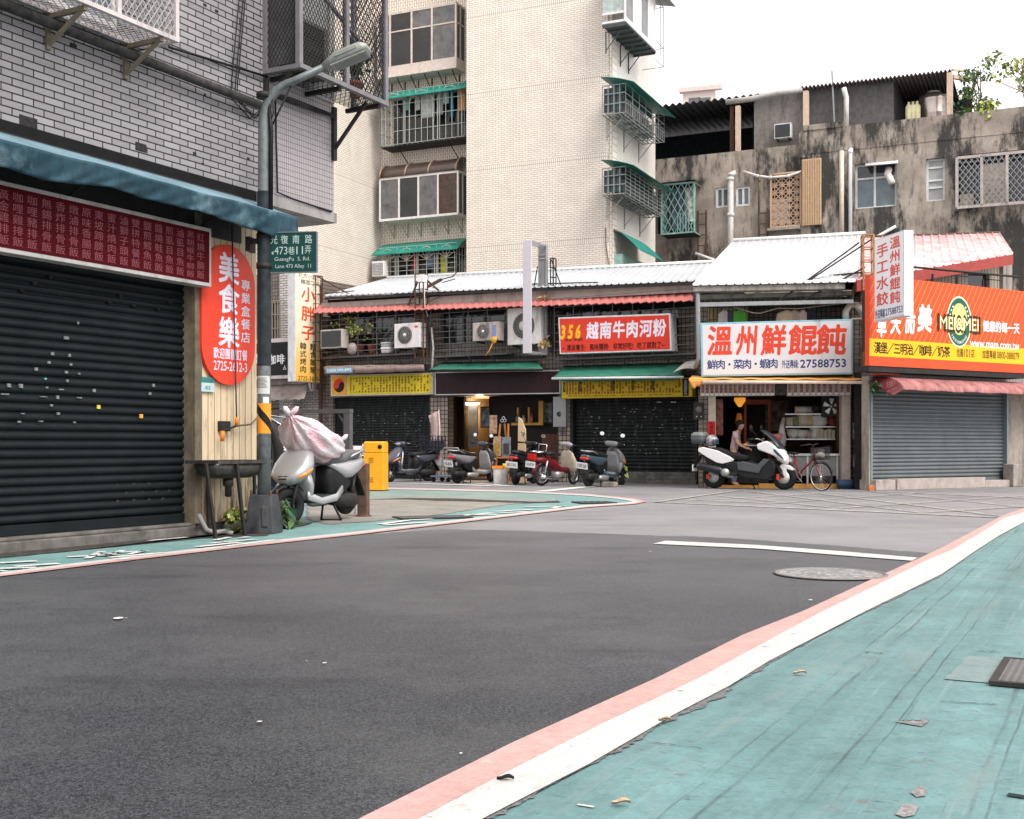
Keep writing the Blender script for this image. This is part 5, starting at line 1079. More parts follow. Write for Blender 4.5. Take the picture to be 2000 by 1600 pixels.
# clothes and rope behind the sign
M_CL = lambda n,c: mat(n,c,.9,var=.25)
m = MB(); pts = [Bf.q(px,py,-.6) for px,py in ((1432,600),(1450,605),(1470,611),(1485,612),(1505,606),(1520,602),(1560,603),(1600,598),(1650,592),(1690,592))]; m.tube([(a,-.6,z) for a,z in pts],.013,5)
m.obj('clothes_line', mat('brown_rope',(.3,.2,.15),.9), None, Bf, label='brown twisted rope sagging above the white noodle shop sign', cat='rope')
for px,wd,c,n,lab in ((1415,.3,(.42,.36,.36),'pale_cloth','pale pink garment hanging at the left end above the noodle sign'),(1425,.22,(.05,.05,.06),'black_cloth','black garment hanging next to the green one above the noodle sign'),(1444,.35,(.07,.28,.03),'green_cloth','bright green garment hanging above the noodle sign'),(1537,.5,(.6,.42,.28),'beige_cloth','wide beige shirt on a hanger above the noodle sign'),(1552,.35,(.45,.33,.25),'tan_cloth','tan garment overlapping the wide beige shirt above the noodle sign'),(1568,.25,(.55,.38,.33),'rose_cloth','narrow rose garment right of the beige shirts above the noodle sign'),(1582,.22,(.03,.03,.035),'dark_cloth','dark garment at the right end of the washing above the noodle sign')):
    a,z = Bf.q(px,606,-.3); t = thing('hanging_garment', lab, 'clothes', Loc(Bf.M @ Vector((a,-.3,z)), Bf.rz), 'washing above the noodle sign')
    m = MB(); m.loft([sup((0,0,-.0),(1,0,0),(0,1,0),.03,.02,10), sup((0,0,-.08),(1,0,0),(0,1,0),wd*.45,.04,10), sup((0,0,-.3),(1,0,0),(0,1,0),wd*.5,.05,10), sup((.02,0,-.75),(1,0,0),(0,1,0),wd*.5,.04,10)]); m.obj('cloth', M_CL(n,c), t)
    m = MB(); m.tube([(-wd*.4,0,-.06),(0,0,.0),(wd*.4,0,-.06)],.008,4); m.tube([(0,0,0),(.01,0,.04),(.03,0,.05)],.006,4); m.obj('hanger', mat('green_hanger',(.06,.3,.16),.5), t)
# duct on the right
m = MB(); pts = [Bf.q(px,py,-.5) for px,py in ((1652,625),(1652,608),(1660,597),(1672,596),(1682,607),(1690,625),(1697,640),(1706,655),(1708,668))]; m.tube([(a,-.5,z) for a,z in pts],.075,10)
m.obj('ventilation_duct', mat('wrapped_duct',(.5,.44,.38),.7,var=.3,dirt=.4), None, Bf, label='bent pale ventilation duct at the right end of the noodle sign', cat='duct')
# big white sign
t = thing('shop_sign', 'large white sign with five red brush characters and a pale blue frame', 'sign', Bf)
y = -.8; m = MB(); p = hexa(m,Bf,(1367,631),(1665,623),(1370,736),(1666,731),y,-.45); m.obj('frame', mat('pale_blue_frame',(.22,.42,.5),.5,dirt=.25), t, bev=.01)
m = MB(); q = hexa(m,Bf,(1371.5,634.5),(1661.5,626.5),(1373.5,732.5),(1662.5,727.5),y-.006,y-.001); m.obj('panel', mat('grey_white_panel',(.58,.56,.57),.5,var=.06,sc=2,dirt=.08), t)
dz = (q[1][1]-q[0][1])/(q[1][0]-q[0][0]); Xq = lambda px: Bf.X(px,y); Zq = lambda px,py: Bf.Z(px,py,y)
m = MB()
for ch,px0,px1 in (('溫',1382,1431),('州',1438,1481),('鮮',1487,1536),('餛',1540,1596),('飩',1594,1653)):
    px = (px0+px1)/2; cell(m,ch,Xq(px),Zq(px,665.5-.008*(px-1382)),(Xq(px1)-Xq(px0))*1.03,.68,y-.010,.028,dz,.06)
m.obj('lettering', mat('brush_red_ink',(.62,.05,.02),.5), t)
m = MB(); hrow(m,'鮮肉・菜肉・蝦肉',Xq(1382),Xq(1519),Zq(1382,712.5),.22,y-.010,.015,1.15,dz); hrow(m,'外送專線:',Xq(1527),Xq(1566),Zq(1527,711.5),.2,y-.010,.01,1.05,dz); fit(m,'27588753',Xq(1563),Xq(1652),Zq(1563,718.5),Zq(1563,703),y-.010,.03,dz); m.obj('blue_lettering', mat('navy_ink',(.012,.03,.14),.5), t)
# orange awning
t = thing('awning', 'narrow bright orange awning under the large white noodle sign', 'awning', Bf)
m = MB(); slope(m,Bf,(1352,734,-.3),(1690,734,-.3),(1345,741,-1.05),(1692,742,-1.05),40,3,lambda u,v:.01*sin(u*40)*v); slope(m,Bf,(1345,741,-1.05),(1385,741,-1.05),(1352,757,-1.0),(1378,745,-1.0),12,3,lambda u,v:-.05*abs(sin(u*9))*v); m.obj('canopy', mat('orange_canvas',(.78,.34,.09),.6,var=.12,dirt=.1), t, sol=.008)
m = MB(); slope(m,Bf,(1372,743,-1.07),(1692,744,-1.07),(1372,749,-1.07),(1692,750,-1.07)); m.obj('front_bar', mat('pale_orange_bar',(.8,.62,.5),.4,dirt=.1), t, sol=.03)
m = MB(); a,b,z0,z1 = rect(Bf,(1364,731),(1680,735),-.4); m.box(a,b,-.4,-.2,z0,z1); m.box(a,b,-.12,.0,z0-.25,z0); m.obj('mounting_board', M_DARKM, t)
# hanging menu strip
t = thing('menu_sign', 'long pale menu board with columns of red writing under the orange awning', 'sign', Bf)
y = -.25; m = MB(); a,b,z0,z1 = pbox(m,Bf,(1368,749),(1513,773),y,-.15); a2,b2,_,_ = pbox(m,Bf,(1537,749),(1662,773),y,-.15); m.obj('panel', mat('pinkish_menu_panel',(.42,.37,.36),.5,dirt=.2), t)
m = MB(); pbox(m,Bf,(1514,747),(1536,772),y-.01,-.15); m.obj('picture_panel', mat('dark_photo_panel',(.05,.045,.045),.4,var=.8,sc=14), t)
m = MB()
for (s,e,n) in ((a,b,16),(a2,b2,11)):
    for i in range(n):
        x = s+(e-s)*(i+.5)/n
        for j,c in enumerate(rnd.sample('鮮肉菜蝦餛飩湯麵乾拌紅油水餃酸辣','3' and 3)): cell(m,c,x,z1-.06-.065*j,.07,.065,y-.005,.02)
m.obj('lettering', mat('dull_red_ink',(.24,.05,.035),.6), t)
m = MB(); 
for (s,e,n) in ((a,b,16),(a2,b2,11)):
    for i in range(n): x = s+(e-s)*(i+.5)/n; m.box(x-.04,x+.04,y-.006,y-.001,z0+.015,z0+.06)
m.obj('price_label', M_WHITE, t)
# couplet, meters, number plate
t = thing('paper_couplet', 'red paper couplet pasted on the left post of the noodle shop', 'couplet', Bf)
m = MB(); a,b,z0,z1 = pbox(m,Bf,(1382,823),(1397,853),-.06,-.053); m.obj('paper', mat('red_paper',(.55,.02,.015),.7), t)
m = MB(); vrow(m,'大吉大利',(a+b)/2,z1-.02,z0+.02,.1,-.064,.02); m.obj('lettering', M_INK, t)
def meter(px, py, r, label, fr=Bf, dep=-.12):
    a,z = fr.q(px,py,dep); t = thing('electricity_meter', label, 'electricity meter', Loc(fr.M @ Vector((a,dep,z)), fr.rz), 'electricity meters on the noodle shop piers')
    MB().box(-.12,.12,.02,.11,-.22,.16).obj('backboard', M_DARKM, t)
    MB().lathe([(.001,.05),(r*.8,.05),(r,.03),(r,-.02)][::-1],(0,0,0),'y',18).obj('housing', mat('meter_housing',(.12,.12,.12),.4), t)
    m = MB(); m.lathe([(.001,.056),(r*.62,.056),(r*.62,.051)][::-1],(0,0,0),'y',16); [m.box(x-.012,x+.012,-.0,.019,-.17,-.15) for x in (-.05,.05)]; m.obj('dial', mat('meter_dial',(.55,.55,.53),.4), t)
meter(1365,800,.075,'round electricity meter on the left pier of the noodle shop')
meter(1677,807,.085,'larger round electricity meter in the alley right of the noodle shop',dep=.1)
meter(1677,779,.06,'small dark electricity meter at the top of the alley pier',dep=.1)
t = thing('house_number_plate', 'teal house number plate 73 below the meters right of the noodle shop', 'house number', Bf)
y = .1; m = MB(); a,b,z0,z1 = pbox(m,Bf,(1665,826),(1689,858),y+.02,.24); m.obj('box', M_GREY, t)
m = MB(); a,b,z0,z1 = pbox(m,Bf,(1667,838),(1687,847),y,y+.015); m.obj('panel', mat('pale_teal_plate',(.35,.5,.5),.5), t); m = MB(); pbox(m,Bf,(1667,831.5),(1687,837.5),y,y+.015); m.obj('header', mat('teal_plate',(.03,.22,.2),.4), t)
m = MB(); fit(m,'73',a+.06,b-.06,z0+.02,z1-.01,y-.004,.02); m.obj('lettering', M_INK, t)
m = MB(); a,z = Bf.q(1676,900,-.05); m.loft([sup((a,-.02,z-.24),(1,0,0),(0,1,0),.06,.05,10),sup((a,-.02,z-.1),(1,0,0),(0,1,0),.11,.08,10),sup((a,-.02,z+.1),(1,0,0),(0,1,0),.1,.07,10),sup((a,-.02,z+.24),(1,0,0),(0,1,0),.04,.03,10),sup((a,-.02,z+.3),(1,0,0),(0,1,0),.08,.05,10)]); m.obj('hanging_bag', mat('pink_white_bag',(.45,.3,.3),.4,var=.5,sc=6), None, Bf, label='pink and white plastic bag hanging on the narrow pier below the number 73 plate', cat='bag')
# interior fittings
t = thing('steel_shelf', 'steel shelf rack of bowls inside the noodle shop', 'shelf', Bf)
y = .9; a,b,zb,zt_ = rect(Bf,(1535,948),(1630,806),y); M_INOX = mat('stainless_steel',(.5,.5,.5),.35,.6,dirt=.2)
m = MB()
for x in (a,b):
    for yy in (y,y+.5): m.box(x-.02,x+.02,yy-.02,yy+.02,.09,zt_)
m.obj('upright', M_INOX, t)
lev = [Bf.Z(1580,py,y) for py in (808,833,857)]
for z in lev: m = MB(); m.box(a-.02,b+.02,y-.03,y+.53,z-.025,z); m.obj('shelf', M_INOX, t)
M_BOWL = mat('cream_enamel',(.5,.46,.36),.4,dirt=.15); M_BOWLW = mat('white_china',(.6,.6,.58),.3); M_POTS = mat('aluminium_pot',(.45,.45,.44),.35,.7)
def pot(px, lv, r, h, mt, label, cyl=False):
    x = Bf.X(px,y+.15); pr = [(r*.8,0),(r,h*.3),(r,h),(r*1.06,h),(.001,h*1.08)] if cyl else [(r*.5,0),(r*.9,h*.5),(r,h),(r*1.04,h),(.001,h)]
    MB().lathe(pr,(x,y+.15,lev[lv]+.002),n=16).obj('pot' if cyl else 'bowl', mt, None, Bf, label=label, cat='pot' if cyl else 'bowl', group='pots and bowls on the steel shelf')
for a_ in ((1543,1,.10,.2,M_BOWL,'small cream pot at the left end of the upper shelf',True),(1554,1,.12,.22,mat('olive_pot',(.2,.22,.12),.4),'olive green pot second from the left on the upper shelf',True),(1568,1,.14,.30,M_BOWL,'tall cream pot third on the upper shelf',True),(1581,1,.14,.28,mat('tan_pot',(.45,.36,.22),.4),'tan pot right of the tall cream pot',True),(1599,1,.2,.24,M_BOWLW,'wide white pot on the upper shelf',True),(1625,1,.11,.2,mat('maroon_pot',(.2,.04,.04),.4),'maroon pot at the right end of the upper shelf',True),(1549,2,.16,.22,M_BOWLW,'white bowl at the left end of the lower shelf',False),(1565,2,.17,.2,M_BOWLW,'wide white bowl second on the lower shelf',False),(1580,2,.13,.18,mat('rose_bowl',(.45,.36,.33),.4),'pinkish bowl in the middle of the lower shelf',False),(1593,2,.14,.28,M_BOWLW,'tall white pot on the lower shelf beside the book stack',True)): pot(*a_)
m = MB(); x = Bf.X(1611,y+.1)
for i in range(5): m.box(x-.2+.085*i,x-.125+.085*i,y,y+.25,lev[2]+.002,lev[2]+.2+.02*(i%2))
m.obj('paper_packets', mat('buff_packets',(.5,.43,.33),.7,var=.3,sc=20), None, Bf, label='row of buff paper packets on the lower shelf of the noodle shop', cat='packets')
t = thing('kitchen_counter', 'stainless steel kitchen counter under the bowl shelf', 'counter', Bf)
m = MB(); a,b,z0,z1 = rect(Bf,(1515,886),(1640,950),.3); m.box(a,b,.25,.85,z1-.05,z1); m.obj('worktop', M_INOX, t)
m = MB(); m.box(a+.1,b-.02,.33,.8,z1-.5,z1-.06); m.obj('steel_front', mat('grey_steel_front',(.2,.2,.2),.4,.5,dirt=.3), t)
m = MB(); [m.box(x-.02,x+.02,.3,.34,.09,z1-.06) for x in (a+.05,b-.05,(a+b)/2)]; m.obj('leg', M_INOX, t)
for px_,r_,h_,mt_,l_ in ((1592,.09,.12,M_POTS,'small aluminium pan on the steel worktop, left one'),(1604,.10,.1,M_BOWLW,'white dish on the steel worktop between the pans'),(1618,.11,.16,mat('black_pot',(.05,.05,.05),.4,.5),'black pan at the right end of the steel worktop')):
    x_ = Bf.X(px_,.5); MB().lathe([(r_*.9,0),(r_,h_*.4),(r_,h_),(r_*1.1,h_*1.02),(.001,h_*1.1)],(x_,.5,Bf.Z(px_,886,.3)+.003),n=14).obj('pan', mt_, None, Bf, label=l_, cat='pan')
a_,z_ = Bf.q(1572,806,1.1); m = MB(); m.lathe([(.001,-.22),(.085,-.22),(.085,.22),(.001,.22)],(a_,1.15,lev[0]+.09),'x',14); setp(m.obj('paper_roll', M_BOWLW, None, Bf),'white paper roll lying on top of the steel shelf rack','roll')
a_,z_ = Bf.q(1595,800,1.0); m = MB(); m.lathe([(.001,.03),(.1,.03),(.11,0),(.11,-.04)][::-1],(a_,1.0,lev[0]+.12),'y',18); o_ = setp(m.obj('clock', M_DARKM, None, Bf),'round clock beside the paper roll on top of the steel shelf','clock'); m = MB(); m.lathe([(.001,.034),(.085,.034)],(a_,1.0,lev[0]+.12),'y',16); m.obj('clock_face', M_BOWLW, o_)
m = MB(); m.loft([sup((Bf.X(1647),-.32,.0),(1,0,0),(0,1,0),.16,.12,14,5),sup((Bf.X(1647),-.32,.2),(1,0,0),(0,1,0),.19,.14,14,5)]); setp(m.obj('crate', mat('dark_blue_crate',(.03,.07,.13),.5,dirt=.2), None, Bf),'dark blue plastic tub at the foot of the right noodle shop post','tub')
t = thing('gas_cylinder', 'grey gas cylinder standing under the steel worktop of the noodle shop', 'gas cylinder', Loc(Bf.M @ Vector((Bf.X(1528,.5),.5,.031)), 0)); MB().lathe([(.13,0),(.15,.04),(.15,.5),(.12,.6),(.05,.64),(.001,.65)],n=16).obj('body', mat('grey_cylinder',(.2,.21,.21),.5,.3,dirt=.3), t); m = MB(); m.tube([(.09*cos(q_),.09*sin(q_),.72) for q_ in [2*pi*k/12 for k in range(12)]],.012,5,closed=True); m.bar((0,0,.64),(0,0,.72),.02); m.obj('collar', M_DARKM, t)
for k,(px_,py_,l_) in enumerate(((1423,800,'pale calendar on the dim kitchen wall left of the orange lamp'),(1517,812,'pinned paper slips on the kitchen wall between the doorway and the shelf'))):
    a_,z_ = Bf.q(px_,py_,4.9); m = MB(); m.box(a_-.3,a_+.3,4.96,4.99,z_-.4,z_+.4); setp(m.obj('wall_paper_sheet', mat('kitchen_poster_%d'%k,((.3,.27,.24),(.34,.3,.3))[k],.7,var=.9,sc=6), None, Bf), l_, 'poster')
t = thing('exhaust_fan', 'square exhaust fan at the top right of the noodle kitchen', 'fan', Bf)
a,z = Bf.q(1624,794,.8); m = MB(); m.box(a-.22,a+.22,.8,.9,z-.24,z+.24); m.obj('frame', M_DARKM, t)
m = MB(); [m.prism([(a,z),(a+.19*cos(k*pi/2.5),z+.19*sin(k*pi/2.5)),(a+.19*cos(k*pi/2.5+.6),z+.19*sin(k*pi/2.5+.6))],.785,.795) for k in range(5)]; m.lathe([(.001,.0),(.05,0),(.05,-.04)][::-1],(a,.77,z),'y',12); m.obj('blades', M_POTS, t)
t = thing('hanging_lamp', 'orange shaded lamp hanging near the left of the noodle kitchen', 'lamp', Bf)
a,z = Bf.q(1445,783,.9); m = MB(); m.lathe([(.13,.07),(.13,.0),(.05,-.12),(.02,-.14)],(a,.9,z),n=14); m.obj('shade', mat('orange_shade',(.8,.32,.03),.5,emit=.5), t); m = MB(); m.bar((a,.9,z+.07),(a,.9,z+.3),.008); m.obj('cord', M_BLACK, t)
ld = bpy.data.lights.new('kitchen_light','POINT'); ld.energy = 3.5; ld.color = (1,.5,.16); ld.shadow_soft_size = .12; lo_ = bpy.data.objects.new('kitchen_light', ld); COL.objects.link(lo_); lo_.parent = t; lo_.location = (a+.05,1.15,z-.25)
m = MB(); a,z = Bf.q(1443,820,1.0); m.loft([sup((a,1.,z+.15),(1,0,0),(0,1,0),.05,.04,10),sup((a,1.,z),(1,0,0),(0,1,0),.08,.05,10),sup((a+.02,1.,z-.35),(1,0,0),(0,1,0),.03,.02,10)]); m.obj('hanging_cloth', mat('orange_cloth',(.6,.2,.02),.8), None, Bf, label='orange cloth hanging below the orange lamp', cat='cloth')
m = MB(); a,b,z0,z1 = rect(Bf,(1453,781),(1505,838),2.2); m.wall(a,b,z0-1.2,z1,2.2,2.26,[(a+.06,b-.06,z0-1.2,z1-.08)]); m.box(a+.06,b-.06,2.2,2.25,z0+.6,z0+.65); m.obj('back_doorway', mat('red_brown_wood',(.2,.055,.025),.6), wb)
m = MB(); a,b,z0,z1 = rect(Bf,(1399,780),(1412,850),.4); m.box(a,b,.36,.5,z0,z1); m.obj('noticeboard', mat('dull_red_posters',(.28,.11,.08),.7,var=.6,sc=9), wb)
t = thing('cooking_pot', 'large dark cooking pot on the stove behind the person', 'pot', Loc(Bf.M @ Vector((Bf.X(1460,.8),.8,.55)), Bf.rz)); MB().lathe([(.3,0),(.34,.05),(.34,.38),(.36,.38),(.001,.38)],n=18).obj('vessel', mat('black_pot',(.05,.05,.05),.4,.5), t); MB().lathe([(.36,.385),(.3,.42),(.04,.45),(.04,.49),(.001,.49)],n=18).obj('lid', M_INOX, t); MB().box(-.45,.45,-.35,.35,-.46,-.003).obj('stove', M_DARKM, t)
m = MB(); a,z = Bf.q(1527,846,.5); m.loft([sup((a,.5,z-.3),(1,0,0),(0,1,0),.08,.06,10),sup((a,.5,z-.1),(1,0,0),(0,1,0),.1,.08,10),sup((a,.5,z+.15),(1,0,0),(0,1,0),.05,.04,10),sup((a+.05,.6,z+.35),(1,0,0),(0,1,0),.04,.03,10)]); m.obj('hanging_bag', mat('pale_mauve_bag',(.42,.38,.38),.5,var=.3), None, Bf, label='pale bags hanging from the left end of the steel shelf', cat='bag')
m = MB(); m.loft([sup((a-.1,.42,z-.02),(1,0,0),(0,1,0),.12,.1,12),sup((a-.1,.42,z-.16),(1,0,0),(0,1,0),.07,.06,12)]); m.obj('basin', mat('pink_plastic',(.6,.2,.2),.4), None, Bf, label='pink plastic basin beside the pale bags by the steel shelf', cat='basin')

# --- tall white sign on a lattice mast
vf = Fr(1765, 953, 560, 22.8)       # face runs back from the near edge
t = thing('vertical_sign', 'tall white box sign with red characters projecting between the noodle shop and the orange billboard', 'sign', vf)
fx0, z0 = vf.q(1707.5,626); _, z1 = vf.q(1765,449)
z0 = vf.q(1765,617)[1]; th = .21
sgn = -1 if fx0 > 0 else 1
# local x of this frame runs along the face
fa, fb = min(fx0,0), max(fx0,0)
dd = 1 if (vf.v.x > 0) else -1
m = MB(); m.box(fa,fb,0.006*dd,th*dd,z0,z1); m.obj('box', mat('pale_lavender_box',(.62,.62,.66),.45,dirt=.1), t, bev=.008)
m = MB(); m.box(fa+.03,fb-.03,-.002*dd,.006*dd,z0+.03,z1-.03); m.obj('panel', mat('white_acrylic',(.80,.79,.82),.3,var=.03), t)
def face_text(fn, mt):
    m = MB(); m.T = Matrix(((sgn,0,0,fx0),(0,1,0,-.006*dd),(0,0,1,0),(0,0,0,1))); fn(m); m.obj('lettering', mt, t)
Wf = fb-fa; H = z1-z0
face_text(lambda m: (vrow(m,'手工水餃',Wf*.29,z1-H*.06,z0+H*.16,Wf*.42,0,.02,.85), vrow(m,'溫州鮮餛飩',Wf*.72,z1-H*.03,z0+H*.16,Wf*.36,0,.02,.92)), mat('coral_red_ink',(.72,.09,.07),.5))
face_text(lambda m: (hrow(m,'外送專線',Wf*.04,Wf*.38,z0+H*.085,.2,0,.01), fit(m,'27588753',Wf*.40,Wf*.97,z0+H*.045,z0+H*.125,0,.015)), mat('navy_ink',(.012,.03,.14),.5))
m = MB(); lw = Bf.X(1683,-.5); lw2 = Bf.X(1703,-.5); lattice(m,lw,lw2,-.75,-.45,Bf.Z(1690,735,-.5),Bf.Z(1690,462,-.5),11,.02)
setp(m.obj('sign_lattice', mat('orange_brown_angle_iron',(.34,.19,.1),.7,.2,var=.4,dirt=.3), None, Bf),'orange-brown angle iron mast carrying the tall white sign','mast')
m = MB(); a = Bf.X(1665,-.4); m.box(a,a+.02,-.42,-.38,Bf.Z(1665,735,-.4),Bf.Z(1665,560,-.4)); [m.bar((a,-.4,z),(lw,-.5,z),.014) for z in [Bf.Z(1665,p,-.4) for p in (600,622,660,700,733)]]; m.bar((Bf.X(1663,-.7),-.7,Bf.Z(1663,623,-.7)),(Bf.X(1765,-.9),-.9,Bf.Z(1765,620,-.9)),.015); m.obj('bracket', mat('tan_rail',(.4,.33,.24),.6,.2,dirt=.3), bpy.data.objects['sign_lattice'].id_data if False else None, Bf, label='tan steel rails tying the tall sign mast to the noodle sign', cat='bracket')

# ---------------------------------------------------------------- breakfast shop with the orange billboard
Cf = Fr(1693, 958, 4800)
sc = thing('breakfast_shop', 'shuttered shop at the right with red roof, orange billboard and tiled upper wall', 'building', Cf)
cx0, cx1 = Cf.X(1697), Cf.X(2330)
sh0, sh1 = Cf.X(1700), Cf.X(1968)
m = MB(); m.wall(cx0,cx1,0,Cf.Z(1700,735),0,.2,[(sh0,sh1,.0,2.6)]); m.obj('wall', mat('stained_tan_wall',(.30,.26,.22),.8,var=.2,dirt=.45,bmp=.2), sc)
m = MB(); shutter(m,sh0+.05,sh1-.05,.24,2.6,.1,.083,.03,.08); m.obj('roller_shutter', mat('grey_blue_shutter',(.13,.15,.16),.5,.4,var=.15,sc=2,dirt=.2,dcol=(.07,.07,.07)), sc)
m = MB(); m.box(sh0,sh0+.05,-.02,.12,.2,2.6); m.box(sh1-.05,sh1,-.02,.12,.1,2.6); m.obj('shutter_rail', mat('blue_grey_rail',(.2,.25,.27),.4,.4), sc)
m = MB(); m.box(sh0,Cf.X(1738),-.16,.3,0,.22); m.box(Cf.X(1738)+.005,Cf.X(1910),-.2,.3,0,.235); m.box(Cf.X(1910)+.005,Cf.X(1984),-.2,.3,0,.16); m.obj('doorstep', mat('pinkish_stone_step',(.36,.31,.28),.8,var=.2,dirt=.25,bmp=.2), sc, bev=.01)
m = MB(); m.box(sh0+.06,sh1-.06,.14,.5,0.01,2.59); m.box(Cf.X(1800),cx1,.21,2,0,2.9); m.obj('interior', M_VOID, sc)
T_C = tile('vertical_brown_tile',(.42,.36,.28),(.06,.05,.045),.12,.62,.012,off=0,dirt=.25)
T_C2 = tile('narrow_grey_tile',(.42,.38,.34),(.08,.07,.06),.055,.4,.014,off=0,dirt=.3)
m = MB(); m.box(cx0,Cf.X(2150),-.03,.2,Cf.Z(1700,735)+.002,Cf.Z(1700,708)); m.obj('tile_band', T_C2, sc)
m = MB(); zt_ = Cf.Z(1960,495,1.); wq = (Cf.X(1890,1.),Cf.X(1933,1.),Cf.Z(1910,570,1.),Cf.Z(1910,532,1.)); xe_=Cf.X(1958,1.); xs2 = Cf.X(1772,1.); m.wall(xs2,xe_,2.8,wq[3],1.,1.2,[wq]); m.prism([(xs2,wq[3]+.002),(xe_,wq[3]+.002),(xe_,Cf.Z(1958,500,1.)),(xs2,Cf.Z(1772,533,1.))],1.,1.2); m.obj('upper_wall', T_C, sc)
m = MB(); m.box(wq[0],wq[1],1.1,1.15,wq[2],wq[3]); m.obj('window_pane', M_GLASSD, sc)
m = MB(); pbox(m,Cf,(1959,510),(1966,580),.9,1.3); pbox(m,Cf,(1967,510),(1977,580),.95,1.3); m.obj('corner_post', mat('grey_corner_post',(.3,.27,.24),.8,dirt=.4), sc)
# red roof: eave rises to the right (front verge), ridge behind
R1, R2 = Cf.q(1775,531,.4), Cf.q(1979,497,.4); U1, U2 = Cf.q(1690,464,4.2), Cf.q(1952,455,4.2)
r1, r2, u1, u2 = Vector((R1[0],.4,R1[1])), Vector((R2[0],.4,R2[1])), Vector((U1[0],4.2,U1[1])), Vector((U2[0],4.2,U2[1]))
r0 = r1-(r2-r1)*.45
def redroof():
    mm,tt,bb = nodes('blotchy_red_metal_roof'); co = N(tt,'ShaderNodeTexCoord').outputs['Object']
    c = ramp(tt, noise(tt,3,9,co,.8,(2.5,.5,1)), [(.40,(.46,.13,.13)),(.52,(.68,.46,.45)),(.7,(.78,.66,.65))]); tt.links.new(c,bb.inputs['Base Color']); bb.inputs['Roughness'].default_value=.5; return mm
NW = 17
m = MB(); m.sheet(lambda u,v: r0.lerp(r2,u).lerp(u1.lerp(u2,u),v)+Vector((0,0,.035*max(0,cos(2*pi*u*NW))**8)), NW*10, 2); m.obj('roof', redroof(), sc, sol=.01)
m = MB(); d = Vector((0,0,-.24)); m.add([r0,r2,r2+d,r0+d]+[p+Vector((0,.05,0)) for p in (r0,r2,r2+d,r0+d)],[(0,3,2,1),(4,5,6,7),(0,1,5,4),(3,7,6,2),(1,2,6,5)]); m.obj('fascia', mat('brick_red_fascia',(.32,.055,.045),.6,dirt=.2), sc)
m = MB(); m.tube([u1,u2],.05,6); m.obj('ridge_cap', M_RUST, sc)
# billboard
t = thing('billboard', 'large orange breakfast shop billboard with slanting stripes and a yellow band', 'billboard', Cf)
y = -.5; a0 = Cf.X(1698,y); a1 = Cf.X(2010,y)
zT0,zT1,zB0,zB1 = Cf.Z(1700,538.5,y),Cf.Z(2000,568,y),Cf.Z(1700,713,y),Cf.Z(2000,730,y)
zT, zB = (zT0+zT1)/2, (zB0+zB1)/2; a1 = Cf.X(2003,y)
m = MB(); m.box(a0,a1,y,y+.12,zB,zT); m.obj('panel', mat('orange_red_vinyl',(.70,.07,.016),.4,var=.12,sc=2,dirt=.1,dcol=(.4,.05,.015)), t)
Hh = zT-zB; yb1, yb0 = zB+Hh*.30, zB+Hh*.105
m = MB(); m.box(a0,a1,y-.005,y-.0005,yb0,yb1); m.obj('yellow_band', mat('yellow_vinyl',(.82,.44,.008),.4,var=.04), t)
m = MB(); sl = .5
for i in range(-6, 34):
    x = a0+.05+i*.16
    p = (x, yb1); q_ = (x+(zT-yb1)*.62, zT)
    if q_[0] > a1: f = (a1-x)/((zT-yb1)*.62); q_ = (a1, yb1+(zT-yb1)*f) if f > 0 else p
    if x < a0: f = (a0-x)/((zT-yb1)*.62); p = (a0, yb1+(zT-yb1)*f)
    if q_[0]-p[0] > .05: m.face((p[0],y-.003,p[1]),(p[0]+.014,y-.003,p[1]),(min(q_[0]+.014,a1),y-.003,q_[1]),(q_[0],y-.003,q_[1]))
m.obj('stripe', mat('amber_stripe',(.86,.33,.06),.4,var=.03), t)
Xq = lambda px: Cf.X(px,y); Zq = lambda px,py: Cf.Z(px,py,y)
m = MB(); ca,cz = Cf.q(1873,629,y); rx,rz_ = .41,.56
def ell(m, kx, kz, yy, c=(0,0), n=28, a0_=0, a1_=2*pi): m.face(*[(ca+c[0]+kx*cos(a0_+(a1_-a0_)*i/n), yy, cz+c[1]+kz*sin(a0_+(a1_-a0_)*i/n)) for i in range(n)])
ell(m,rx,rz_,y-.006); m.obj('logo_border', mat('logo_cream',(.78,.72,.5),.4), t)
m = MB(); ell(m,rx*.92,rz_*.93,y-.008); m.obj('logo_oval', mat('logo_green',(.012,.10,.06),.4), t)
m = MB(); ell(m,rx*.62,rz_*.62,y-.010,(0,.06)); m.obj('logo_centre', mat('logo_pale_green',(.62,.6,.2),.4), t)
m = MB(); [m.face(*[(ca+rx*.77*cos(an)+.022*cos(k*pi/4), y-.011, cz+rz_*.77*sin(an)+.022*sin(k*pi/4)) for k in range(8)]) for an in (.35,.6,.85,2.3,2.55,2.8)]; m.obj('logo_dots', M_WHITE2, t)
m = MB(); fit(m,'MEI&MEI',Xq(1833)-.03,Xq(1912)+.03,Zq(1873,646.5)-.03,Zq(1873,619.5)+.03,y-.012,.07); m.obj('logo_lettering_outline', mat('logo_dark',(.05,.03,.01),.5), t)
m = MB(); fit(m,'MEI&MEI',Xq(1835),Xq(1910),Zq(1873,645),Zq(1873,621),y-.015,.02); m.obj('logo_lettering', mat('logo_gold',(.84,.66,.38),.4), t)
m = MB()
for i,ch in enumerate('FASTFOOD&COFFEE'):
    an = pi*1.5+(i-7)*.115; vs,fs = glyph(ch,.02); px_, pz_ = ca+rx*.78*cos(an), cz+rz_*.79*sin(an); ro = an+pi/2
    m.add([(px_+(p[0]-.3)*.08*cos(ro)-(p[1]-.35)*.08*sin(ro), y-.013, pz_+(p[0]-.3)*.08*sin(ro)+(p[1]-.35)*.08*cos(ro)) for p in vs], fs)
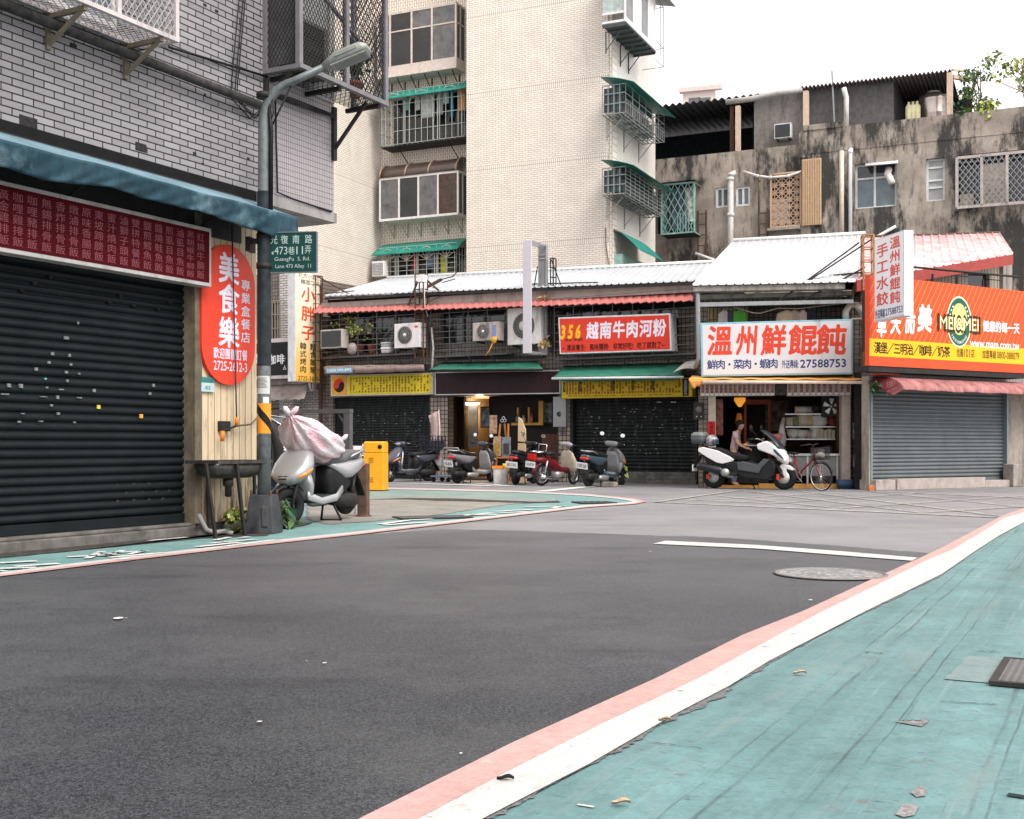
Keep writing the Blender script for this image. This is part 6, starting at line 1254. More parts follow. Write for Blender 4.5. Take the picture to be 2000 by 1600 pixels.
hrow(m,'早餐而美',Xq(1690),Xq(1820),Zq(1755,632),.62,y-.008,.045,.95) if False else None
for ch,px,py,s in (('早',1722,640,.4),('大',1749,634,.42),('而',1777,633,.42),('美',1806,622,.60)): cell(m,ch,Xq(px),Zq(px,py),s*.75,s*1.0,y-.008,.045,0,.08)
hrow(m,'健康的每一天',Xq(1919),Xq(1991),Zq(1955,639.5),.26,y-.008,.03,1.0); fit(m,'www.mam.com.tw',Xq(1894),Xq(1990),Zq(1942,681),Zq(1942,668),y-.008,.03)
m.obj('white_lettering', mat('billboard_white',(.80,.78,.78),.4,var=.03), t)
m = MB(); hrow(m,'漢堡／三明治／咖啡／奶茶',Xq(1707),Xq(1855),(yb0+yb1)/2+.0,.25,y-.008,.02,1.1); hrow(m,'信義',Xq(1868),Xq(1881),(yb0+yb1)/2,.2,y-.008,.01,1.05); fit(m,'101',Xq(1882.5),Xq(1894),(yb0+yb1)/2-.09,(yb0+yb1)/2+.09,y-.008,.01); hrow(m,'店',Xq(1896),Xq(1903),(yb0+yb1)/2,.2,y-.008,.01); hrow(m,'加盟專線',Xq(1918),Xq(1945),(yb0+yb1)/2,.2,y-.008,.01); fit(m,'0800-088079',Xq(1947),Xq(1990),(yb0+yb1)/2-.08,(yb0+yb1)/2+.08,y-.008,.01); m.obj('black_lettering', M_INK, t)
m = MB(); m.box(a0,a1,y+.02,y+.4,zB-.12,zB-.004); m.box(a0,a1,y+.13,y+.2,zB+.3,zT-.3); a,z = Cf.q(1785,522,-.1); b_,z2 = Cf.q(1990,541,-.1); m.tube([(a,-.1,z),(b_,-.1,z2)],.025,6); [m.bar((x,-.1,zT-.1),(x,-.1,zT+.25),.02) for x in (a+.6,a+1.4,a+2.3)]; m.obj('support_frame', M_DARKM, t)
# pink awning
t = thing('awning', 'rounded faded pink fabric awning above the grey shutter on the right', 'awning', Cf)
y = -.9; xa_, xb_ = Cf.X(1752,-.6), Cf.X(2060,-.6); zt_, zb_ = Cf.Z(1760,736,-.3), Cf.Z(1780,762,-.75)
def pk(u, v):
    an = v*pi/2*1.12; return (xa_+(xb_-xa_)*u, -.04-.72*sin(min(an,pi/2*1.05)), zt_-(zt_-zb_)*(1-cos(min(an,pi/2)))-max(0,an-pi/2)*.06+.008*sin(u*34)*v)
def pkm():
    mm,tt,bb = nodes('blotchy_pink_canvas'); co = N(tt,'ShaderNodeTexCoord').outputs['Object']
    c = ramp(tt, noise(tt,4,8,co,.75,(1.3,1,.6)), [(.36,(.17,.055,.05)),(.52,(.33,.125,.118)),(.7,(.46,.235,.22))]); tt.links.new(c,bb.inputs['Base Color']); bb.inputs['Roughness'].default_value=.7; return mm
m = MB(); m.sheet(pk, 60, 8); m.obj('canopy', pkm(), t, sol=.01)
xc_ = Cf.X(1698,-.1)
m = MB(); m.sheet(lambda u,v: Vector(pk(0,v)).lerp(Vector((xc_+.02,-.04-.66*v,zt_-.12-(zt_-zb_)*v)),u), 8, 8); m.obj('end_flap', mat('dark_red_canvas',(.11,.018,.02),.6,var=.2), t, sol=.01)
m = MB(); e0 = Vector((xc_+.12,-.62,0)); fit(m,'2736-3522',0,.5,0,.12,0,.015); hrow(m,'天福餐亭',.0,.46,.25,.16,0,.012)
m2 = MB(); pa = Vector(pk(0,.62)); pb_ = Vector((xc_+.02,-.04-.66*.62,zt_-.12-(zt_-zb_)*.62)); ux = (pa-pb_); L_ = ux.length; ux.normalize(); nn_ = Vector((ux.y,-ux.x,0)).normalized()
if nn_.y > 0: nn_ = -nn_
org = pb_+ux*.06+nn_*.09+Vector((0,0,-.16)); m2.T = None
m2.add([org+ux*v[0]*(L_-.14)/.5+Vector((0,0,v[2]))*.9 for v in map(Vector,m.v)], m.f); m2.obj('flap_lettering', mat('faded_pink_ink',(.42,.18,.18),.6), t)
m = MB(); pbox(m,Cf,(1714,726),(1757,734),-.25,-.05); setp(m.obj('sign_strip', mat('orange_red_strip',(.55,.09,.04),.5,var=.3,sc=12), None, Cf), 'narrow orange-red strip sign above the pink awning', 'sign')
m = MB(); a = Cf.X(1703,-.2); leaves(m,(a,-.3,Cf.Z(1703,755,-.3)),(.16,.1,.15),40,.07); setp(m.obj('ivy', LEAFD, None, Cf), 'dark green sprig of ivy hanging by the end of the pink awning', 'plant')
MB().box(Cf.X(1972,-.2),Cf.X(1992,-.2),-.3,-.02,0,.52).obj('concrete_block', M_CONC, None, Cf, bev=.02, label='low concrete block against the stained wall right of the grey shutter', cat='block')
MB().lathe([(.05,0),(.09,.0),(.09,.03),(.05,.03)],(Cf.X(1703,-.3),-.3,.04),'y',14).obj('coil', mat('rust_orange',(.4,.12,.04),.7), None, Cf, label='small rusty orange ring on the ground at the left foot of the grey shutter step', cat='ring')
# ---------------------------------------------------------------- tall tiled apartment block
T = Fr(911, 0, -4015, 44.0)
T_TB = tile('cream_wall_tile', (.82,.75,.665), (.50,.44,.38), .24, .0745, .012, dirt=.2, dcol=(.5,.43,.35), var=.05)
T_TBV = tile('cream_tile_upright', (.82,.75,.665), (.36,.31,.26), .24, .082, .013, vert=True, dirt=.14, dcol=(.34,.31,.18), var=.05)
T_TBB = tile('cream_band_tile', (.82,.75,.665), (.42,.365,.31), .26, .08, .012, vert=True, off=0, var=.03)
T_TBY = tile('cream_side_tile', (.82,.75,.665), (.50,.44,.38), .24, .0745, .012, axis='y', dirt=.3, dcol=(.3,.24,.19), dsc=.45, var=.05)
T_TBYB = tile('cream_side_band', (.82,.75,.665), (.42,.365,.31), .26, .08, .012, axis='y', vert=True, off=0, var=.03)
T_TBYV = tile('cream_side_upright', (.82,.77,.71), (.48,.43,.39), .24, .082, .013, axis='y', vert=True, var=.05)
tb = thing('apartment_tower', 'tall cream tiled apartment tower with caged bay windows in the centre background', 'building', T)
f0, f1 = T.X(911), T.X(1187.5); DR = 1.6
bz = [T.Z(911,p) for p in (-128,27.9,181.5,328.5,481.5,630)]
r0 = T.X(745,DR); side = T.X(1280) 
# side wall depth: from px 1195 to 1280
TS = Fr(1195, 0, 2055, None or (T.o+T.u*(T.X(1195))).y)
SD = TS.X(1280)
m = MB()
zs = [0]+sorted(bz)+[23]
def banded(m, x0, x1, y0, y1):
    prev = 0
    for z in sorted(bz):
        m.k = 0; m.box(x0,x1,y0,y1,prev,z-.25); m.k = 1; m.box(x0,x1,y0,y1,z-.25,z); prev = z
    m.k = 0; m.box(x0,x1,y0,y1,prev,23)
banded(m, f0, f1, 0, .5); m.obj('front_wall', [T_TB, T_TBB], tb)
m = MB(); m.box(f1+.002,T.X(1195),.05,.5,0,23); m.obj('corner_strip', T_TBV, tb)
m = MB(); m.box(f0+.02,T.X(1195)-.25,.502,SD,0,23); m.obj('core', M_CONC, tb)
m = MB(); m.box(r0-.0,f0+.3,DR,DR+.4,0,23); m.obj('recess_wall', T_TBV, tb)
m = MB(); banded(m, r0-2.5, r0-.003, -6, DR+.4); m.obj('left_wing', [T_TBY, T_TBYB], tb)
m = MB(); m.box(T.X(1195)-.24,T.X(1195)+.0,.503,SD-.0,0,23); m.obj('side_wall', T_TBYV, tb)
M_BAYF = mat('beige_bay_frame',(.62,.54,.49),.5,dirt=.2); M_AL = mat('white_aluminium',(.70,.68,.66),.4,.1,dirt=.12)
M_GREENP = mat('green_corrugated_plastic',(.02,.23,.18),.4,var=.3,sc=3); M_CAGE = mat('pale_cage_bars',(.42,.45,.43),.5,.3,dirt=.2)
def bay(name, par, fr, tl, br, proj, base, mt, cols, split=None, glass=None, depth=None, xr=None, brk=5, brm=None, apron=0):
    """boxed-out window: frame, panes, floor and brackets. tl/br photo corners on its outer face"""
    y = base-proj; a,b,z0,z1 = rect(fr,tl,br,y); 
    f = MB(); fw = .05
    za = z0+apron
    zz = [za]+([za+(z1-za)*split] if split else [])+[z1]
    for z in zz: f.box(a,b,y,y+.06,z-fw/2,z+fw/2)
    n = len(cols)-1
    for c in cols:
        x = a+(b-a)*c; f.box(x-fw*.7,x+fw*.7,y-.008,y+.055,z0,z1)
    for x in (a,b):
        for z in zz: f.box(x-fw/2,x+fw/2,y+.06,base,z-fw/2,z+fw/2)
        f.box(x-fw/2,x+fw/2,(y+base)/2-.03,(y+base)/2+.03,za,z1)
    if apron: f.box(a,b,y+.003,y+.05,z0,za-fw/2); f.box(a-.02,a,y,base,z0,za); f.box(b,b+.02,y,base,z0,za)
    f.box(a-.03,b+.03,y-.03,base-.003,z0-.07,z0-.0)
    f.box(a-.02,b+.02,y,base-.003,z1+.03,z1+.07)
    o = f.obj(name, mt, par)
    rows = list(zip(zz, zz[1:])); i = 0
    mats = glass or [M_GLASSD, M_GLASSG]
    for r_, (p, q) in enumerate(rows):
        for k in range(n):
            g = MB(); g.box(a+(b-a)*cols[k]+.03,a+(b-a)*cols[k+1]-.03,y+.02,y+.03,p+.02,q-.02); g.obj('pane', mats[(k+r_) % len(mats)], o)
    g = MB(); g.box(a+.005,a+.015,y+.06,base-.01,za,z1); g.box(b-.015,b-.005,y+.06,base-.01,za,z1); g.obj('side_pane', M_GLASSD, o)
    m = MB()
    for k in range(brk):
        x = a+(b-a)*(k+.35)/(brk-.3); m.bar((x,base-.01,z0-.6),(x,y+.1,z0-.08),.016); m.box(x-.015,x+.015,base-.04,base-.004,z0-.65,z0-.08)
    m.obj('bracket', brm or M_DARKM, o)
    return o, a, b, z0, z1, y
# bays in the recess, top to bottom
o,a,b,z0,z1,y = bay('bay_window', tb, T, (738,33), (890,129), .75, DR, M_BAYF, [0,.1,.34,.38,.63,.66,.97,1] and [0,.16,.44,.70,1], .66, [M_GLASSG,M_GLASSD,M_GLASSD,M_GLASSG], apron=.34, brk=6)
m = MB(); m.lathe([(.001,0),(.16,0),(.16,.06),(.001,.08)][::-1],(a+(b-a)*.22,y+.16,z0+.62),'y',16); m.obj('table_fan', mat('terracotta_fan',(.45,.2,.13),.5), o)
m = MB(); m.box(a+(b-a)*.48,a+(b-a)*.60,y+.05,y+.2,z0+.42,z0+.72); m.obj('folded_bedding', mat('orange_grey_bedding',(.5,.3,.14),.9,var=.5,sc=8), o)
# caged laundry balcony
def cage(par, fr, tl, br, base, proj, nx, nz, roof=None, rv=.36, rdrop=.3, arch=0, glass=True, r=.012, barm=None):
    y = base-proj; a,b,z0,z1 = rect(fr,tl,br,y)
    m = MB(); bars(m,a,b,z0,z1,y,nx,nz,r)
    for x in (a,b):
        n = max(2,int(proj/.2)); [m.bar((x,y+proj*i/n,z0),(x,y+proj*i/n,z1),r) for i in range(n)]
        [m.bar((x,y,z),(x,base,z),r) for z in [z0+(z1-z0)*i/4 for i in range(5)]]
    for k in range(arch):
        cx = a+(b-a)*(k+.5)/arch; rr = (b-a)/arch*.42
        m.tube([(cx+rr*cos(t_),y-.02,z1-rr-.08+rr*sin(t_)) for t_ in [pi*i/10 for i in range(11)]],r*1.6,5)
        for sx in (-1,1): m.bar((cx+sx*rr,y-.02,z0),(cx+sx*rr,y-.02,z1-rr-.08),r*1.3)
    [m.bar((a+(b-a)*i/16,y,z0),(a+(b-a)*i/16,base,z0),r) for i in range(17)]
    o = m.obj('window_cage', barm or M_CAGE, par)
    m = MB(); m.box(a,b,y+.1,base-.003,z0-.05,z0-.02); [m.bar((x,base-.01,z0-.55),(x,y+.1,z0-.06),.015) for x in (a+(b-a)*.2,a+(b-a)*.8)]; m.obj('cage_floor', M_DARKM, o)
    if roof:
        m = MB(); m.sheet(lambda u,v: (a-.15+(b-a+.3)*u, base+(y-.25-base)*v, z1+rdrop*(1-v)+.03-rv*v*v+.012*abs(sin(u*70))), 60, 4); m.obj('cage_roof', roof, o, sol=.012)
    if glass:
        m = MB(); m.box(a+.1,b-.1,base-.02,base-.004,z0+.05,z1-.05); m.obj('window_pane', M_GLASSD, o)
    return o,a,b,z0,z1,y
def wash(par_label, fr, x, y, z, w_, h_, col, nm, label):
    m = MB(); m.loft([sup((0,0,0),(1,0,0),(0,1,0),w_*.3,.02,10), sup((0,0,-.08),(1,0,0),(0,1,0),w_*.5,.04,10), sup((.01,0,-h_*.6),(1,0,0),(0,1,0),w_*.48,.05,10), sup((-.01,.01,-h_),(1,0,0),(0,1,0),w_*.5,.04,10)]); m.obj('hanging_garment', mat(nm,col,.9,var=.2), None, Loc(fr.M @ Vector((x,y,z)), fr.rz), label=label, cat='clothes', group='washing on the tower balconies')
o,a,b,z0,z1,y = cage(tb, T, (742,184), (907,266), DR, .95, 14, 4, M_GREENP, arch=3)
for f,w_,h_,c,nm,lab in ((.27,.22,.55,(.2,.45,.42),'mint_cloth','small mint cloth at the left of the upper tower washing'),(.40,.2,.6,(.55,.58,.58),'white_cloth2','narrow white shirt beside the mint cloth'),(.52,.6,.95,(.55,.6,.58),'pale_sheet','wide pale sheet in the middle of the upper tower washing'),(.66,.3,.9,(.3,.33,.36),'grey_cloth','grey trousers right of the pale sheet'),(.73,.28,.5,(.35,.5,.5),'aqua_cloth','aqua shirt above the dark trousers'),(.80,.16,1.05,(.02,.17,.26),'blue_cloth','blue garment beside the orange towel'),(.92,.32,.85,(.62,.3,.1),'orange_towel','orange towel at the right end of the upper tower washing')): wash(0,T,a+(b-a)*f,y+.4,z1-.1,w_,h_,c,nm,lab)
o,a,b,z0,z1,y = bay('bay_window', tb, T, (742,352), (894,416), .8, DR, M_AL, [0,.25,.5,.75,1], None, [M_GLASSG,M_GLASSD,M_GLASSG,mat('brown_stuffed_pane',(.06,.03,.022),.2,var=.6)], brk=6, brm=mat('pale_green_bracket',(.4,.44,.3),.6))
m = MB(); m.sheet(lambda u,v: (a-.05+(b-a+.1)*u, y-.02+.78*(1-cos(v*pi/2)), z1+.06+.62*sin(v*pi/2)), 6, 8); m.obj('curved_hood', mat('brown_smoked_hood',(.07,.05,.042),.25,var=.2), o, sol=.01)
m = MB(); [m.tube([(a+(b-a)*f,y-.04+.78*(1-cos(t_)),z1+.07+.62*sin(t_)) for t_ in [pi/2*i/6 for i in range(7)]],.035,5) for f in (.0,.33,.63,.98)]; m.obj('hood_rib', mat('tan_rib',(.36,.24,.17),.5), o)
o,a,b,z0,z1,y = cage(tb, T, (738,486), (892,560), DR, .9, 8, 9, M_GREENP, rv=.34, rdrop=.28, arch=4)
m = MB()
for k in range(4):
    cx = a+(b-a)*(k+.5)/4; rr = (b-a)/4*.44; zc_ = z1-.55
    [m.bar((cx,y-.025,zc_),(cx+rr*cos(t_),y-.025,zc_+rr*sin(t_)),.012) for t_ in [pi*i/6 for i in range(1,6)]]
m.obj('fan_grille', mat('rose_grey_bars',(.5,.43,.42),.5,.2), o)
for f,w_,h_,c,nm,lab in ((.28,.18,.3,(.03,.35,.25),'teal_cloth','small teal cloth in the lower tower cage'),(.31,.16,.4,(.65,.42,.03),'amber_cloth','amber cloth low in the lower tower cage'),(.43,.3,.75,(.42,.02,.03),'red_cloth','red garment in the lower tower cage'),(.62,.35,.7,(.2,.28,.36),'slate_cloth','slate blue garment in the lower tower cage'),(.79,.32,.9,(.6,.62,.1),'lime_cloth','yellow-green garment in the lower tower cage')): wash(0,T,a+(b-a)*f,y+.35,z1-.35 if 'low' in lab[:12] else z1-.12,w_,h_,c,nm,lab)
t = thing('air_conditioner', 'small white box unit at the left end of the lowest green roofed tower cage', 'air conditioner', Loc(T.M @ Vector((a-.1,y-.05,z0+.55)), T.rz)); MB().box(0,.55,-.25,.1,0,.6).obj('casing', M_WHITE, t, bev=.02)
m = MB(); [m.box(.03,.52,-.262,-.252,.06+.06*i,.09+.06*i) for i in range(8)]; m.obj('grille', M_GREY, t)
# right-hand side cages
def sbay(tl, br, proj, **k): return cage(tb2, TS, tl, br, 0, proj, **k)
tb2 = bpy.data.objects.new('side_cages', None); 
bpy.data.objects.remove(tb2)
def ts_part(o):  # re-express a part built in the side-wall frame under the tower
    o.parent = tb; o.matrix_parent_inverse = Matrix.Identity(4); o.matrix_local = tb.matrix_world.inverted() @ TS.M
    return o
M_GREENF = mat('teal_canvas',(.01,.20,.16),.5,var=.2)
PJ = .85
def sx(px, py, d=-PJ): return TS.q(px,py,d)
# second: teal roofed cage
for (l,zt_px,zb_px,rr,ww,wh,tag_) in ((1217,163,222,True,1296,.0,'b'),(1217,322,378,True,1298,.0,'c')):
    pass
def side_cage(plx, pty, pby, prx, roofm, nx, nz, style):
    xa,zt_ = sx(plx,pty); _,zb_ = sx(plx,pby); xb_,_ = sx(prx,870)
    m = MB(); bars(m,xa,xb_,zb_,zt_,-PJ,nx,nz,.014)
    for x in (xa,xb_):
        [m.bar((x,-PJ+PJ*i/4,zb_),(x,-PJ+PJ*i/4,zt_),.014) for i in range(5)]; [m.bar((x,-PJ,z),(x,-.005,z),.014) for z in (zb_,zb_+(zt_-zb_)*.35,zb_+(zt_-zb_)*.7,zt_)]
    [m.bar((xa,-PJ*i/6,zb_),(xb_,-PJ*i/6,zb_),.014) for i in range(7)]; [m.bar((xa+(xb_-xa)*i/8,-PJ,zb_),(xa+(xb_-xa)*i/8,0,zb_),.012) for i in range(9)]
    if style: bars(m,xa,xb_,zb_,zb_+(zt_-zb_)*.45,-PJ-.01,nx*3,1,.009)
    [(m.box(x-.02,x+.02,-.04,-.003,zb_-.8,zb_-.05), m.bar((x,-.02,zb_-.7),(x,-PJ*.7,zb_-.05),.014)) for x in (xa+.4,xa+(xb_-xa)*.5,xb_-.5)]
    o = ts_part(m.obj('window_cage', mat('grey_cage_bars',(.30,.31,.31),.5,.3,dirt=.3), None))
    m = MB(); m.sheet(lambda u,v: (xa-.2+(xb_-xa+.5)*u, -.01-(PJ+.35)*v, zt_+.26-.3*v**1.6), 40, 6); c_ = m.obj('cage_roof', roofm, o, sol=.012)
    m = MB(); m.box(xa+.12,xb_-.9,-PJ+.16,-PJ+.18,zb_+(.62 if style else .1),zt_-.05); m.box(xa+.12,xa+.14,-PJ+.2,-.02,zb_+.1,zt_-.05); m.obj('pane', mat('teal_shaded_glass',(.02,.05,.05),.15,var=.6,sc=2), o)
    m = MB(); m.box(xa+.2,xb_-.2,-.04,-.031,zb_+.1,zb_+.15); [m.box(xa+(xb_-xa)*f-.03,xa+(xb_-xa)*f+.03,-.045,-.032,zb_+.1,zt_-.05) for f in (.2,.4,.6,.8)]; m.obj('window_frame', M_AL, o)
    m = MB(); x_ = xa+.5
    while x_ < xb_-.5: m.box(x_,x_+.3,-PJ+.2,-.3,zb_+.02,zb_+rnd.uniform(.25,.7)); x_ += rnd.uniform(.5,1.0)
    m.obj('stored_clutter', mat('cluttered_boxes',(.13,.13,.13),.7,var=.9,sc=4), o)
side_cage(1222,163,219,1297,M_GREENF,6,3,True)
side_cage(1222,325,377,1299,M_GREENF,9,7,False)
# top boxed window
xa,zb_ = sx(1222,42); xb_,_ = sx(1280,870); zt_ = zb_+1.75
m = MB(); [m.box(xa,xb_,-PJ,-PJ+.06,z-.04,z+.04) for z in (zb_+.05,zt_)]; [m.box(x-.04,x+.04,-PJ-.006,-PJ+.05,zb_,zt_) for x in [xa+(xb_-xa)*i/4 for i in range(5)]]
for x in (xa,xb_): [m.box(x-.03,x+.03,-PJ+.06,-.005,z-.04,z+.04) for z in (zb_+.05,zb_+.35,zt_)]
m.box(xa,xb_,-PJ,-.005,zt_+.05,zt_+.1); m.box(xa,xb_,-PJ+.003,-PJ+.04,zb_+.09,zb_+.2); o = ts_part(m.obj('bay_window', M_AL, None))
m = MB(); m.box(xa-.03,xb_+.03,-PJ-.02,-.006,zb_-.06,zb_-.0); [m.box(x-.02,x+.02,-PJ,-.01,zb_-.12,zb_-.065) for x in [xa+(xb_-xa)*i/7 for i in range(8)]]; [(m.box(x-.02,x+.02,-.04,-.003,zb_-.9,zb_-.13), m.bar((x,-.02,zb_-.8),(x,-PJ*.7,zb_-.13),.014)) for x in (xa+.3,xa+(xb_-xa)*.55,xb_-.6)]; m.obj('bay_floor', mat('dark_bay_floor',(.08,.085,.09),.6,dirt=.2), o)
m = MB(); [m.box(xa+(xb_-xa)*(i+.03)/4,xa+(xb_-xa)*(i+.97)/4,-PJ+.02,-PJ+.03,zb_+.2,zt_-.04) for i in (0,2)]; m.obj('pane', M_GLASSG, o)
m = MB(); [m.box(xa+(xb_-xa)*(i+.03)/4,xa+(xb_-xa)*(i+.97)/4,-PJ+.02,-PJ+.03,zb_+.2,zt_-.04) for i in (1,3)]; m.obj('blind', mat('white_blind',(.75,.73,.72),.6), o)
m = MB(); m.box(xa+.01,xa+.02,-PJ+.06,-.01,zb_+.4,zt_-.04); m.obj('side_pane', mat('pale_green_pane',(.38,.45,.43),.2,var=.3), o)
m = MB(); xe_ = xb_+1.0; [m.bar((x,-PJ,z0_),(x,-PJ,zt_+.2),.012) for x,z0_ in ((xe_,zb_-.3),(xe_-.4,zb_),)]; [m.bar((xb_,-PJ,z),(xe_,-PJ,z),.012) for z in (zb_-.3,zb_+.4,zt_+.2)]; [m.bar((xe_,-PJ,z),(xe_,-.01,z),.012) for z in (zb_-.3,zb_+.4,zt_+.2)]; m.sheet(lambda u,v:(xa+(xe_+.3-xa)*u,-(PJ+.4)*v,zt_+.55-.3*v),2,2); m.obj('outer_rails', M_GREY, o)
# lowest: green canvas canopy with an opening below
xa,zt_ = TS.q(1200,446,-.05); xb_ = TS.X(1290,-.9); zb_ = TS.Z(1240,500,-1.0)
m = MB(); m.sheet(lambda u,v: (xa+(xb_-xa)*u, -.02-1.0*v, zt_-.85*v**1.25+.0*u), 12, 8); o = ts_part(m.obj('green_canopy', M_GREENF, None, sol=.01))
m = MB(); m.box(xa+.1,TS.X(1255),-.3,-.006,zb_-2.5,zt_-.9); m.obj('lean_to', mat('pale_green_panel',(.25,.4,.36),.3,var=.3), o)
m = MB(); m.wall(xa+.5,xa+1.9,zb_-2.4,zb_-.3,-.36,-.303,[(xa+.6,xa+1.8,zb_-2.3,zb_-.4)]); m.obj('window_frame', mat('tan_window_frame',(.5,.42,.33),.5), o)
m = MB(); m.tube([(T.X(1183),-.02,T.Z(1183,445)),(T.X(1184),-.03,T.Z(1184,480)),(T.X(1190),-.03,T.Z(1190,518)),(T.X(1194),-.03,T.Z(1194,540))],.02,5); m.obj('wall_cable', M_TAN, tb)

# ---------------------------------------------------------------- stained concrete block on the right
Gb = Fr(1283, 0, -4000, 48.0)
def stained():
    m, t, b = nodes('stained_concrete'); co = N(t,'ShaderNodeTexCoord').outputs['Object']
    c = ramp(t, noise(t,.9,9,co,.7), [(.3,(.19,.16,.135)),(.5,(.31,.265,.22)),(.72,(.46,.41,.36))])
    c = mixc(t, ramp(t, noise(t,.42,10,co,.74,(1.2,1,.38)), [(.475,0.),(.545,.97)]), c, (.028,.027,.026))
    c = mixc(t, ramp(t, noise(t,2.6,8,co,.75,(2.0,1,.3)), [(.55,0.),(.66,.7)]), c, (.05,.045,.04))
    c = mixc(t, ramp(t, noise(t,7,6,co,.8), [(.60,0.),(.72,.45)]), c, (.55,.48,.43))
    t.links.new(c,b.inputs['Base Color']); b.inputs['Roughness'].default_value=.9; bump(t, noise(t,9,7,co,.7), b, .4, .03); return m
M_ST = stained()
gb = thing('concrete_building', 'grimy stained concrete building with rooftop sheds behind the shops on the right', 'building', Gb)
def gr(tl, br, y=0): return rect(Gb, tl, br, y)
zr1 = Gb.Z(1283,312); zr2 = Gb.Z(1476,291); zr3 = Gb.Z(1650,248)
xg0, xg1, xg2, xg3 = Gb.X(1240), Gb.X(1475), Gb.X(1565), Gb.X(2300)
wins = [gr((1281,358),(1358,452)), gr((1398,368),(1424,404)), gr((1437,366),(1465,401)), gr((1506,340),(1564,440)), gr((1670,323),(1752,403)), gr((1809,312),(1846,392)), gr((1868,306),(2120,384))]
m = MB(); m.wall(xg0,xg2,0,(zr1+zr2)/2,0,.3,wins[:4]); m.wall(xg2+.003,xg3,0,zr3,-.12,.3,wins[4:]); m.obj('wall', M_ST, gb)
m = MB(); m.box(xg0,xg3,.8,9,0,zr2-.6); m.obj('core', M_VOID, gb)
a = Gb.X(1570); m = MB(); m.box(a,Gb.X(1647),-.16,.4,zr3-.02,Gb.Z(1610,243)); m.box(xg2-.05,Gb.X(1578),-.2,.0,Gb.Z(1570,310),Gb.Z(1570,262)); m.box(xg2,Gb.X(2200),-.14,-.122,Gb.Z(1700,290),Gb.Z(1700,288)); m.obj('parapet_block', M_ST, gb)
def gwin(w_, frm, cols, rows, mats, y=.1):
    a,b,z0,z1 = w_; f = MB(); xs = [a+(b-a)*c for c in cols]; zs = [z0+(z1-z0)*c for c in rows]
    [f.box(x-.04,x+.04,y-.05,y,z0,z1) for x in [a+.04,*xs[1:-1],b-.04]]; [f.box(a+.08,b-.08,y-.055,y-.005,z-.035,z+.035) for z in [z0+.035,*zs[1:-1],z1-.035]]
    o = f.obj('window', frm, gb); k = 0
    for i in range(len(xs)-1):
        for j in range(len(zs)-1):
            g = MB(); g.box(xs[i],xs[i+1],y,y+.02,zs[j],zs[j+1]); g.obj('pane', mats[k%len(mats)], o); k += 1
    return o
M_WF = mat('white_window_frame',(.68,.68,.68),.5,dirt=.15); M_FROST = mat('frosted_pane',(.36,.37,.37),.3,var=.2,sc=3)
gwin(wins[1], M_WF, [0,.5,1],[0,1],[M_GLASSB]); gwin(wins[2], M_WF, [0,.5,1],[0,1],[M_GLASSB])
gwin(wins[4], M_WF, [0,.47,1],[0,.68,1],[M_GLASSB,M_GLASSD]); gwin(wins[5], M_WF, [0,1],[0,.33,.5,.8,1],[M_FROST])
def pipe(pts, r, label, mt, y=-.2, n=8, fr=Gb):
    m = MB(); P_ = [fr.q(px,py,y) for px,py in pts]; m.tube([(a,y,z) for a,z in P_],r,n)
    [m.lathe([(r*1.25,-.06),(r*1.25,.06)],(a,y,z),n=10) for a,z in P_[1:-1]]
    return m.obj('wall_pipe', mt, None, fr, label=label, cat='pipe', group='pipes on the stained concrete building')
M_PVC = mat('white_pvc_pipe',(.66,.63,.6),.5,dirt=.25)
pipe([(1437,338),(1429,341),(1427,350),(1427,420),(1427,520)],.12,'thick pale drain pipe with an elbow between the two small white windows',M_PVC)
pipe([(1644,295),(1644,480)],.09,'pale vertical pipe with a rusty joint left of the two-row window',mat('tan_white_pipe',(.58,.5,.42),.5,dirt=.25))
pipe([(1663,290),(1661,296),(1661,480)],.07,'bright white thin pipe just left of the two-row window',M_WHITE2)
pipe([(1485,333),(1483,352),(1482,470)],.045,'thin pale conduit left of the patterned window grille',M_TAN)
pipe([(1452,335),(1480,344),(1505,347),(1540,344),(1565,335)],.05,'sagging pale cable duct crossing above the patterned window grille',M_PVC)
pipe([(1672,478),(1700,470),(1750,442)],.06,'pale pipe slanting up the concrete wall behind the white roof',M_PVC)
pipe([(1358,495),(1395,508)],.06,'short pale pipe at the foot of the concrete wall beside the noodle shop roof',M_PVC)
for px,l in ((1371,'rusty wall ladder near the turquoise cage on the concrete building'),(1491,'rusty wall ladder below the patterned window grille')):
    m = MB(); a,z1 = Gb.q(px-8,412 if px<1400 else 408,-.12); b = Gb.X(px+8,-.12); z0 = Gb.Z(px,500,-.12); [m.bar((x,-.12,z0),(x,-.12,z1),.035) for x in (a,b)]; [m.bar((a,-.12,z0+i*.42),(b,-.12,z0+i*.42),.018) for i in range(1,5)]; m.obj('wall_ladder', M_RUST, None, Gb, label=l, cat='ladder')
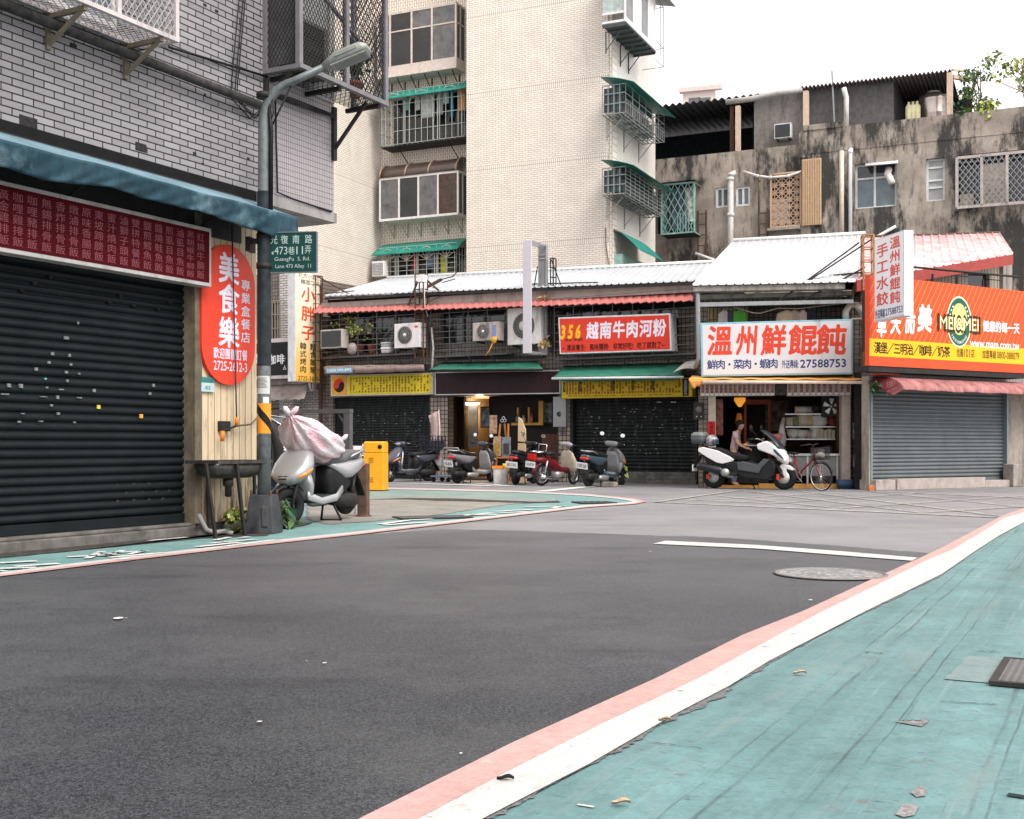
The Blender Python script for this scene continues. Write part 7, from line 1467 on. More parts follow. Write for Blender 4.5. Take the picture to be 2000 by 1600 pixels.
# turquoise cage on the left
a,b,z0,z1 = gr((1292,362),(1356,453),-.9); m = MB(); mesh_panel(m,a,b,z0,z1,lambda x,z:(x,-.9,z),.28,.55,.012); [m.box(x-.03,x+.03,-.92,-.86,z0,z1) for x in (a,b)]; [m.box(a,b,-.92,-.86,z-.03,z+.03) for z in (z0,z1)]; mesh_panel(m,-.9,0,z0,z1,lambda y,z:(a,y,z),.2,.5,.012); [m.box(x-.02,x+.02,-.86,0,z-.02,z+.02) for x in (a,b) for z in (z0,z1)]; bars(m,a+(b-a)*.5,b,z0,z0+.75,-.93,6,1,.01)
o = m.obj('window_cage', mat('turquoise_bars',(.28,.48,.44),.5,.2), gb)
m = MB(); m.box(a,b,-.9,-.02,z0-.05,z0-.02); m.sheet(lambda u,v:(a-.2+(b-a+.5)*u,-.05-1.1*v,z1+.35-.25*v),4,2); m.obj('cage_floor', M_DARKM, o)
m = MB(); m.sheet(lambda u,v:(a+.2+(b-a)*.55*u,-.5+.05*sin(u*20),z0+.2+(z1-z0-.3)*v),24,2); m.obj('blue_tarp', mat('slate_tarp',(.09,.12,.15),.6,var=.4), o); m = MB(); m.sheet(lambda u,v:(a+(b-a)*(.62+.34*u),-.5+.05*sin(u*9+v*4),z0+.5+(z1-z0-.6)*v),10,6); m.obj('patterned_sheet', mat('patterned_sheet',(.45,.43,.38),.7,var=.6,sc=5), o)
# patterned rusty grille and folded shutter
a,b,z0,z1 = gr((1506,341),(1564,440),-.15); m = MB(); nx,nz = 4,7
for i in range(nx):
    for j in range(nz):
        X0,X1,Z0,Z1 = a+(b-a)*i/nx,a+(b-a)*(i+1)/nx,z0+(z1-z0)*j/nz,z0+(z1-z0)*(j+1)/nz; cx,cz = (X0+X1)/2,(Z0+Z1)/2
        m.bar((X0,-.15,Z0),(X1,-.15,Z1),.014); m.bar((X1,-.15,Z0),(X0,-.15,Z1),.014); m.bar((cx,-.15,Z0),(cx,-.15,Z1),.012); m.bar((X0,-.15,cz),(X1,-.15,cz),.012); m.tube([(cx+(X1-X0)*.33*cos(k*pi/4),-.16,cz+(Z1-Z0)*.33*sin(k*pi/4)) for k in range(8)],.012,4,closed=True)
[m.box(x-.03,x+.03,-.18,-.13,z0,z1) for x in (a,b)]; [m.box(a,b,-.18,-.13,z-.03,z+.03) for z in (z0,z1)]; o = m.obj('window_grille', mat('rusty_cream_grille',(.55,.36,.24),.6,.2,dirt=.3), gb)
m = MB(); m.box(a,a+(b-a)*.58,-.1,-.05,z0+.1,z0+(z1-z0)*.52); m.obj('pale_board', mat('pale_board',(.55,.52,.5),.6), o); m = MB(); m.box(a-.1,b,-.4,-.0,z0-.16,z0-.06); m.obj('sill', M_CONC, o); m = MB(); m.box(a,b,.1,.15,z0,z1); m.obj('pane', M_GLASSD, o)
m = MB(); a,b,z0,z1 = gr((1566,312),(1603,438),-.3); n = 22
m.sheet(lambda u,v:(a+(b-a)*u,-.3+.03*sin(u*n*2*pi/2),z0+(z1-z0)*v),n*4,1); m.box(a,b,-.26,-.13,z0,z1); m.obj('folding_shutter', mat('pale_orange_shutter',(.58,.42,.27),.5,.1,dirt=.25,dcol=(.35,.2,.1)), gb)
# long barred window
a,b,z0,z1 = gr((1869,309),(2120,386),-.5); m = MB(); [m.box(a,b,-.53,-.47,z-.05,z+.05) for z in (z0,z1)]; [m.box(x-.05,x+.05,-.53,-.47,z0,z1) for x in [a+(b-a)*i/5 for i in range(6)]]; [m.box(x-.04,x+.04,-.47,-.13,z-.04,z+.04) for x in (a,b) for z in (z0,z1)]; o = m.obj('window_cage', mat('pale_pink_cage_frame',(.42,.37,.35),.5,.2,dirt=.3), gb)
m = MB(); mesh_panel(m,a,b,z0,z1,lambda x,z:(x,-.5,z),.2,.24,.011); m.obj('cage_mesh', M_GREY, o)
m = MB(); m.box(a,b,.1,.15,z0,z1); m.obj('pane', M_GLASSD, o); m = MB(); m.box(a+(b-a)*.02,a+(b-a)*.13,-.3,.0,z0+.05,z0+.5); m.box(a+(b-a)*.2,a+(b-a)*.38,.05,.09,z0,z1-.2); m.obj('stored_board', mat('tan_board',(.36,.31,.26),.7,var=.4), o)
m = MB(); a,z = Gb.q(1735,340,-.25); m.tube([(a,-.12,z+.2),(a-.02,-.3,z),(a+.1,-.35,z-.25),(a+.15,-.35,z-.4)],.13,8); m.obj('flue', M_PVC, None, Gb, label='short curved pale flue pipe poking from the two-row window', cat='pipe')
m = MB(); p = [Gb.q(1690,322,-.1),Gb.q(1754,316,-.1)]; slope(m,Gb,(1690,320,-.1),(1754,314,-.1),(1690,324,-.6),(1754,318,-.6)); m.obj('window_hood', M_WHITE, gb, sol=.03)
# rooftop sheds
rz = zr1
def shed(name, tl, tr, ytop0, ytop1, zbase, mt_roof, walls, label):
    pass
m = MB(); xa,za = Gb.q(1283,222,.4); xb_,zb_ = Gb.q(1440,205,.4); xc_,zc_ = Gb.q(1476,196,.6)
m.sheet(lambda u,v: (xa-4+(xb_-xa+4.9)*u, .2+5*v, za+(zb_-za)*(1.48*u-.4)+.25+.05*sin(u*178)), 240, 2)
m.obj('shed_roof', mat('dark_corrugated_roof',(.07,.07,.075),.5,.3,var=.4,dirt=.3), gb, sol=.02)
m = MB(); m.box(xa-4,Gb.X(1470,.5),4.5,4.6,zr1-.3,za+.1); m.box(xa-4,xa-3.9,.5,4.5,zr1-.3,za-.1); m.box(Gb.X(1470,1.5),Gb.X(1474,1.5),1.5,4.5,zr1-.3,zb_); m.obj('shed_walls', mat('black_shed_boards',(.012,.016,.022),.7,var=.5), gb)
m = MB(); [m.box(Gb.X(px,.1)-.09,Gb.X(px,.1)+.09,.06,.24,Gb.Z(px,300,.1),Gb.Z(px,207,.1)) for px in (1441,)]; m.obj('shed_post', mat('cream_rust_post',(.58,.44,.34),.7,dirt=.3), gb); m = MB(); m.box(Gb.X(1429,.3)-.07,Gb.X(1429,.3)+.07,.3,.42,Gb.Z(1429,300,.3),Gb.Z(1429,207,.3)); m.obj('shed_post', M_RUST, gb)
m = MB(); a = Gb.X(1474,.5); b = Gb.X(1578,.5); zt2 = Gb.Z(1520,180,.5); m.box(a,b,.4,5,zr2-.4,zt2); m.obj('rooftop_room', mat('grey_render',(.20,.18,.17),.85,var=.25,dirt=.35), gb)
p = [Gb.q(px,py,.2) for px,py in ((1418,200),(1470,193),(1520,182),(1568,176))]; m = MB(); m.tube([(q_[0],.2,q_[1]) for q_ in p],.11,8); m.obj('roof_gutter', mat('grey_roof_gutter',(.4,.38,.36),.6), gb)
ac('square window air conditioner in a white frame on the grey rooftop room', (1512,243),(1545,268), .05, None, 0, cas=(.62,.62,.62), fr=Gb, dd=.36)
m = MB(); xa,za = Gb.q(1566,172,.2); xb_,zb_ = Gb.q(1858,139,.2)
m.sheet(lambda u,v: (xa+(xb_-xa)*u, .1+4.5*v, za+(zb_-za)*u+.045*sin(u*230)+.0*v), 360, 2); m.obj('shed_roof', mat('rusty_corrugated_roof',(.16,.13,.125),.6,.2,var=.4,dirt=.3), gb, sol=.02)
m = MB(); z0 = zr3-.5; m.add([(Gb.X(1575,.5),.5,z0),(Gb.X(1738,.5),.5,z0),(Gb.X(1738,.5),.5,za+(zb_-za)*.58),(Gb.X(1575,.5),.5,za)],[(0,1,2,3)]); m.box(Gb.X(1738,.5),Gb.X(1745,.5),.5,4,z0,za+(zb_-za)*.55); m.obj('shed_sheeting', mat('dark_grey_sheeting',(.10,.095,.095),.7,var=.3,dirt=.3), gb, sol=.02)
m = MB(); m.box(Gb.X(1738,3),Gb.X(1895,3),4.2,4.3,z0,zb_); m.obj('shed_back', mat('black_shed_boards',(.012,.016,.022),.7), gb)
m = MB(); [m.box(Gb.X(px,.1)-.1,Gb.X(px,.1)+.1,.05,.25,Gb.Z(px,p0,.1),Gb.Z(px,p1,.1)) for px,p0,p1 in ((1574,255,178),(1855,228,142))]; a,z = Gb.q(1860,150,.3); b,z2 = Gb.q(1892,157,3); m.bar((a,.3,z),(b,3,z2),.07); m.bar((a,.3,z+.25),(b,3,z2+.35),.04); m.obj('shed_post', mat('cream_rust_post',(.58,.44,.34),.7), gb)
m = MB(); p = [Gb.q(px,py,.1) for px,py in ((1648,172),(1650,180),(1653,190),(1653,250))]; m.tube([(q_[0],.1,q_[1]) for q_ in p],.1,8); setp(m.obj('vent_pipe', M_PVC, None, Gb),'white vent pipe standing on the parapet in front of the dark shed','pipe')
m = MB(); a,z = Gb.q(1630,240,.2); m.bar((a,.2,z),(a-.1,.2,z+2.),.03); setp(m.obj('roof_rod', M_GREY, None, Gb),'thin grey rod standing left of the white vent pipe on the roof','rod')
t = thing('water_tank', 'domed stainless steel water tank on the roof of the stained building', 'water tank', Loc(Gb.M @ Vector((Gb.X(1823,1.6),1.6,Gb.Z(1823,240,1.2))), Gb.rz))
rr = (Gb.X(1853,1.6)-Gb.X(1793,1.6))/2; hh = (Gb.Z(1823,186,1.6)-Gb.Z(1823,240,1.2))*1.08
m = MB(); m.lathe([(rr*.97,0),(rr,.05),(rr,hh*.3),(rr*1.02,hh*.33),(rr,hh*.36),(rr,hh*.72),(rr*1.02,hh*.75),(rr,hh*.78),(rr*.93,hh*.87),(rr*.6,hh*.96),(rr*.2,hh),(.001,hh)],n=28); m.obj('shell', mat('stained_stainless',(.52,.45,.42),.25,.85,var=.3,sc=1.5,dirt=.35,dcol=(.3,.16,.12)), t); m = MB(); m.lathe([(.25,hh*.97),(.25,hh*1.03),(.001,hh*1.05)],n=14); m.obj('hatch', M_STEEL, t)
m = MB(); m.bar((rr+.05,-.1,0),(rr+.05,-.1,hh*.9),.03); m.obj('ladder', M_STEEL, t)
for k,l in ((0,'leftmost of the three pale yellow bottles by the water tank'),(1,'middle of the three pale yellow bottles by the water tank'),(2,'rightmost of the three pale yellow bottles by the water tank')):
    x = Gb.X(1775+k*8,.8); MB().lathe([(.12,0),(.13,.05),(.13,.55),(.05,.66),(.05,.74),(.001,.74)],(x,.8,Gb.Z(1783,237,.8)),n=12).obj('bottle', mat('pale_yellow_plastic',(.62,.58,.36),.4), None, Gb, label=l, cat='bottle', group='pale yellow bottles on the roof')
# greenery on the roof, tree beyond, tree at the right edge
t = thing('climbing_vine', 'tangled green vine covering the right end of the rooftop shed', 'vine', Loc(Gb.M @ Vector((Gb.X(1898,2),2,Gb.Z(1898,225,2))), Gb.rz))
m = MB(); [leaves(m,(rnd.uniform(-.5,.7),rnd.uniform(-1,1),rnd.uniform(.1,1.75)),(.3,.4,.25),50,.085) for _ in range(15)]; m.obj('foliage', [LEAF[0],LEAF[1],LEAFD[2]], t)
m = MB(); [m.tube([(rnd.uniform(-.3,.4),rnd.uniform(-.3,.3),-.4),(rnd.uniform(-.4,.5),rnd.uniform(-.3,.3),.7),(rnd.uniform(-.4,.5),0,1.7)],.02,5) for _ in range(8)]; m.obj('stem', M_RUST, t)
def roofplant(px, py, w_, h_, n, mats, label, dep=.1):
    a,z = Gb.q(px,py,dep); t = thing('rooftop_plant', label, 'plant', Loc(Gb.M @ Vector((a,dep,z)), Gb.rz)); m = MB(); leaves(m,(0,0,h_*.2),(w_,.4,h_),n,.13,1.9); m.obj('foliage', mats, t); m = MB(); [m.tube([(0,0,0),(rnd.uniform(-w_,w_),-.1,rnd.uniform(-h_,h_))],.015,4) for _ in range(5)]; m.obj('stem', M_RUST, t)
roofplant(1928,218,.4,.42,110,LEAFY,'bright yellow-green plant spilling over the roof parapet'); roofplant(1879,222,.3,.15,60,LEAF,'low green weeds on the parapet right of the water tank'); roofplant(1868,212,.2,.25,30,[M_STEEL,LEAFD[0],M_BLUEINK] and LEAFD,'dark plant beside the shed post near the water tank',.6)
def tree(base, hgt, cr, n, sz, mats, label, sparse=False, lobes=10, tr=.09):
    t = thing('tree', label, 'tree', Loc(base)); m = MB(); m.tube([(0,0,0),(.1,0,hgt*.35),(-.05,.1,hgt*.7),(0,0,hgt*.95)],[tr,tr*.8,tr*.5,tr*.2],8)
    tips = []
    for k in range(lobes):
        an = rnd.uniform(0,2*pi); h0 = rnd.uniform(.35,.85)*hgt; e = Vector((cos(an)*cr*rnd.uniform(.4,1),sin(an)*cr*rnd.uniform(.4,1),h0+rnd.uniform(.1,.4)*cr)); m.tube([(0,0,h0*.8),e*.6+Vector((0,0,h0*.3)),e],[tr*.4,tr*.3,tr*.12],5); tips.append(e)
    m.obj('trunk', mat('tree_bark',(.14,.10,.07),.9,var=.4,sc=20), t)
    m = MB(); [leaves(m,e+Vector((rnd.uniform(-.2,.2),rnd.uniform(-.2,.2),rnd.uniform(-.2,.3)))*cr,(cr*.34,cr*.34,cr*(.22 if sparse else .3)),n//lobes,sz) for e in tips]; m.obj('crown', mats, t)
a,z = Gb.q(1985,212,3.0); tree(Gb.M @ Vector((a+.3,3.2,z-.6)), 3.0, 1.45, 520, .12, LEAFY, 'sparse pale yellow tree rising behind the roof parapet at the top right', True, 12, .05)
c = Cf.M @ Vector((Cf.X(2003,2.2),2.2,0)); tree(c, 6.3, 1.0, 2600, .075, [LEAF[0],LEAF[1],LEAFD[2]], 'dense green tree behind the orange billboard at the right edge', lobes=22)
# distant pale block
fb = Fr(1380,0,-6000,120); t = thing('distant_building', 'pale pinkish distant block rising beyond the rooftop sheds', 'building', fb)
m = MB(); a,b,z0,z1 = rect(fb,(1333,182),(1396,300),0); m.box(a,b,0,12,0,z1); m.box(b+.01,fb.X(1432),1,12,0,fb.Z(1400,194)); m.obj('wall', mat('pale_pink_render',(.66,.57,.52),.8,var=.06), t)
m = MB(); m.box(a-.3,fb.X(1410),-.4,.3,z1,z1+.45); m.obj('roof_slab', mat('pale_slab',(.6,.52,.48),.8), t); m = MB(); [m.box(fb.X(px),fb.X(px)+1.2,-.02,.03,fb.Z(px,207),fb.Z(px,192)) for px in (1345,1365)]; m.obj('window', M_GLASSG, t)
# plain blocks further along both sides so the street closes off naturally
# ---------------------------------------------------------------- scooters, bicycles, cars
def wheel(t, x, z, r, w_, rim, par_name='wheel', y=0, spokes=0, disc=None, turn=0, tr=None):
    tr = tr or w_*.5
    M_ = Matrix.Translation((x,y,z)) @ Matrix.Rotation(turn,4,'Z')
    m = MB(); m.T = M_; m.tube([((r-tr)*cos(i*pi/14),0,(r-tr)*sin(i*pi/14)) for i in range(28)],tr,8,closed=True); o = m.obj(par_name, M_RUBBER, t)
    m = MB(); m.T = M_; ri = r-tr*1.7
    if spokes > 8:
        [m.bar((.02*cos(i*.7),.02*(-1)**i,.02*sin(i*.7)),(ri*cos(i*2*pi/spokes),0,ri*sin(i*2*pi/spokes)),.0016) for i in range(spokes)]; m.tube([(ri*cos(i*pi/14),0,ri*sin(i*pi/14)) for i in range(28)],.011,5,closed=True); m.lathe([(.022,-.04),(.022,.04)],(0,0,0),'y',10)
    else:
        m.lathe([(ri+.01,-w_*.3),(ri+.01,w_*.3)],(0,0,0),'y',24,cap=False); [m.bar((.03*cos(i*2*pi/5),0,.03*sin(i*2*pi/5)),(ri*cos(i*2*pi/5),0,ri*sin(i*2*pi/5)),.018) for i in range(5)]; m.lathe([(.05,-.05),(.05,.05)],(0,0,0),'y',12)
    m.obj('rim', rim, o)
    if disc: m = MB(); m.T = M_; m.lathe([(.001,.055),(r*.52,.055),(r*.52,.061)],(0,0,0),'y',20); m.lathe([(.001,-.061),(r*.52,-.061),(r*.52,-.055)],(0,0,0),'y',20); m.obj('brake_disc', disc, o)
    return o
def sym(m, fn):
    for s in (1,-1): fn(s)
M_SEAT = mat('black_vinyl_seat',(.018,.018,.019),.42,var=.25); M_SEATG = mat('grey_vinyl_seat',(.1,.1,.105),.5,var=.2)
M_PLATE = mat('white_licence_plate',(.68,.68,.68),.4,var=.04); M_TAIL = mat('red_tail_lens',(.5,.015,.01),.15); M_AMB = mat('amber_lens',(.75,.25,.02),.15); M_LENS = mat('headlamp_glass',(.35,.37,.38),.06,.3); M_MIRR = mat('mirror_glass',(.7,.72,.74),.03,1)
def carpaint(n, c, rough=.22, metal=.35): return mat(n,c,rough,metal,var=.06,sc=3)
def scooter(label, base, hd, paint, skin=None, seat=None, apron_in=None, sc=1., mirrors=(1,-1), turn=.25, rack=True, plate='', group='scooters parked along the shops', sag=0, tilt=0, box=None, headl=True, rimm=None):
    skin = skin or paint; seat = seat or M_SEAT; apron_in = apron_in or M_GREY
    t = thing('scooter', label, 'scooter', Loc(base, hd, sc), group)
    if tilt: t.matrix_world = t.matrix_world @ Matrix.Rotation(tilt,4,'X')
    Y, Z_ , X_ = (0,1,0), (0,0,1), (1,0,0)
    wheel(t,.62,.215,.215,.12,rimm or M_GREY,'front_wheel',turn=turn,tr=.058); wheel(t,-.60,.215+sag,.215,.12,M_DARKM,'rear_wheel',tr=.058)
    # front cowl: nose, apron, lower wings
    m = MB(); n = 18
    m.loft([sup((.62,0,.445),X_,Y,.05,.05,n,2.4), sup((.59,0,.475),X_,Y,.13,.115,n,2.6), sup((.565,0,.53),X_,Y,.165,.185,n,2.8), sup((.535,0,.60),X_,Y,.16,.235,n,2.6), sup((.485,0,.69),X_,Y,.125,.235,n,2.8), sup((.425,0,.79),X_,Y,.09,.20,n,3), sup((.37,0,.87),X_,Y,.06,.14,n,3), sup((.345,0,.91),X_,Y,.035,.08,n,3)])
    m.loft([sup((.40,0,.27),X_,Y,.03,.13,n,4), sup((.42,0,.34),X_,Y,.035,.195,n,4), sup((.45,0,.45),X_,Y,.05,.225,n,4), sup((.48,0,.58),X_,Y,.06,.20,n,4)])
    m.obj('front_cowl', paint, t)
    m = MB(); [m.loft([sup((.66,s*.13,.515),X_,Y,.02,.02,8), sup((.60,s*.18,.56),X_,Y,.06,.045,8), sup((.53,s*.222,.61),X_,Y,.05,.024,8), sup((.47,s*.226,.64),X_,Y,.02,.012,8)]) for s in (1,-1)]; m.obj('turn_signal', M_AMB, t)
    m = MB(); m.box(.70,.73,-.05,.05,.515,.53); m.box(.69,.72,-.06,.06,.545,.555); m.obj('nose_slot', M_BLACK, t)
    m = MB(); m.loft([sup((.40,0,.34),X_,Y,.035,.19,14,4), sup((.37,0,.52),X_,Y,.03,.19,14,4), sup((.32,0,.72),X_,Y,.03,.16,14,4), sup((.295,0,.82),X_,Y,.03,.10,14,4)]); m.obj('leg_shield', apron_in, t)
    m = MB(); m.loft([sup((.43,0,.30),Y,Z_,.16,.045,14,4), sup((.2,0,.275),Y,Z_,.175,.045,14,4), sup((-.1,0,.28),Y,Z_,.17,.055,14,4), sup((-.2,0,.30),Y,Z_,.15,.06,14,4)]); m.obj('footboard', apron_in, t)
    m = MB(); [m.loft([sup((.47,s*.165,.33),Y,Z_,.02,.05,10), sup((.2,s*.175,.26),Y,Z_,.02,.04,10), sup((-.12,s*.17,.29),Y,Z_,.02,.045,10), sup((-.25,s*.165,.38),Y,Z_,.02,.05,10)]) for s in (1,-1)]; m.obj('side_sill', skin, t)
    # rear body
    m = MB(); m.loft([sup((-.10,0,.665),Y,Z_,.13,.03,n,3), sup((-.2,0,.635),Y,Z_,.172,.065,n,3), sup((-.34,0,.60),Y,Z_,.19,.115,n,3), sup((-.5,0,.61),Y,Z_,.188,.115,n,3), sup((-.68,0,.65),Y,Z_,.165,.085,n,3), sup((-.84,0,.69),Y,Z_,.125,.06,n,3), sup((-.90,0,.71),Y,Z_,.08,.03,n,3)]); m.obj('rear_body', skin, t)
    m = MB(); m.loft([sup((-.05,0,.46),Y,Z_,.13,.20,n,3), sup((-.18,0,.47),Y,Z_,.16,.20,n,3), sup((-.36,0,.46),Y,Z_,.165,.16,n,3), sup((-.5,0,.47),Y,Z_,.13,.08,n,3)]); m.obj('underseat_panel', M_BLACK, t)
    m = MB(); m.loft([sup((.02,0,.70),Y,Z_,.07,.03,n,3), sup((-.08,0,.715),Y,Z_,.13,.055,n,3), sup((-.34,0,.735),Y,Z_,.155,.06,n,3), sup((-.5,0,.775),Y,Z_,.14,.065,n,3), sup((-.74,0,.79),Y,Z_,.12,.05,n,3), sup((-.83,0,.785),Y,Z_,.06,.025,n,3)]); m.obj('seat', seat, t)
    # bars and head
    m = MB(); m.loft([sup((.26,0,.93),X_,Y,.07,.10,n,3), sup((.28,0,.99),X_,Y,.10,.19,n,3), sup((.28,0,1.03),X_,Y,.085,.17,n,3), sup((.25,0,1.055),X_,Y,.05,.12,n,3)]); m.tube([(.33,0,.86),(.28,0,.95)],.035,8); m.obj('handlebar_cover', paint, t)
    m = MB(); m.tube([(.20,.34 if mirrors else .2,1.0),(.25,.16,1.01),(.25,-.16,1.01),(.20,-.34 if mirrors else -.2,1.0)],.016,7); m.obj('handlebar', M_DARKM, t)
    for s in ((1,-1) if mirrors else ()):
        m = MB(); m.tube([(.235,s*.22,1.005),(.195,s*.36,1.0)],.022,8); m.obj('grip', M_BLACK, t); m = MB(); m.tube([(.27,s*.2,1.01),(.265,s*.35,1.0)],.007,5); m.obj('brake_lever', M_CHROME, t)
    for s in mirrors:
        m = MB(); m.tube([(.27,s*.17,1.03),(.28,s*.22,1.12),(.27,s*.27,1.19)],.007,5); m.loft([sup((.285,s*.28,1.21),Y,Z_,.03,.025,10), sup((.275,s*.28,1.21),Y,Z_,.065,.05,12), sup((.258,s*.28,1.21),Y,Z_,.065,.05,12)]); o = m.obj('mirror', M_BLACK, t)
        m = MB(); m.face(*[p for p in sup((.2565,s*.28,1.21),Y,Z_,.058,.043,12)][::-1]); m.obj('mirror_glass', M_MIRR, o)
    if headl: m = MB(); m.loft([sup((.335,0,.985),Y,Z_,.12,.04,14), sup((.385,0,.985),Y,Z_,.09,.033,14), sup((.395,0,.985),Y,Z_,.04,.015,14)]); m.obj('headlight', M_LENS, t)
    M_ = Matrix.Translation((.62,0,.215)) @ Matrix.Rotation(turn,4,'Z')
    m = MB(); m.T = M_; m.sheet(lambda u,v: ((.245+.012*sin(v*pi))*cos(.25+2.3*u), (v-.5)*.13*(1-.3*abs(u-.5)), (.245+.02*sin(v*pi))*sin(.25+2.3*u)), 14, 4); m.obj('front_fender', M_BLACK, t, sol=.006)
    m = MB(); m.T = M_; [m.tube([(0,s*.075,0),(-.06,s*.075,.2),(-.16,s*.05,.42)],.02,6) for s in (1,-1)]; m.obj('fork', M_DARKM, t)
    m = MB(); m.loft([sup((-.25,0,.27),Y,Z_,.09,.08,12), sup((-.42,.05,.25),Y,Z_,.1,.09,12), sup((-.62,.09,.24),Y,Z_,.05,.085,12), sup((-.72,.09,.24),Y,Z_,.03,.05,12)]); m.tube([(-.58,.1,.30),(-.66,.09,.55)],.022,8); m.obj('engine', M_DARKM, t)
    m = MB(); m.tube([(-.2,-.1,.2),(-.4,-.14,.22)],.02,7); m.lathe([(.03,-.02),(.055,.02),(.06,.3),(.045,.36),(.02,.37)],(-.4,-.15,.23),'x',14); m.v = [((-.8-x) if False else x, y, z) for x,y,z in m.v]; o = m.obj('exhaust', M_STEEL, t); o.rotation_euler = (0,0,0)
    m2 = MB(); m2.lathe([(.03,.4),(.058,.36),(.06,.06),(.035,.0)][::-1],(-.88,-.15,.27),'x',14); m2.obj('silencer', M_DARKM, t)
    m = MB(); m.loft([sup((-.86,0,.655),Y,Z_,.13,.035,14,3), sup((-.905,0,.66),Y,Z_,.10,.03,14,3)]); m.obj('tail_light', M_TAIL, t)
    m = MB(); m.prism([(-.15,.0),(.15,.0),(.15,.15),(-.15,.15)],0,.006); pm_ = Matrix.Translation((-.93,0,.42)) @ Matrix.Rotation(R(-90),4,'Z') @ Matrix.Rotation(R(14),4,'X'); m.v = [tuple(pm_ @ Vector(p)) for p in m.v]; po = m.obj('licence_plate', M_PLATE, t) if plate is not None else None
    if plate: m = MB(); fit(m,plate,-.12,.12,.035,.115,-.003,.01); m.v = [tuple(pm_ @ Vector(p)) for p in m.v]; m.obj('plate_lettering', M_INK, po)
    m = MB(); m.sheet(lambda u,v: (-.70-.24*u, (v-.5)*.14, .58-.30*u**1.5), 6, 3); m.obj('rear_mudguard', M_BLACK, t, sol=.006)
    if rack: m = MB(); m.tube([(-.5,.13,.76),(-.75,.14,.83),(-.9,.09,.83),(-.93,0,.83),(-.9,-.09,.83),(-.75,-.14,.83),(-.5,-.13,.76)],.013,6); m.obj('grab_rail', M_STEEL, t)
    m = MB(); [m.tube([(-.2,s*.06,.24),(-.28,s*.14,.01)],.014,6) for s in (1,-1)]; m.tube([(-.28,.14,.012),(-.28,-.14,.012)],.014,6); m.obj('stand', M_DARKM, t)
    if box: box(t)
    return t
# silver scooter in front, on its stand
fw, rw = G(572,1026), G(668,1015.5); dirv = (fw-rw); hd = math.atan2(dirv.y,dirv.x); mid = (fw+rw)/2
SILV = carpaint('silver_scooter_paint',(.40,.40,.41),.33,.45); M_DUST = mat('dusty_black_plastic',(.03,.032,.034),.5,var=.4,sc=12)
ls = scooter('dusty silver scooter parked beside the lamp post, nose towards the street', mid, hd, SILV, M_DUST and SILV, M_SEATG, mat('dusty_grey_inner',(.035,.045,.045),.5,var=.4), sc=1.06, mirrors=(), turn=-.35, sag=.06, group=None, headl=False, plate=None, rimm=M_DARKM)
# pink tied bag lying over bars and seat
def bag():
    sd_ = 5
    t = thing('plastic_bag', 'large pink and white knotted plastic bag draped over the silver scooter', 'bag', Loc(mid, hd, 1.06))
    A_, B_ = Vector((.50,.08,1.23)), Vector((-.62,-.02,1.0)); m = MB(); rings = []
    P_ = [(.62,.02,1.385,.05,.05),(.60,.02,1.33,.035,.03),(.57,.02,1.27,.14,.10),(.46,.02,1.19,.27,.19),(.27,.02,1.12,.31,.215),(.05,.0,1.06,.30,.21),(-.15,.0,1.02,.26,.18),(-.33,.0,1.01,.16,.12),(-.43,.0,1.04,.05,.04)]
    nn = 72
    for i,(x,y,z,hw,hz) in enumerate(P_):
        ring = []; z -= .14; hz *= 1.08; hw *= 1.05
        for k in range(nn):
            a = 2*pi*k/nn; f = 1+.09*(1-2*abs(sin(k*.52+i*.35)))*(.35+.65*(i in (2,3,6,7)))+.05*sin(k*.71+i*2.1)+.045*(1-2*abs(sin(k*.31-i*.9)))+.03*rnd.uniform(-1,1)
            ring.append((x+.03*sin(k*.61+i*2)+.012*rnd.uniform(-1,1), y+hw*cos(a)*f, z+hz*sin(a)*f*(1.1 if sin(a) < 0 and 2 < i < 6 else .92)))
        rings.append(ring)
    m.loft(rings)
    mm,tt,bb = nodes('pink_white_plastic'); co = N(tt,'ShaderNodeTexCoord').outputs['Object']
    c = ramp(tt, noise(tt,3.2,4,co,.6,(.5,2,1)), [(.40,(.72,.42,.47)),(.56,(.72,.64,.68))]); tt.links.new(c,bb.inputs['Base Color']); bb.inputs['Roughness'].default_value=.32
    wv = noise(tt,5,6,co,.65,(.7,1.6,1.2)); bump(tt, wv, bb, .9, .06); bb.inputs['Subsurface Weight'].default_value = .0
    o = m.obj('bag_body', mm, t); s = o.modifiers.new('s','SUBSURF'); s.levels = s.render_levels = 1
    for nm,c_,sc_ in (('knot',(.62,.02,1.22),1.),('knot',(-.46,.0,.93),.9)):
        m = MB()
        for k in range(3):
            an = k*2.1; m.loft([sup((c_[0],c_[1],c_[2]),(1,0,0),(0,1,0),.03,.03,8), sup((c_[0]+.05*cos(an)*sc_,c_[1]+.06*sin(an),c_[2]+.06*sc_),(1,0,0),(0,1,0),.055*sc_,.03,8), sup((c_[0]+.08*cos(an)*sc_,c_[1]+.09*sin(an),c_[2]+.11*sc_),(1,0,0),(0,1,0),.03,.012,8)])
        m.obj(nm, mm, t)
bag()
BLK = carpaint('black_scooter_paint',(.015,.016,.018)); GRYB = carpaint('grey_violet_paint',(.08,.08,.11)); CHAR = carpaint('charcoal_paint',(.06,.06,.065)); STEELB = carpaint('steel_blue_paint',(.06,.095,.115))
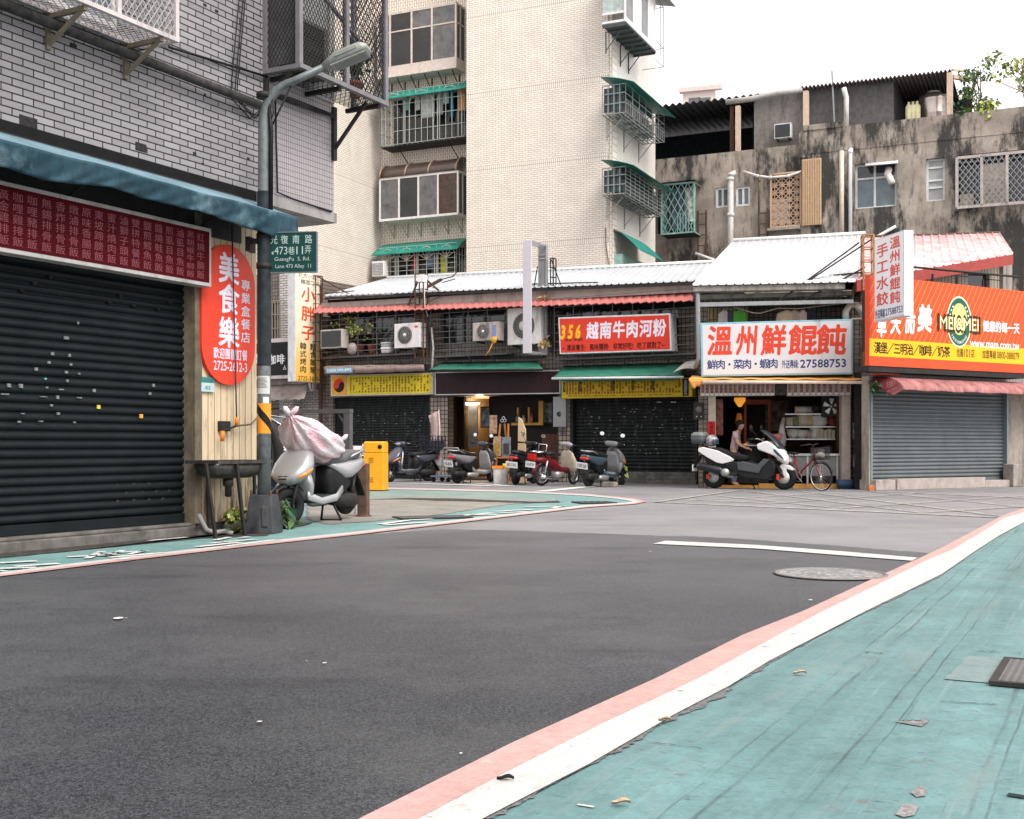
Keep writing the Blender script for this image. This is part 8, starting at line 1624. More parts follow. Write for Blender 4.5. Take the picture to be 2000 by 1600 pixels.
def crate(t):
    m = MB(); bars(m,-1.0,-.45,.82,1.2,-.25,5,4,.008); bars(m,-1.0,-.45,.82,1.2,.25,5,4,.008)
    for x in (-1.0,-.45): [m.bar((x,-.25,z),(x,.25,z),.008) for z in (.82,.95,1.07,1.2)]; [m.bar((x,yy,.82),(x,yy,1.2),.008) for yy in (-.25,-.08,.08,.25)]
    m.obj('crate', M_DARKM, t); m = MB(); m.box(-.98,-.47,-.23,.23,.83,1.08); m.obj('crate_load', mat('navy_cloth_load',(.03,.03,.05),.8,var=.6,sc=14), t)
scooter('grey-violet scooter with a black wire crate on its tail, left of the hand trolley', G(800,941), R(222), GRYB, GRYB, M_SEAT, M_STEEL, mirrors=(1,), turn=.3, box=crate)
scooter('dark grey scooter showing its pale footwell and tilted plate, right of the hand trolley', G(926,943.5), R(48), CHAR, mat('dull_grey_panel',(.16,.15,.155),.5), M_SEAT, mat('pale_grey_inner',(.3,.29,.29),.6), mirrors=(1,-1), turn=.35, plate='155-BTR', tilt=.06)
scooter('black scooter seen from behind with a big red tail light, by the white bucket', G(1024,946), R(68), BLK, BLK, M_SEAT, M_BLACK, mirrors=(1,-1), turn=-.4, plate='387-CWL', rack=False, tilt=.1)
scooter('blue-grey scooter with a raised round mirror in front of the middle shutter', G(1176,950), R(54), mat('grey_plastic_cowl',(.17,.17,.175),.45), STEELB, M_SEAT, mat('mid_grey_inner',(.2,.2,.205),.55), mirrors=(1,-1), turn=-.45, plate='CWF-260', tilt=.1)
# small red moped
def moped():
    t = thing('moped', 'old red and cream step-through moped with a chrome rear carrier', 'moped', Loc(G(1088,948), R(46))); t.matrix_world = t.matrix_world @ Matrix.Rotation(.1,4,'X'); Y,Z_,X_ = (0,1,0),(0,0,1),(1,0,0)
    REDP = carpaint('red_moped_paint',(.13,.008,.014),.4,.1); CREAM = mat('cream_plastic',(.52,.46,.36),.45,dirt=.15)
    wheel(t,.58,.26,.26,.065,M_CHROME,'front_wheel',spokes=24,turn=.2); wheel(t,-.56,.26,.26,.065,M_CHROME,'rear_wheel',spokes=24)
    m = MB(); m.loft([sup((.40,0,.25),X_,Y,.03,.12,14,3),sup((.38,0,.4),X_,Y,.05,.23,14,3),sup((.34,0,.6),X_,Y,.05,.25,14,3),sup((.29,0,.78),X_,Y,.035,.17,14,3),sup((.27,0,.85),X_,Y,.02,.07,14,3)]); m.obj('leg_shield', CREAM, t)
    m = MB(); m.loft([sup((.38,0,.36),Y,Z_,.06,.06,12),sup((.05,0,.36),Y,Z_,.08,.09,12),sup((-.2,0,.5),Y,Z_,.1,.14,12),sup((-.5,0,.6),Y,Z_,.09,.09,12),sup((-.85,0,.62),Y,Z_,.08,.04,12)]); m.obj('frame_body', REDP, t)
    m = MB(); m.loft([sup((-.05,0,.74),Y,Z_,.09,.04,12),sup((-.3,0,.77),Y,Z_,.13,.05,12),sup((-.55,0,.76),Y,Z_,.12,.045,12)]); m.obj('seat', M_SEAT, t)
    m = MB(); m.tube([(.3,0,.8),(.24,0,.95)],.04,8); m.loft([sup((.22,.2,.97),X_,Z_,.03,.03,10),sup((.24,.08,.98),X_,Z_,.07,.06,10),sup((.24,-.08,.98),X_,Z_,.07,.06,10),sup((.22,-.2,.97),X_,Z_,.03,.03,10)]); m.obj('handlebar_cover', mat('mauve_grey_plastic',(.3,.27,.29),.4), t)
    for s in (1,-1): m = MB(); m.tube([(.22,s*.18,.97),(.17,s*.36,.98)],.02,7); m.obj('grip', M_BLACK, t)
    m = MB(); [m.tube([(-.5,s*.1,.7),(-.55,s*.1,.82),(-.9,s*.1,.80)],.012,6) for s in (1,-1)]; [m.tube([(x,.1,.81),(x,-.1,.81)],.01,6) for x in (-.55,-.7,-.9)]; m.tube([(-.6,.12,.82),(-.6,.12,.98),(-.6,-.12,.98),(-.6,-.12,.82)],.012,6); m.obj('carrier', M_CHROME, t)
    m = MB(); m.box(-.98,-.92,-.11,.11,.62,.76); m.obj('tail_light', M_TAIL, t); m = MB(); m.box(-.99,-.98,-.15,.15,.44,.58); po = m.obj('licence_plate', M_PLATE, t)
    m = MB(); fit(m,'155-BTW',-.12,.12,.48,.545,0,.01); m.v = [(-.993,-x,z) for x,y,z in m.v]; m.obj('plate_lettering', M_INK, po)
    m = MB(); m.sheet(lambda u,v:(-.56+.31*cos(.5+2.5*u),(v-.5)*.11,.26+.31*sin(.5+2.5*u)),14,3); m.sheet(lambda u,v:(.58+.31*cos(.1+2.2*u),(v-.5)*.1,.26+.31*sin(.1+2.2*u)),14,3); m.obj('mudguard', REDP, t, sol=.006)
    m = MB(); m.loft([sup((.15,0,.25),Y,Z_,.09,.09,12),sup((-.05,0,.25),Y,Z_,.12,.1,12),sup((-.15,0,.27),Y,Z_,.08,.07,12)]); [m.tube([(.58,s*.06,.26),(.42,s*.06,.55),(.32,s*.03,.8)],.018,6) for s in (1,-1)]; [m.tube([(-.56,s*.08,.27),(-.5,s*.09,.6)],.025,7) for s in (1,-1)]; m.obj('engine', M_STEEL, t)
    m = MB(); m.tube([(.1,-.1,.2),(-.2,-.13,.17),(-.3,-.14,.19)],.016,7); m.tube([(-.3,-.14,.19),(-.75,-.15,.24)],.042,9); m.obj('exhaust', M_CHROME, t)
    m = MB(); m.tube([(-.05,.1,.2),(-.1,.26,.01)],.013,6); m.obj('stand', M_RUST, t)
moped()
# maxi scooter: side outlines traced at real size
def maxi():
    a_, b_ = G(1392,954.5), G(1535,957.5); mid = (a_+b_)/2; dv = b_-a_
    t = thing('motor_scooter', 'big white touring scooter with a grey top box in front of the noodle shop', 'scooter', Loc(mid, math.atan2(dv.y,dv.x), 1.0))
    f = lambda p: ((p[0]-725)/447, (1088-p[1])/447-.0)
    WH = carpaint('pearl_white_paint',(.74,.73,.74),.25,.05); DK = mat('matte_black_panel',(.02,.021,.023),.4,var=.3); GR = mat('charcoal_panel',(.075,.082,.088),.4,var=.15)
    def slab(nm, pts, y0, y1, mt, par=t, bev=.015, both=True):
        pts = [f(p) for p in pts]
        if both: 
            m = MB(); m.prism(pts,y0,y1); m.prism(pts,-y1,-y0)
        else: m = MB(); m.prism(pts,y0,y1)
        return m.obj(nm, mt, par, bev=bev)
    o = wheel(t,(1080-725)/447,.265,.262,.12,M_STEEL,'front_wheel',disc=mat('pale_brake_disc',(.6,.58,.54),.35,.6),tr=.07); wheel(t,(370-725)/447,.265,.262,.13,M_GREY,'rear_wheel',disc=M_STEEL,tr=.075)
    m = MB(); [m.tube([(.795,s*.09,.265),(.64,s*.09,.56)],.026,8) for s in (1,-1)]; m.obj('fork', M_DARKM, t)
    m = MB(); m.box(.66,.72,-.11,-.07,.22,.34); m.obj('brake_caliper', mat('red_caliper',(.6,.05,.02),.4), t); m = MB(); m.box(-.93,-.87,-.12,-.07,.22,.32); m.obj('brake_caliper', bpy.data.materials['red_caliper'], t)
    slab('tail_panel', [(240,690),(285,680),(430,712),(560,770),(606,802),(590,818),(490,842),(430,832),(330,780),(236,722)], .13, .20, WH)
    slab('body_core', [(250,700),(430,720),(600,800),(620,860),(480,900),(330,860),(270,760)], -.14, .14, DK, both=False)
    slab('front_fairing', [(835,655),(870,640),(935,620),(1000,655),(1090,738),(1132,800),(1122,828),(1045,775),(940,735),(850,705)], .10, .22, WH, bev=.03)
    m = MB(); n = 14; F3 = lambda x,z:(( x-725)/447,0,(1088-z)/447); X_,Y,Z_ = (1,0,0),(0,1,0),(0,0,1)
    m.loft([sup(F3(935,640),X_,Y,.10,.12,n,3), sup(F3(1000,700),X_,Y,.16,.19,n,3), sup(F3(1050,760),X_,Y,.15,.17,n,3), sup(F3(1085,815),X_,Y,.09,.12,n,3), sup(F3(1095,840),X_,Y,.04,.06,n,3)]); m.obj('nose', WH, t)
    slab('headlight', [(1005,695),(1030,705),(1100,775),(1110,800),(1050,760),(1015,725)], .215, .23, mat('dark_headlamp',(.06,.08,.1),.1,.3))
    slab('lower_body', [(520,830),(640,815),(700,835),(860,880),(960,795),(1000,810),(1020,860),(1000,950),(930,1000),(720,975),(600,920),(520,870)], -.19, .19, DK, both=False, bev=.03)
    slab('foot_tunnel', [(640,830),(700,815),(850,850),(905,790),(968,798),(880,885),(860,930),(650,900)], .17, .215, GR)
    slab('seat', [(330,682),(420,686),(500,715),(590,748),(700,760),(728,772),(730,800),(690,812),(600,800),(520,768),(420,725)], -.15, .15, M_SEAT, both=False, bev=.035)
    slab('front_fender', [(1040,862),(1080,838),(1135,855),(1180,892),(1168,902),(1112,888),(1118,955),(1085,965),(1070,905)], -.075, .075, WH, both=False, bev=.02)
    m = MB(); P0,P1 = f((905,520)), f((1085,690)); m.sheet(lambda u,v:(P0[0]+(P1[0]-P0[0])*v+.04*sin(v*pi)-.10*(2*u-1)**2*(1-.2*v), (u-.5)*(.24+.14*v), P0[1]+(P1[1]-P0[1])*v), 10, 8); m.obj('windscreen', mat('smoked_screen',(.03,.035,.04),.08), t, sol=.008)
    m = MB(); c0 = f((845,600)); m.tube([(c0[0]-.12,.38,c0[1]-.02),(c0[0],.2,c0[1]),(c0[0]+.05,.05,c0[1]-.03),(c0[0]+.05,-.05,c0[1]-.03),(c0[0],-.2,c0[1]),(c0[0]-.12,-.38,c0[1]-.02)],.016,7); m.tube([(c0[0]+.05,0,c0[1]-.03),f((900,720))[:1]+(0,)+f((900,720))[1:]],.03,8); m.obj('handlebar', M_STEEL, t)
    for s in (1,-1):
        m = MB(); m.tube([(c0[0]-.02,s*.27,c0[1]),(c0[0]-.13,s*.39,c0[1]-.02)],.021,8); m.obj('grip', M_BLACK, t)
        m = MB(); q = f((800,510)); m.tube([(c0[0],s*.22,c0[1]+.01),(c0[0]-.02,s*.26,c0[1]+.1),(q[0],s*.30,q[1])],.008,5); m.loft([sup((q[0]+.03,s*.31,q[1]+.02),Y,Z_,.03,.04,12), sup((q[0]+.015,s*.31,q[1]+.02),Y,Z_,.07,.075,12), sup((q[0]-.005,s*.31,q[1]+.02),Y,Z_,.07,.075,12)]); m.obj('mirror', M_BLACK, t)
    e0,e1 = f((225,862)), f((505,915)); m = MB(); m.tube([(e0[0],-.2,e0[1]),(e0[0]+.04,-.2,e0[1]-.01),(e0[0]+.1,-.2,e0[1]-.02),(e1[0]-.08,-.19,e1[1]+.02),(e1[0],-.17,e1[1])],[.04,.075,.08,.08,.035],14); m.tube([(e1[0],-.17,e1[1]),(e1[0]+.2,-.12,.3),(e1[0]+.35,-.06,.33)],.022,7); m.obj('exhaust', mat('black_exhaust',(.03,.03,.035),.3,.5), t)
    m = MB(); q = f((520,925)); m.lathe([(.001,.13),(.075,.13),(.085,.1),(.085,-.2)],(q[0],-.05,q[1]),'y',14); m.box(q[0]-.35,q[0]+.1,.05,.14,q[1]-.12,q[1]+.06); m.obj('engine', M_STEEL, t)
    m = MB(); m.sheet(lambda u,v:(f((235,730))[0]-.15*u, (v-.5)*.2, f((235,760))[1]-.28*u),4,3); m.obj('rear_mudguard', M_BLACK, t, sol=.01); m = MB(); m.box(-1.26,-1.245,-.13,.13,.38,.53); m.obj('licence_plate', M_PLATE, t)
    m = MB(); m.box(-1.11,-1.06,-.12,.12,.80,.87); m.obj('tail_light', M_TAIL, t)
    b0 = f((148,640)); b1 = f((290,532)); bx = (b0[0]+b1[0])/2
    m = MB(); m.loft([sup((bx,0,b0[1]-.02),X_,Y,.14,.18,16,5), sup((bx,0,b0[1]+.06),X_,Y,.155,.2,16,5), sup((bx,0,b0[1]+.13),X_,Y,.16,.205,16,5)]); tb_ = m.obj('top_box', mat('dark_box_base',(.06,.07,.072),.5), t)
    m = MB(); m.loft([sup((bx,0,b0[1]+.135),X_,Y,.16,.205,16,5), sup((bx,0,b0[1]+.2),X_,Y,.15,.195,16,5), sup((bx+.01,0,b1[1]),X_,Y,.11,.14,16,4)]); m.obj('lid', mat('grey_box_lid',(.17,.19,.19),.4), tb_)
    m = MB(); m.tube([(bx+.1,s*.1,b0[1]-.03) if False else (bx,.1,b0[1]-.03),(-.9,.1,.88),(-.75,.1,.86)],.014,6); m.tube([(bx,-.1,b0[1]-.03),(-.9,-.1,.88),(-.75,-.1,.86)],.014,6); m.obj('carrier', M_DARKM, t)
    m = MB(); m.tube([(.0,.1,.2),(.05,.24,.01)],.014,6); m.obj('stand', M_DARKM, t)
    h = f((345,625)); hp = t.matrix_world @ Vector((h[0],0,.0))
    ht = thing('helmet', 'open face helmet with patterned shell resting on the white touring scooter seat', 'helmet', Loc((hp.x,hp.y,h[1]-.0), t.rotation_euler.z if False else math.atan2(dv.y,dv.x)))
    m = MB(); m.ball((0,0,.02),.135,18,12,(1.05,.95,.95)); m.obj('shell', mat('patterned_helmet',(.35,.33,.34),.25,var=.9,sc=14), ht); m = MB(); m.sheet(lambda u,v:(.142*cos(1.1*(u-.5)*2)+.01, .135*sin(1.1*(u-.5)*2), .05-.12*v),12,4); m.obj('visor', mat('blue_dark_visor',(.02,.05,.08),.08), ht, sol=.006)
maxi()
def bicycle(label, p, hd, frame, full=True, r=.3):
    t = thing('bicycle', label, 'bicycle', Loc(p, hd)); WB = .5
    t.matrix_world = t.matrix_world @ Matrix.Rotation(.06,4,'X')
    wheel(t,WB,r,r,.035,M_CHROME,'front_wheel',spokes=28,tr=.017); wheel(t,-WB,r,r,.035,M_CHROME,'rear_wheel',spokes=28,tr=.017)
    m = MB(); hx,hz = .32,.78
    m.tube([(hx,0,hz+.05),(hx+.03,0,hz-.14)],.022,8); m.tube([(hx+.02,0,hz-.1),(.0,0,.42),(-.08,0,.29)],.02,8); m.tube([(-.08,0,.29),(-.2,0,.72)],.017,8); [m.tube([(-.08,s*.03,.29),(-WB,s*.05,r)],.01,6) for s in (1,-1)]; [m.tube([(-.17,s*.02,.62),(-WB,s*.05,r)],.009,6) for s in (1,-1)]
    m.obj('frame', frame, t)
    m = MB(); [m.tube([(hx+.03,s*.02,hz-.14),(WB-.03,s*.05,r+.1),(WB,s*.05,r)],.012,6) for s in (1,-1)]; m.obj('fork', frame, t)
    m = MB(); m.tube([(hx,0,hz+.05),(hx-.01,0,hz+.17),(hx+.02,.1,hz+.2),(hx-.1,.28,hz+.18)],.011,6); m.tube([(hx-.01,0,hz+.17),(hx+.02,-.1,hz+.2),(hx-.1,-.28,hz+.18)],.011,6); m.obj('handlebar', M_DARKM, t)
    m = MB(); m.loft([sup((-.1,0,.78),(0,1,0),(0,0,1),.03,.02,10),sup((-.2,0,.785),(0,1,0),(0,0,1),.07,.03,10),sup((-.33,0,.79),(0,1,0),(0,0,1),.09,.03,10)]); m.tube([(-.2,0,.7),(-.21,0,.77)],.013,6); m.obj('saddle', M_BLACK, t)
    m = MB(); m.sheet(lambda u,v:(WB+(r+.02)*cos(.3+1.9*u),(v-.5)*.05,r+(r+.02)*sin(.3+1.9*u)),16,2); m.sheet(lambda u,v:(-WB+(r+.02)*cos(.6+2.2*u),(v-.5)*.05,r+(r+.02)*sin(.6+2.2*u)),16,2); m.obj('mudguard', M_DARKM, t, sol=.004)
    m = MB(); m.tube([(-.08+.1*cos(i*pi/8),-.05,.29+.1*sin(i*pi/8)) for i in range(16)],.006,4,closed=True); m.tube([(-.08,-.06,.29),(.05,-.07,.18)],.01,5); m.tube([(-.08,.06,.29),(-.2,.07,.4)],.01,5); m.obj('crankset', M_STEEL, t)
    if full:
        m = MB(); bx = .5
        mesh_panel(m,bx-.15,bx+.15,.66,.9,lambda x,z:(x,-.13,z),.05,.05,.003); mesh_panel(m,bx-.15,bx+.15,.66,.9,lambda x,z:(x,.13,z),.05,.05,.003); mesh_panel(m,-.13,.13,.66,.9,lambda y,z:(bx+.15,y,z),.05,.05,.003); mesh_panel(m,-.13,.13,.66,.9,lambda y,z:(bx-.15,y,z),.05,.05,.003)
        m.box(bx-.15,bx+.15,-.13,.13,.655,.662); m.tube([(bx-.15,-.13,.9),(bx+.15,-.13,.9),(bx+.15,.13,.9),(bx-.15,.13,.9)],.008,5,closed=True); bo = m.obj('basket', M_DARKM, t); m = MB(); m.ball((bx,0,.74),.1,10,6,(1,1,.7),.1); m.obj('basket_liner', mat('pale_bag_in_basket',(.5,.47,.43),.5,var=.4), bo)
    m = MB(); m.tube([(-.4,.06,.22),(-.46,.2,.01)],.01,5); m.obj('stand', M_DARKM, t)
    return t
gb_ = G(1605,959.5); b0_ = gb_ + Vector((-.29,.41,0)); bicycle('dark red bicycle with a wire front basket standing behind the white touring scooter', b0_, math.atan2(-.41,.29), carpaint('dark_red_bike',(.22,.012,.02),.3,.2))
bicycle('black bicycle half hidden between the black scooter and the red moped', G(1046,944)+Vector((.2,.1,0)), R(240), BLK, False, .32)

# dark cars in the yard behind the scooter
def car(label, p, hd, paint, sc=1.):
    t = thing('parked_car', label, 'car', Loc(p, hd, sc)); Y,Z_ = (0,1,0),(0,0,1); n = 20
    m = MB(); m.loft([sup((2.2,0,.55),Y,Z_,.6,.12,n,5), sup((2.1,0,.56),Y,Z_,.78,.24,n,5), sup((1.3,0,.62),Y,Z_,.85,.34,n,5), sup((.7,0,.64),Y,Z_,.87,.38,n,5), sup((-1.3,0,.66),Y,Z_,.87,.40,n,5), sup((-2.0,0,.66),Y,Z_,.8,.36,n,5), sup((-2.15,0,.62),Y,Z_,.66,.2,n,5)]); m.obj('body', paint, t)
    m = MB(); m.loft([sup((.95,0,.98),Y,Z_,.72,.04,n,5), sup((.3,0,1.18),Y,Z_,.68,.22,n,5), sup((-.2,0,1.24),Y,Z_,.66,.26,n,5), sup((-1.3,0,1.22),Y,Z_,.65,.26,n,5), sup((-1.95,0,1.02),Y,Z_,.66,.08,n,5)]); m.obj('cabin', paint, t)
    for s in (1,-1):
        for (a,b_,c,d) in (((.55,1.06),(.22,1.36),(-.28,1.40),(-.28,1.06)),((-.36,1.06),(-.36,1.40),(-1.1,1.38),(-1.1,1.06)),((-1.18,1.06),(-1.18,1.38),(-1.5,1.28),(-1.7,1.06))):
            m = MB(); m.add([(x,s*(.735-.09*(z-1.06)/.34),z) for x,z in (a,b_,c,d)],[(0,1,2,3) if s < 0 else (3,2,1,0)]); m.obj('side_window', M_GLASSB, t, sol=.01)
        m = MB(); m.tube([(1.0,s*.72,1.02),(.28,s*.655,1.43),(-.2,s*.64,1.50),(-1.3,s*.63,1.48),(-1.95,s*.66,1.1)],.016,5); m.obj('window_trim', M_CHROME, t)
        m = MB(); m.loft([sup((2.05,s*.62,.66),Y,Z_,.17,.07,10), sup((2.19,s*.56,.65),Y,Z_,.13,.05,10)]); m.obj('headlight', M_LENS, t); m = MB(); m.loft([sup((.75,s*.92,1.0),Y,Z_,.02,.03,10), sup((.72,s*.98,1.02),Y,Z_,.09,.07,10), sup((.62,s*.98,1.02),Y,Z_,.08,.06,10)]); m.obj('wing_mirror', paint, t)
        for x in (1.35,-1.35): o = wheel(t,x,.31,.31,.2,M_STEEL,'wheel',y=s*.78,tr=.09)
    m = MB(); m.add([(1.0,.66,1.0),(1.0,-.66,1.0),(.33,-.56,1.40),(.33,.56,1.40)],[(0,1,2,3)]); m.obj('windscreen', M_GLASSB, t, sol=.01)
    m = MB(); m.box(2.18,2.215,-.4,.4,.48,.58); m.box(2.2,2.225,-.26,.26,.36,.46); m.obj('grille', M_STEEL, t)
CARB = carpaint('black_car_paint',(.012,.013,.016),.12,.3)
car('black car with chrome window trim in the yard beyond the knotted pink bag', Vector((-5.55,26.6,0)), R(-8), CARB, 1.1)
# ---------------------------------------------------------------- street clutter
t = thing('barrier_box', 'bright yellow parking barrier cabinet with a white and red arm', 'barrier', Loc(G(736,959.5), R(-12)))
M_YB = mat('yellow_barrier_paint',(.78,.36,.02),.4,var=.08,dirt=.08,dcol=(.3,.15,.03))
MB().box(-.24,.2,-.16,.16,.02,.80).obj('cabinet', M_YB, t, bev=.015)
MB().loft([sup((-.02,0,.805),(1,0,0),(0,1,0),.225,.165,20,9), sup((-.02,0,1.0),(1,0,0),(0,1,0),.225,.165,20,9), sup((-.02,0,1.03),(1,0,0),(0,1,0),.2,.14,20,9)], sm=False).obj('hood', M_YB, t)
m = MB(); m.lathe([(.001,.0),(.045,0),(.045,.012)],(.12,-.172,.92),'y',16); m.obj('lock', M_BLACK, t)
m = MB(); [m.box(-.12,-.02,-.168,-.16,z,z+.012) for z in (.60,.64,.68,.2,.24,.28)]; m.obj('vent', mat('dark_yellow_slot',(.35,.15,.01),.6), t)
MB().box(-.25,.21,-.17,.17,0,.02).obj('base', M_DARKM, t)
m = MB(); m.box(-.3,-.24,-.05,.05,.78,.98); m.box(-2.2,-.3,-.03,.03,.84,.94); m.obj('arm', M_WHITE2, t); m = MB(); [m.box(x,x+.12,-.034,.034,.85,.93) for x in (-.62,-1.1,-1.6)]; m.obj('arm_stripe', M_RED, t)
t = thing('bollard', 'rusty square steel bollard with a hanging chain beside the silver scooter', 'bollard', Loc(G(710,1010), R(-12)))
m = MB(); m.wall(-.065,.065,0.01,.71,-.065,.065); m.obj('post', mat('rusty_post',(.12,.075,.05),.8,.1,var=.5,sc=9,dirt=.3,bmp=.3), t, bev=.006); m = MB(); m.loft([sup((0,0,.0),(1,0,0),(0,1,0),.13,.12,10), sup((0,0,.035),(1,0,0),(0,1,0),.08,.08,10)]); m.obj('foot', M_RUST, t)
m = MB()
for i in range(22): z = .66-.029*i; c_ = Vector((-.09-.012*sin(i*.4),-.05,z)); m.tube([c_+Vector(((.010*cos(a),.0,.018*sin(a)) if i%2 else (0,.010*cos(a),.018*sin(a)))) for a in [2*pi*k/8 for k in range(8)]],.0035,4,closed=True)
m.tube([(-.09,-.03,.66),(-.02,-.07,.69)],.012,6); m.obj('chain', M_STEEL, t)
gp = G(680,985); t = thing('gate_frame', 'grey steel goalpost frame standing in the yard behind the silver scooter', 'gate frame', Loc(gp, R(-20)))
zt_ = CH+(HY-799)/FPX*gp.y; kk = gp.y/FPX
m = MB(); [m.box(x-.055,x+.055,-.055,.055,0,zt_-.07) for x in (0,)]; [m.box(x-.055,x+.055,-.055,.055,0,zt_-.07) for x in (-2.2,)]; m.obj('upright', mat('dark_grey_gate',(.12,.12,.125),.5,.3,dirt=.3), t); m = MB(); m.box(-2.26,.06,-.06,.06,zt_-.065,zt_); m.bar((-.18,0,zt_-.07),(0,0,zt_-.35),.014); m.obj('crossbar', bpy.data.materials['dark_grey_gate'], t)
# bucket, hose drum and plants at the lamp post
p = G(533,1021); t = thing('bucket', 'blue plastic bucket half hidden behind the lamp post', 'bucket', Loc(p)); m = MB(); m.lathe([(.0,0),(.08,0),(.105,.41),(.115,.41),(.115,.43),(.098,.43),(.075,.03),(.0,.03)],n=20); m.obj('body', mat('blue_bucket',(.02,.16,.34),.4), t); m = MB(); m.tube([(.12*cos(a),.0,.25-.12*sin(a)) for a in [pi*i/10 for i in range(11)]],.005,5); m.obj('handle', M_CHROME, t)
p = G(526,1012); m = MB(); pts = []
for i in range(60):
    f = i/59; a = -.35*pi+1.05*pi*f; pts.append((p.x-.12+.38*cos(a)*.55, p.y+.15, .82+.43*sin(a)))
rs = [.075+.007*((i%2)*2-1) for i in range(60)]; m.tube(pts,rs,12); setp(m.obj('corrugated_hose', mat('black_corrugated_hose',(.03,.03,.032),.45,var=.3), None),'fat black corrugated hose curving behind the lamp post','hose')
for px,py,n,w_,h_,mats,lab in ((556,1034,110,.11,.34,[LEAFD[2],LEAF[0],mat('leaf_silver',(.13,.18,.13),.5)],'drooping green plant growing between the lamp base and the scooter wheel'),):
    c = G(px,py); t = thing('plant', lab, 'plant', Loc(c)); m = MB(); leaves(m,(0,0,h_*.55),(w_,w_,h_*.5),n,.06,2.4,.7); m.obj('foliage', mats, t); m = MB(); [m.tube([(0,0,0),(rnd.uniform(-.08,.08),rnd.uniform(-.08,.08),h_*.8)],.006,5) for _ in range(5)]; m.obj('stem', M_RUST, t)
# in front of the row
c = G(852,940); t = thing('banner', 'faded pink cloth banner leaning against the tiled pier beside the hand trolley', 'banner', Loc(c+Vector((0,.3,0)), A.rz)); kz = c.y/FPX
m = MB(); m.sheet(lambda u,v:(-.2+.32*u+.06*sin(v*4)+.10*v-.08, .03*sin(u*8+v*5), .3+1.45*(1-v)+.12*u*(1-v)),10,14); m.obj('cloth', mat('faded_pink_cloth',(.42,.29,.28),.8,var=.25,sc=9), t, sol=.006); m = MB(); m.bar((.16,0,0),(.06,.0,1.9),.012); m.obj('pole', M_WHITE, t)
t = thing('hand_trolley', 'grey folding hand trolley with a blue platform by the tiled pier', 'trolley', Loc(G(868,941.5), A.rz+R(8))); m = MB(); m.box(-.26,.3,-.3,.35,.13,.17); m.obj('platform', mat('blue_platform',(.09,.14,.2),.5,dirt=.3), t, bev=.01); m = MB(); m.tube([(-.25,.33,.16),(-.25,.38,.82),(-.2,.38,.88),(.2,.38,.88),(.25,.38,.82),(.25,.33,.16)],.015,7); m.obj('handle', M_STEEL, t); m = MB(); m.box(-.24,.24,.37,.39,.42,.58); m.obj('back_plate', M_GREY, t)
for x,y in ((-.2,-.22),(.22,-.22),(-.2,.26),(.22,.26)): m = MB(); m.lathe([(.06,-.015),(.06,.015)],(x,y,.062),'y',14); m.obj('wheel', M_RUBBER, t)
c = G(838,939.5); t = thing('potted_plant', 'dark shrub in a red pot between the crate scooter and the hand trolley', 'plant', Loc(c+Vector((.05,.1,0)))); MB().lathe([(.1,0),(.15,.3),(.16,.3),(.16,.33),(.001,.33)],n=14).obj('pot', mat('dark_red_pot',(.2,.03,.03),.6), t); m = MB(); leaves(m,(0,0,.55),(.2,.2,.25),110,.07,1.8); m.obj('foliage', LEAFD, t)
t = thing('menu_easel', 'wooden easel holding menu posters in front of the open amber-lit shop', 'easel', Loc(G(983,943), A.rz)); m = MB(); M_OW = mat('orange_wood',(.42,.17,.06),.6); [m.bar((s*.2,-.1,0),(s*.12,.05,1.5),.018) for s in (1,-1)]; m.bar((0,.35,0),(0,.06,1.5),.018); m.box(-.25,.25,-.09,.0,.62,.66); m.obj('legs', M_OW, t)
for x0_,x1_,z0_,z1_,c1,c2,nm in ((-.26,-.03,.68,1.18,(.45,.28,.2),(.4,.26,.04),'menu_poster'),(-.0,.25,.66,1.16,(.2,.23,.25),(.06,.06,.06),'menu_poster')):
    m = MB(); m.box(x0_,x1_,-.06,-.045,z0_,z1_); o = m.obj(nm, mat('poster_%d'%int(c1[0]*100),c1,.5,var=.5,sc=12), t); m = MB(); m.box(x0_+.04,x1_-.04,-.064,-.0605,z0_+.06,z1_-.16); m.obj('poster_picture', mat('poster_pic_%d'%int(c1[0]*100),c2,.5,var=.6,sc=16), o)
m = MB(); m.box(-.42,-.2,-.0,.02,1.25,1.72); m.obj('hanging_leaflet', mat('leaflet',(.35,.22,.15),.6,var=.7,sc=10), t)
m = MB(); [m.tube([(x+.04*cos(a),.02,1.58+o_+.04*sin(a)) for a in [2*pi*k/10 for k in range(10)]],.01,5,closed=True) for x,o_ in ((-.05,0),(.03,0),(-.01,.06))]; m.obj('pinwheel', mat('blue_grey_pinwheel',(.3,.33,.4),.5), t)
c = G(1007,943); m = MB(); m.prism([(-.11,.0),(.13,.0),(.12,1.35),(.0,1.62),(-.09,1.68),(-.1,1.3)],.28,.33); setp(m.obj('wooden_board', mat('pale_wood_board',(.58,.45,.27),.6,var=.15,sc=3,dirt=.15), None, Loc(c, A.rz), bev=.006),'pale pointed wooden board standing upright behind the black scooter','board')
t = thing('bucket', 'white bucket with an orange lid and yellow cup in front of the easel', 'bucket', Loc(G(978,946))); MB().loft([sup((0,0,.0),(1,0,0),(0,1,0),.17,.14,16,5), sup((0,0,.38),(1,0,0),(0,1,0),.19,.16,16,5)], sm=False).obj('body', mat('grubby_white_bucket',(.55,.53,.5),.5,dirt=.3), t); MB().box(-.21,.06,-.17,.17,.382,.45).obj('lid', M_ORANGE, t); MB().lathe([(.06,.0),(.08,.12),(.001,.12)],(.12,0,.385),n=12).obj('cup', mat('yellow_cup',(.7,.5,.05),.4), t)
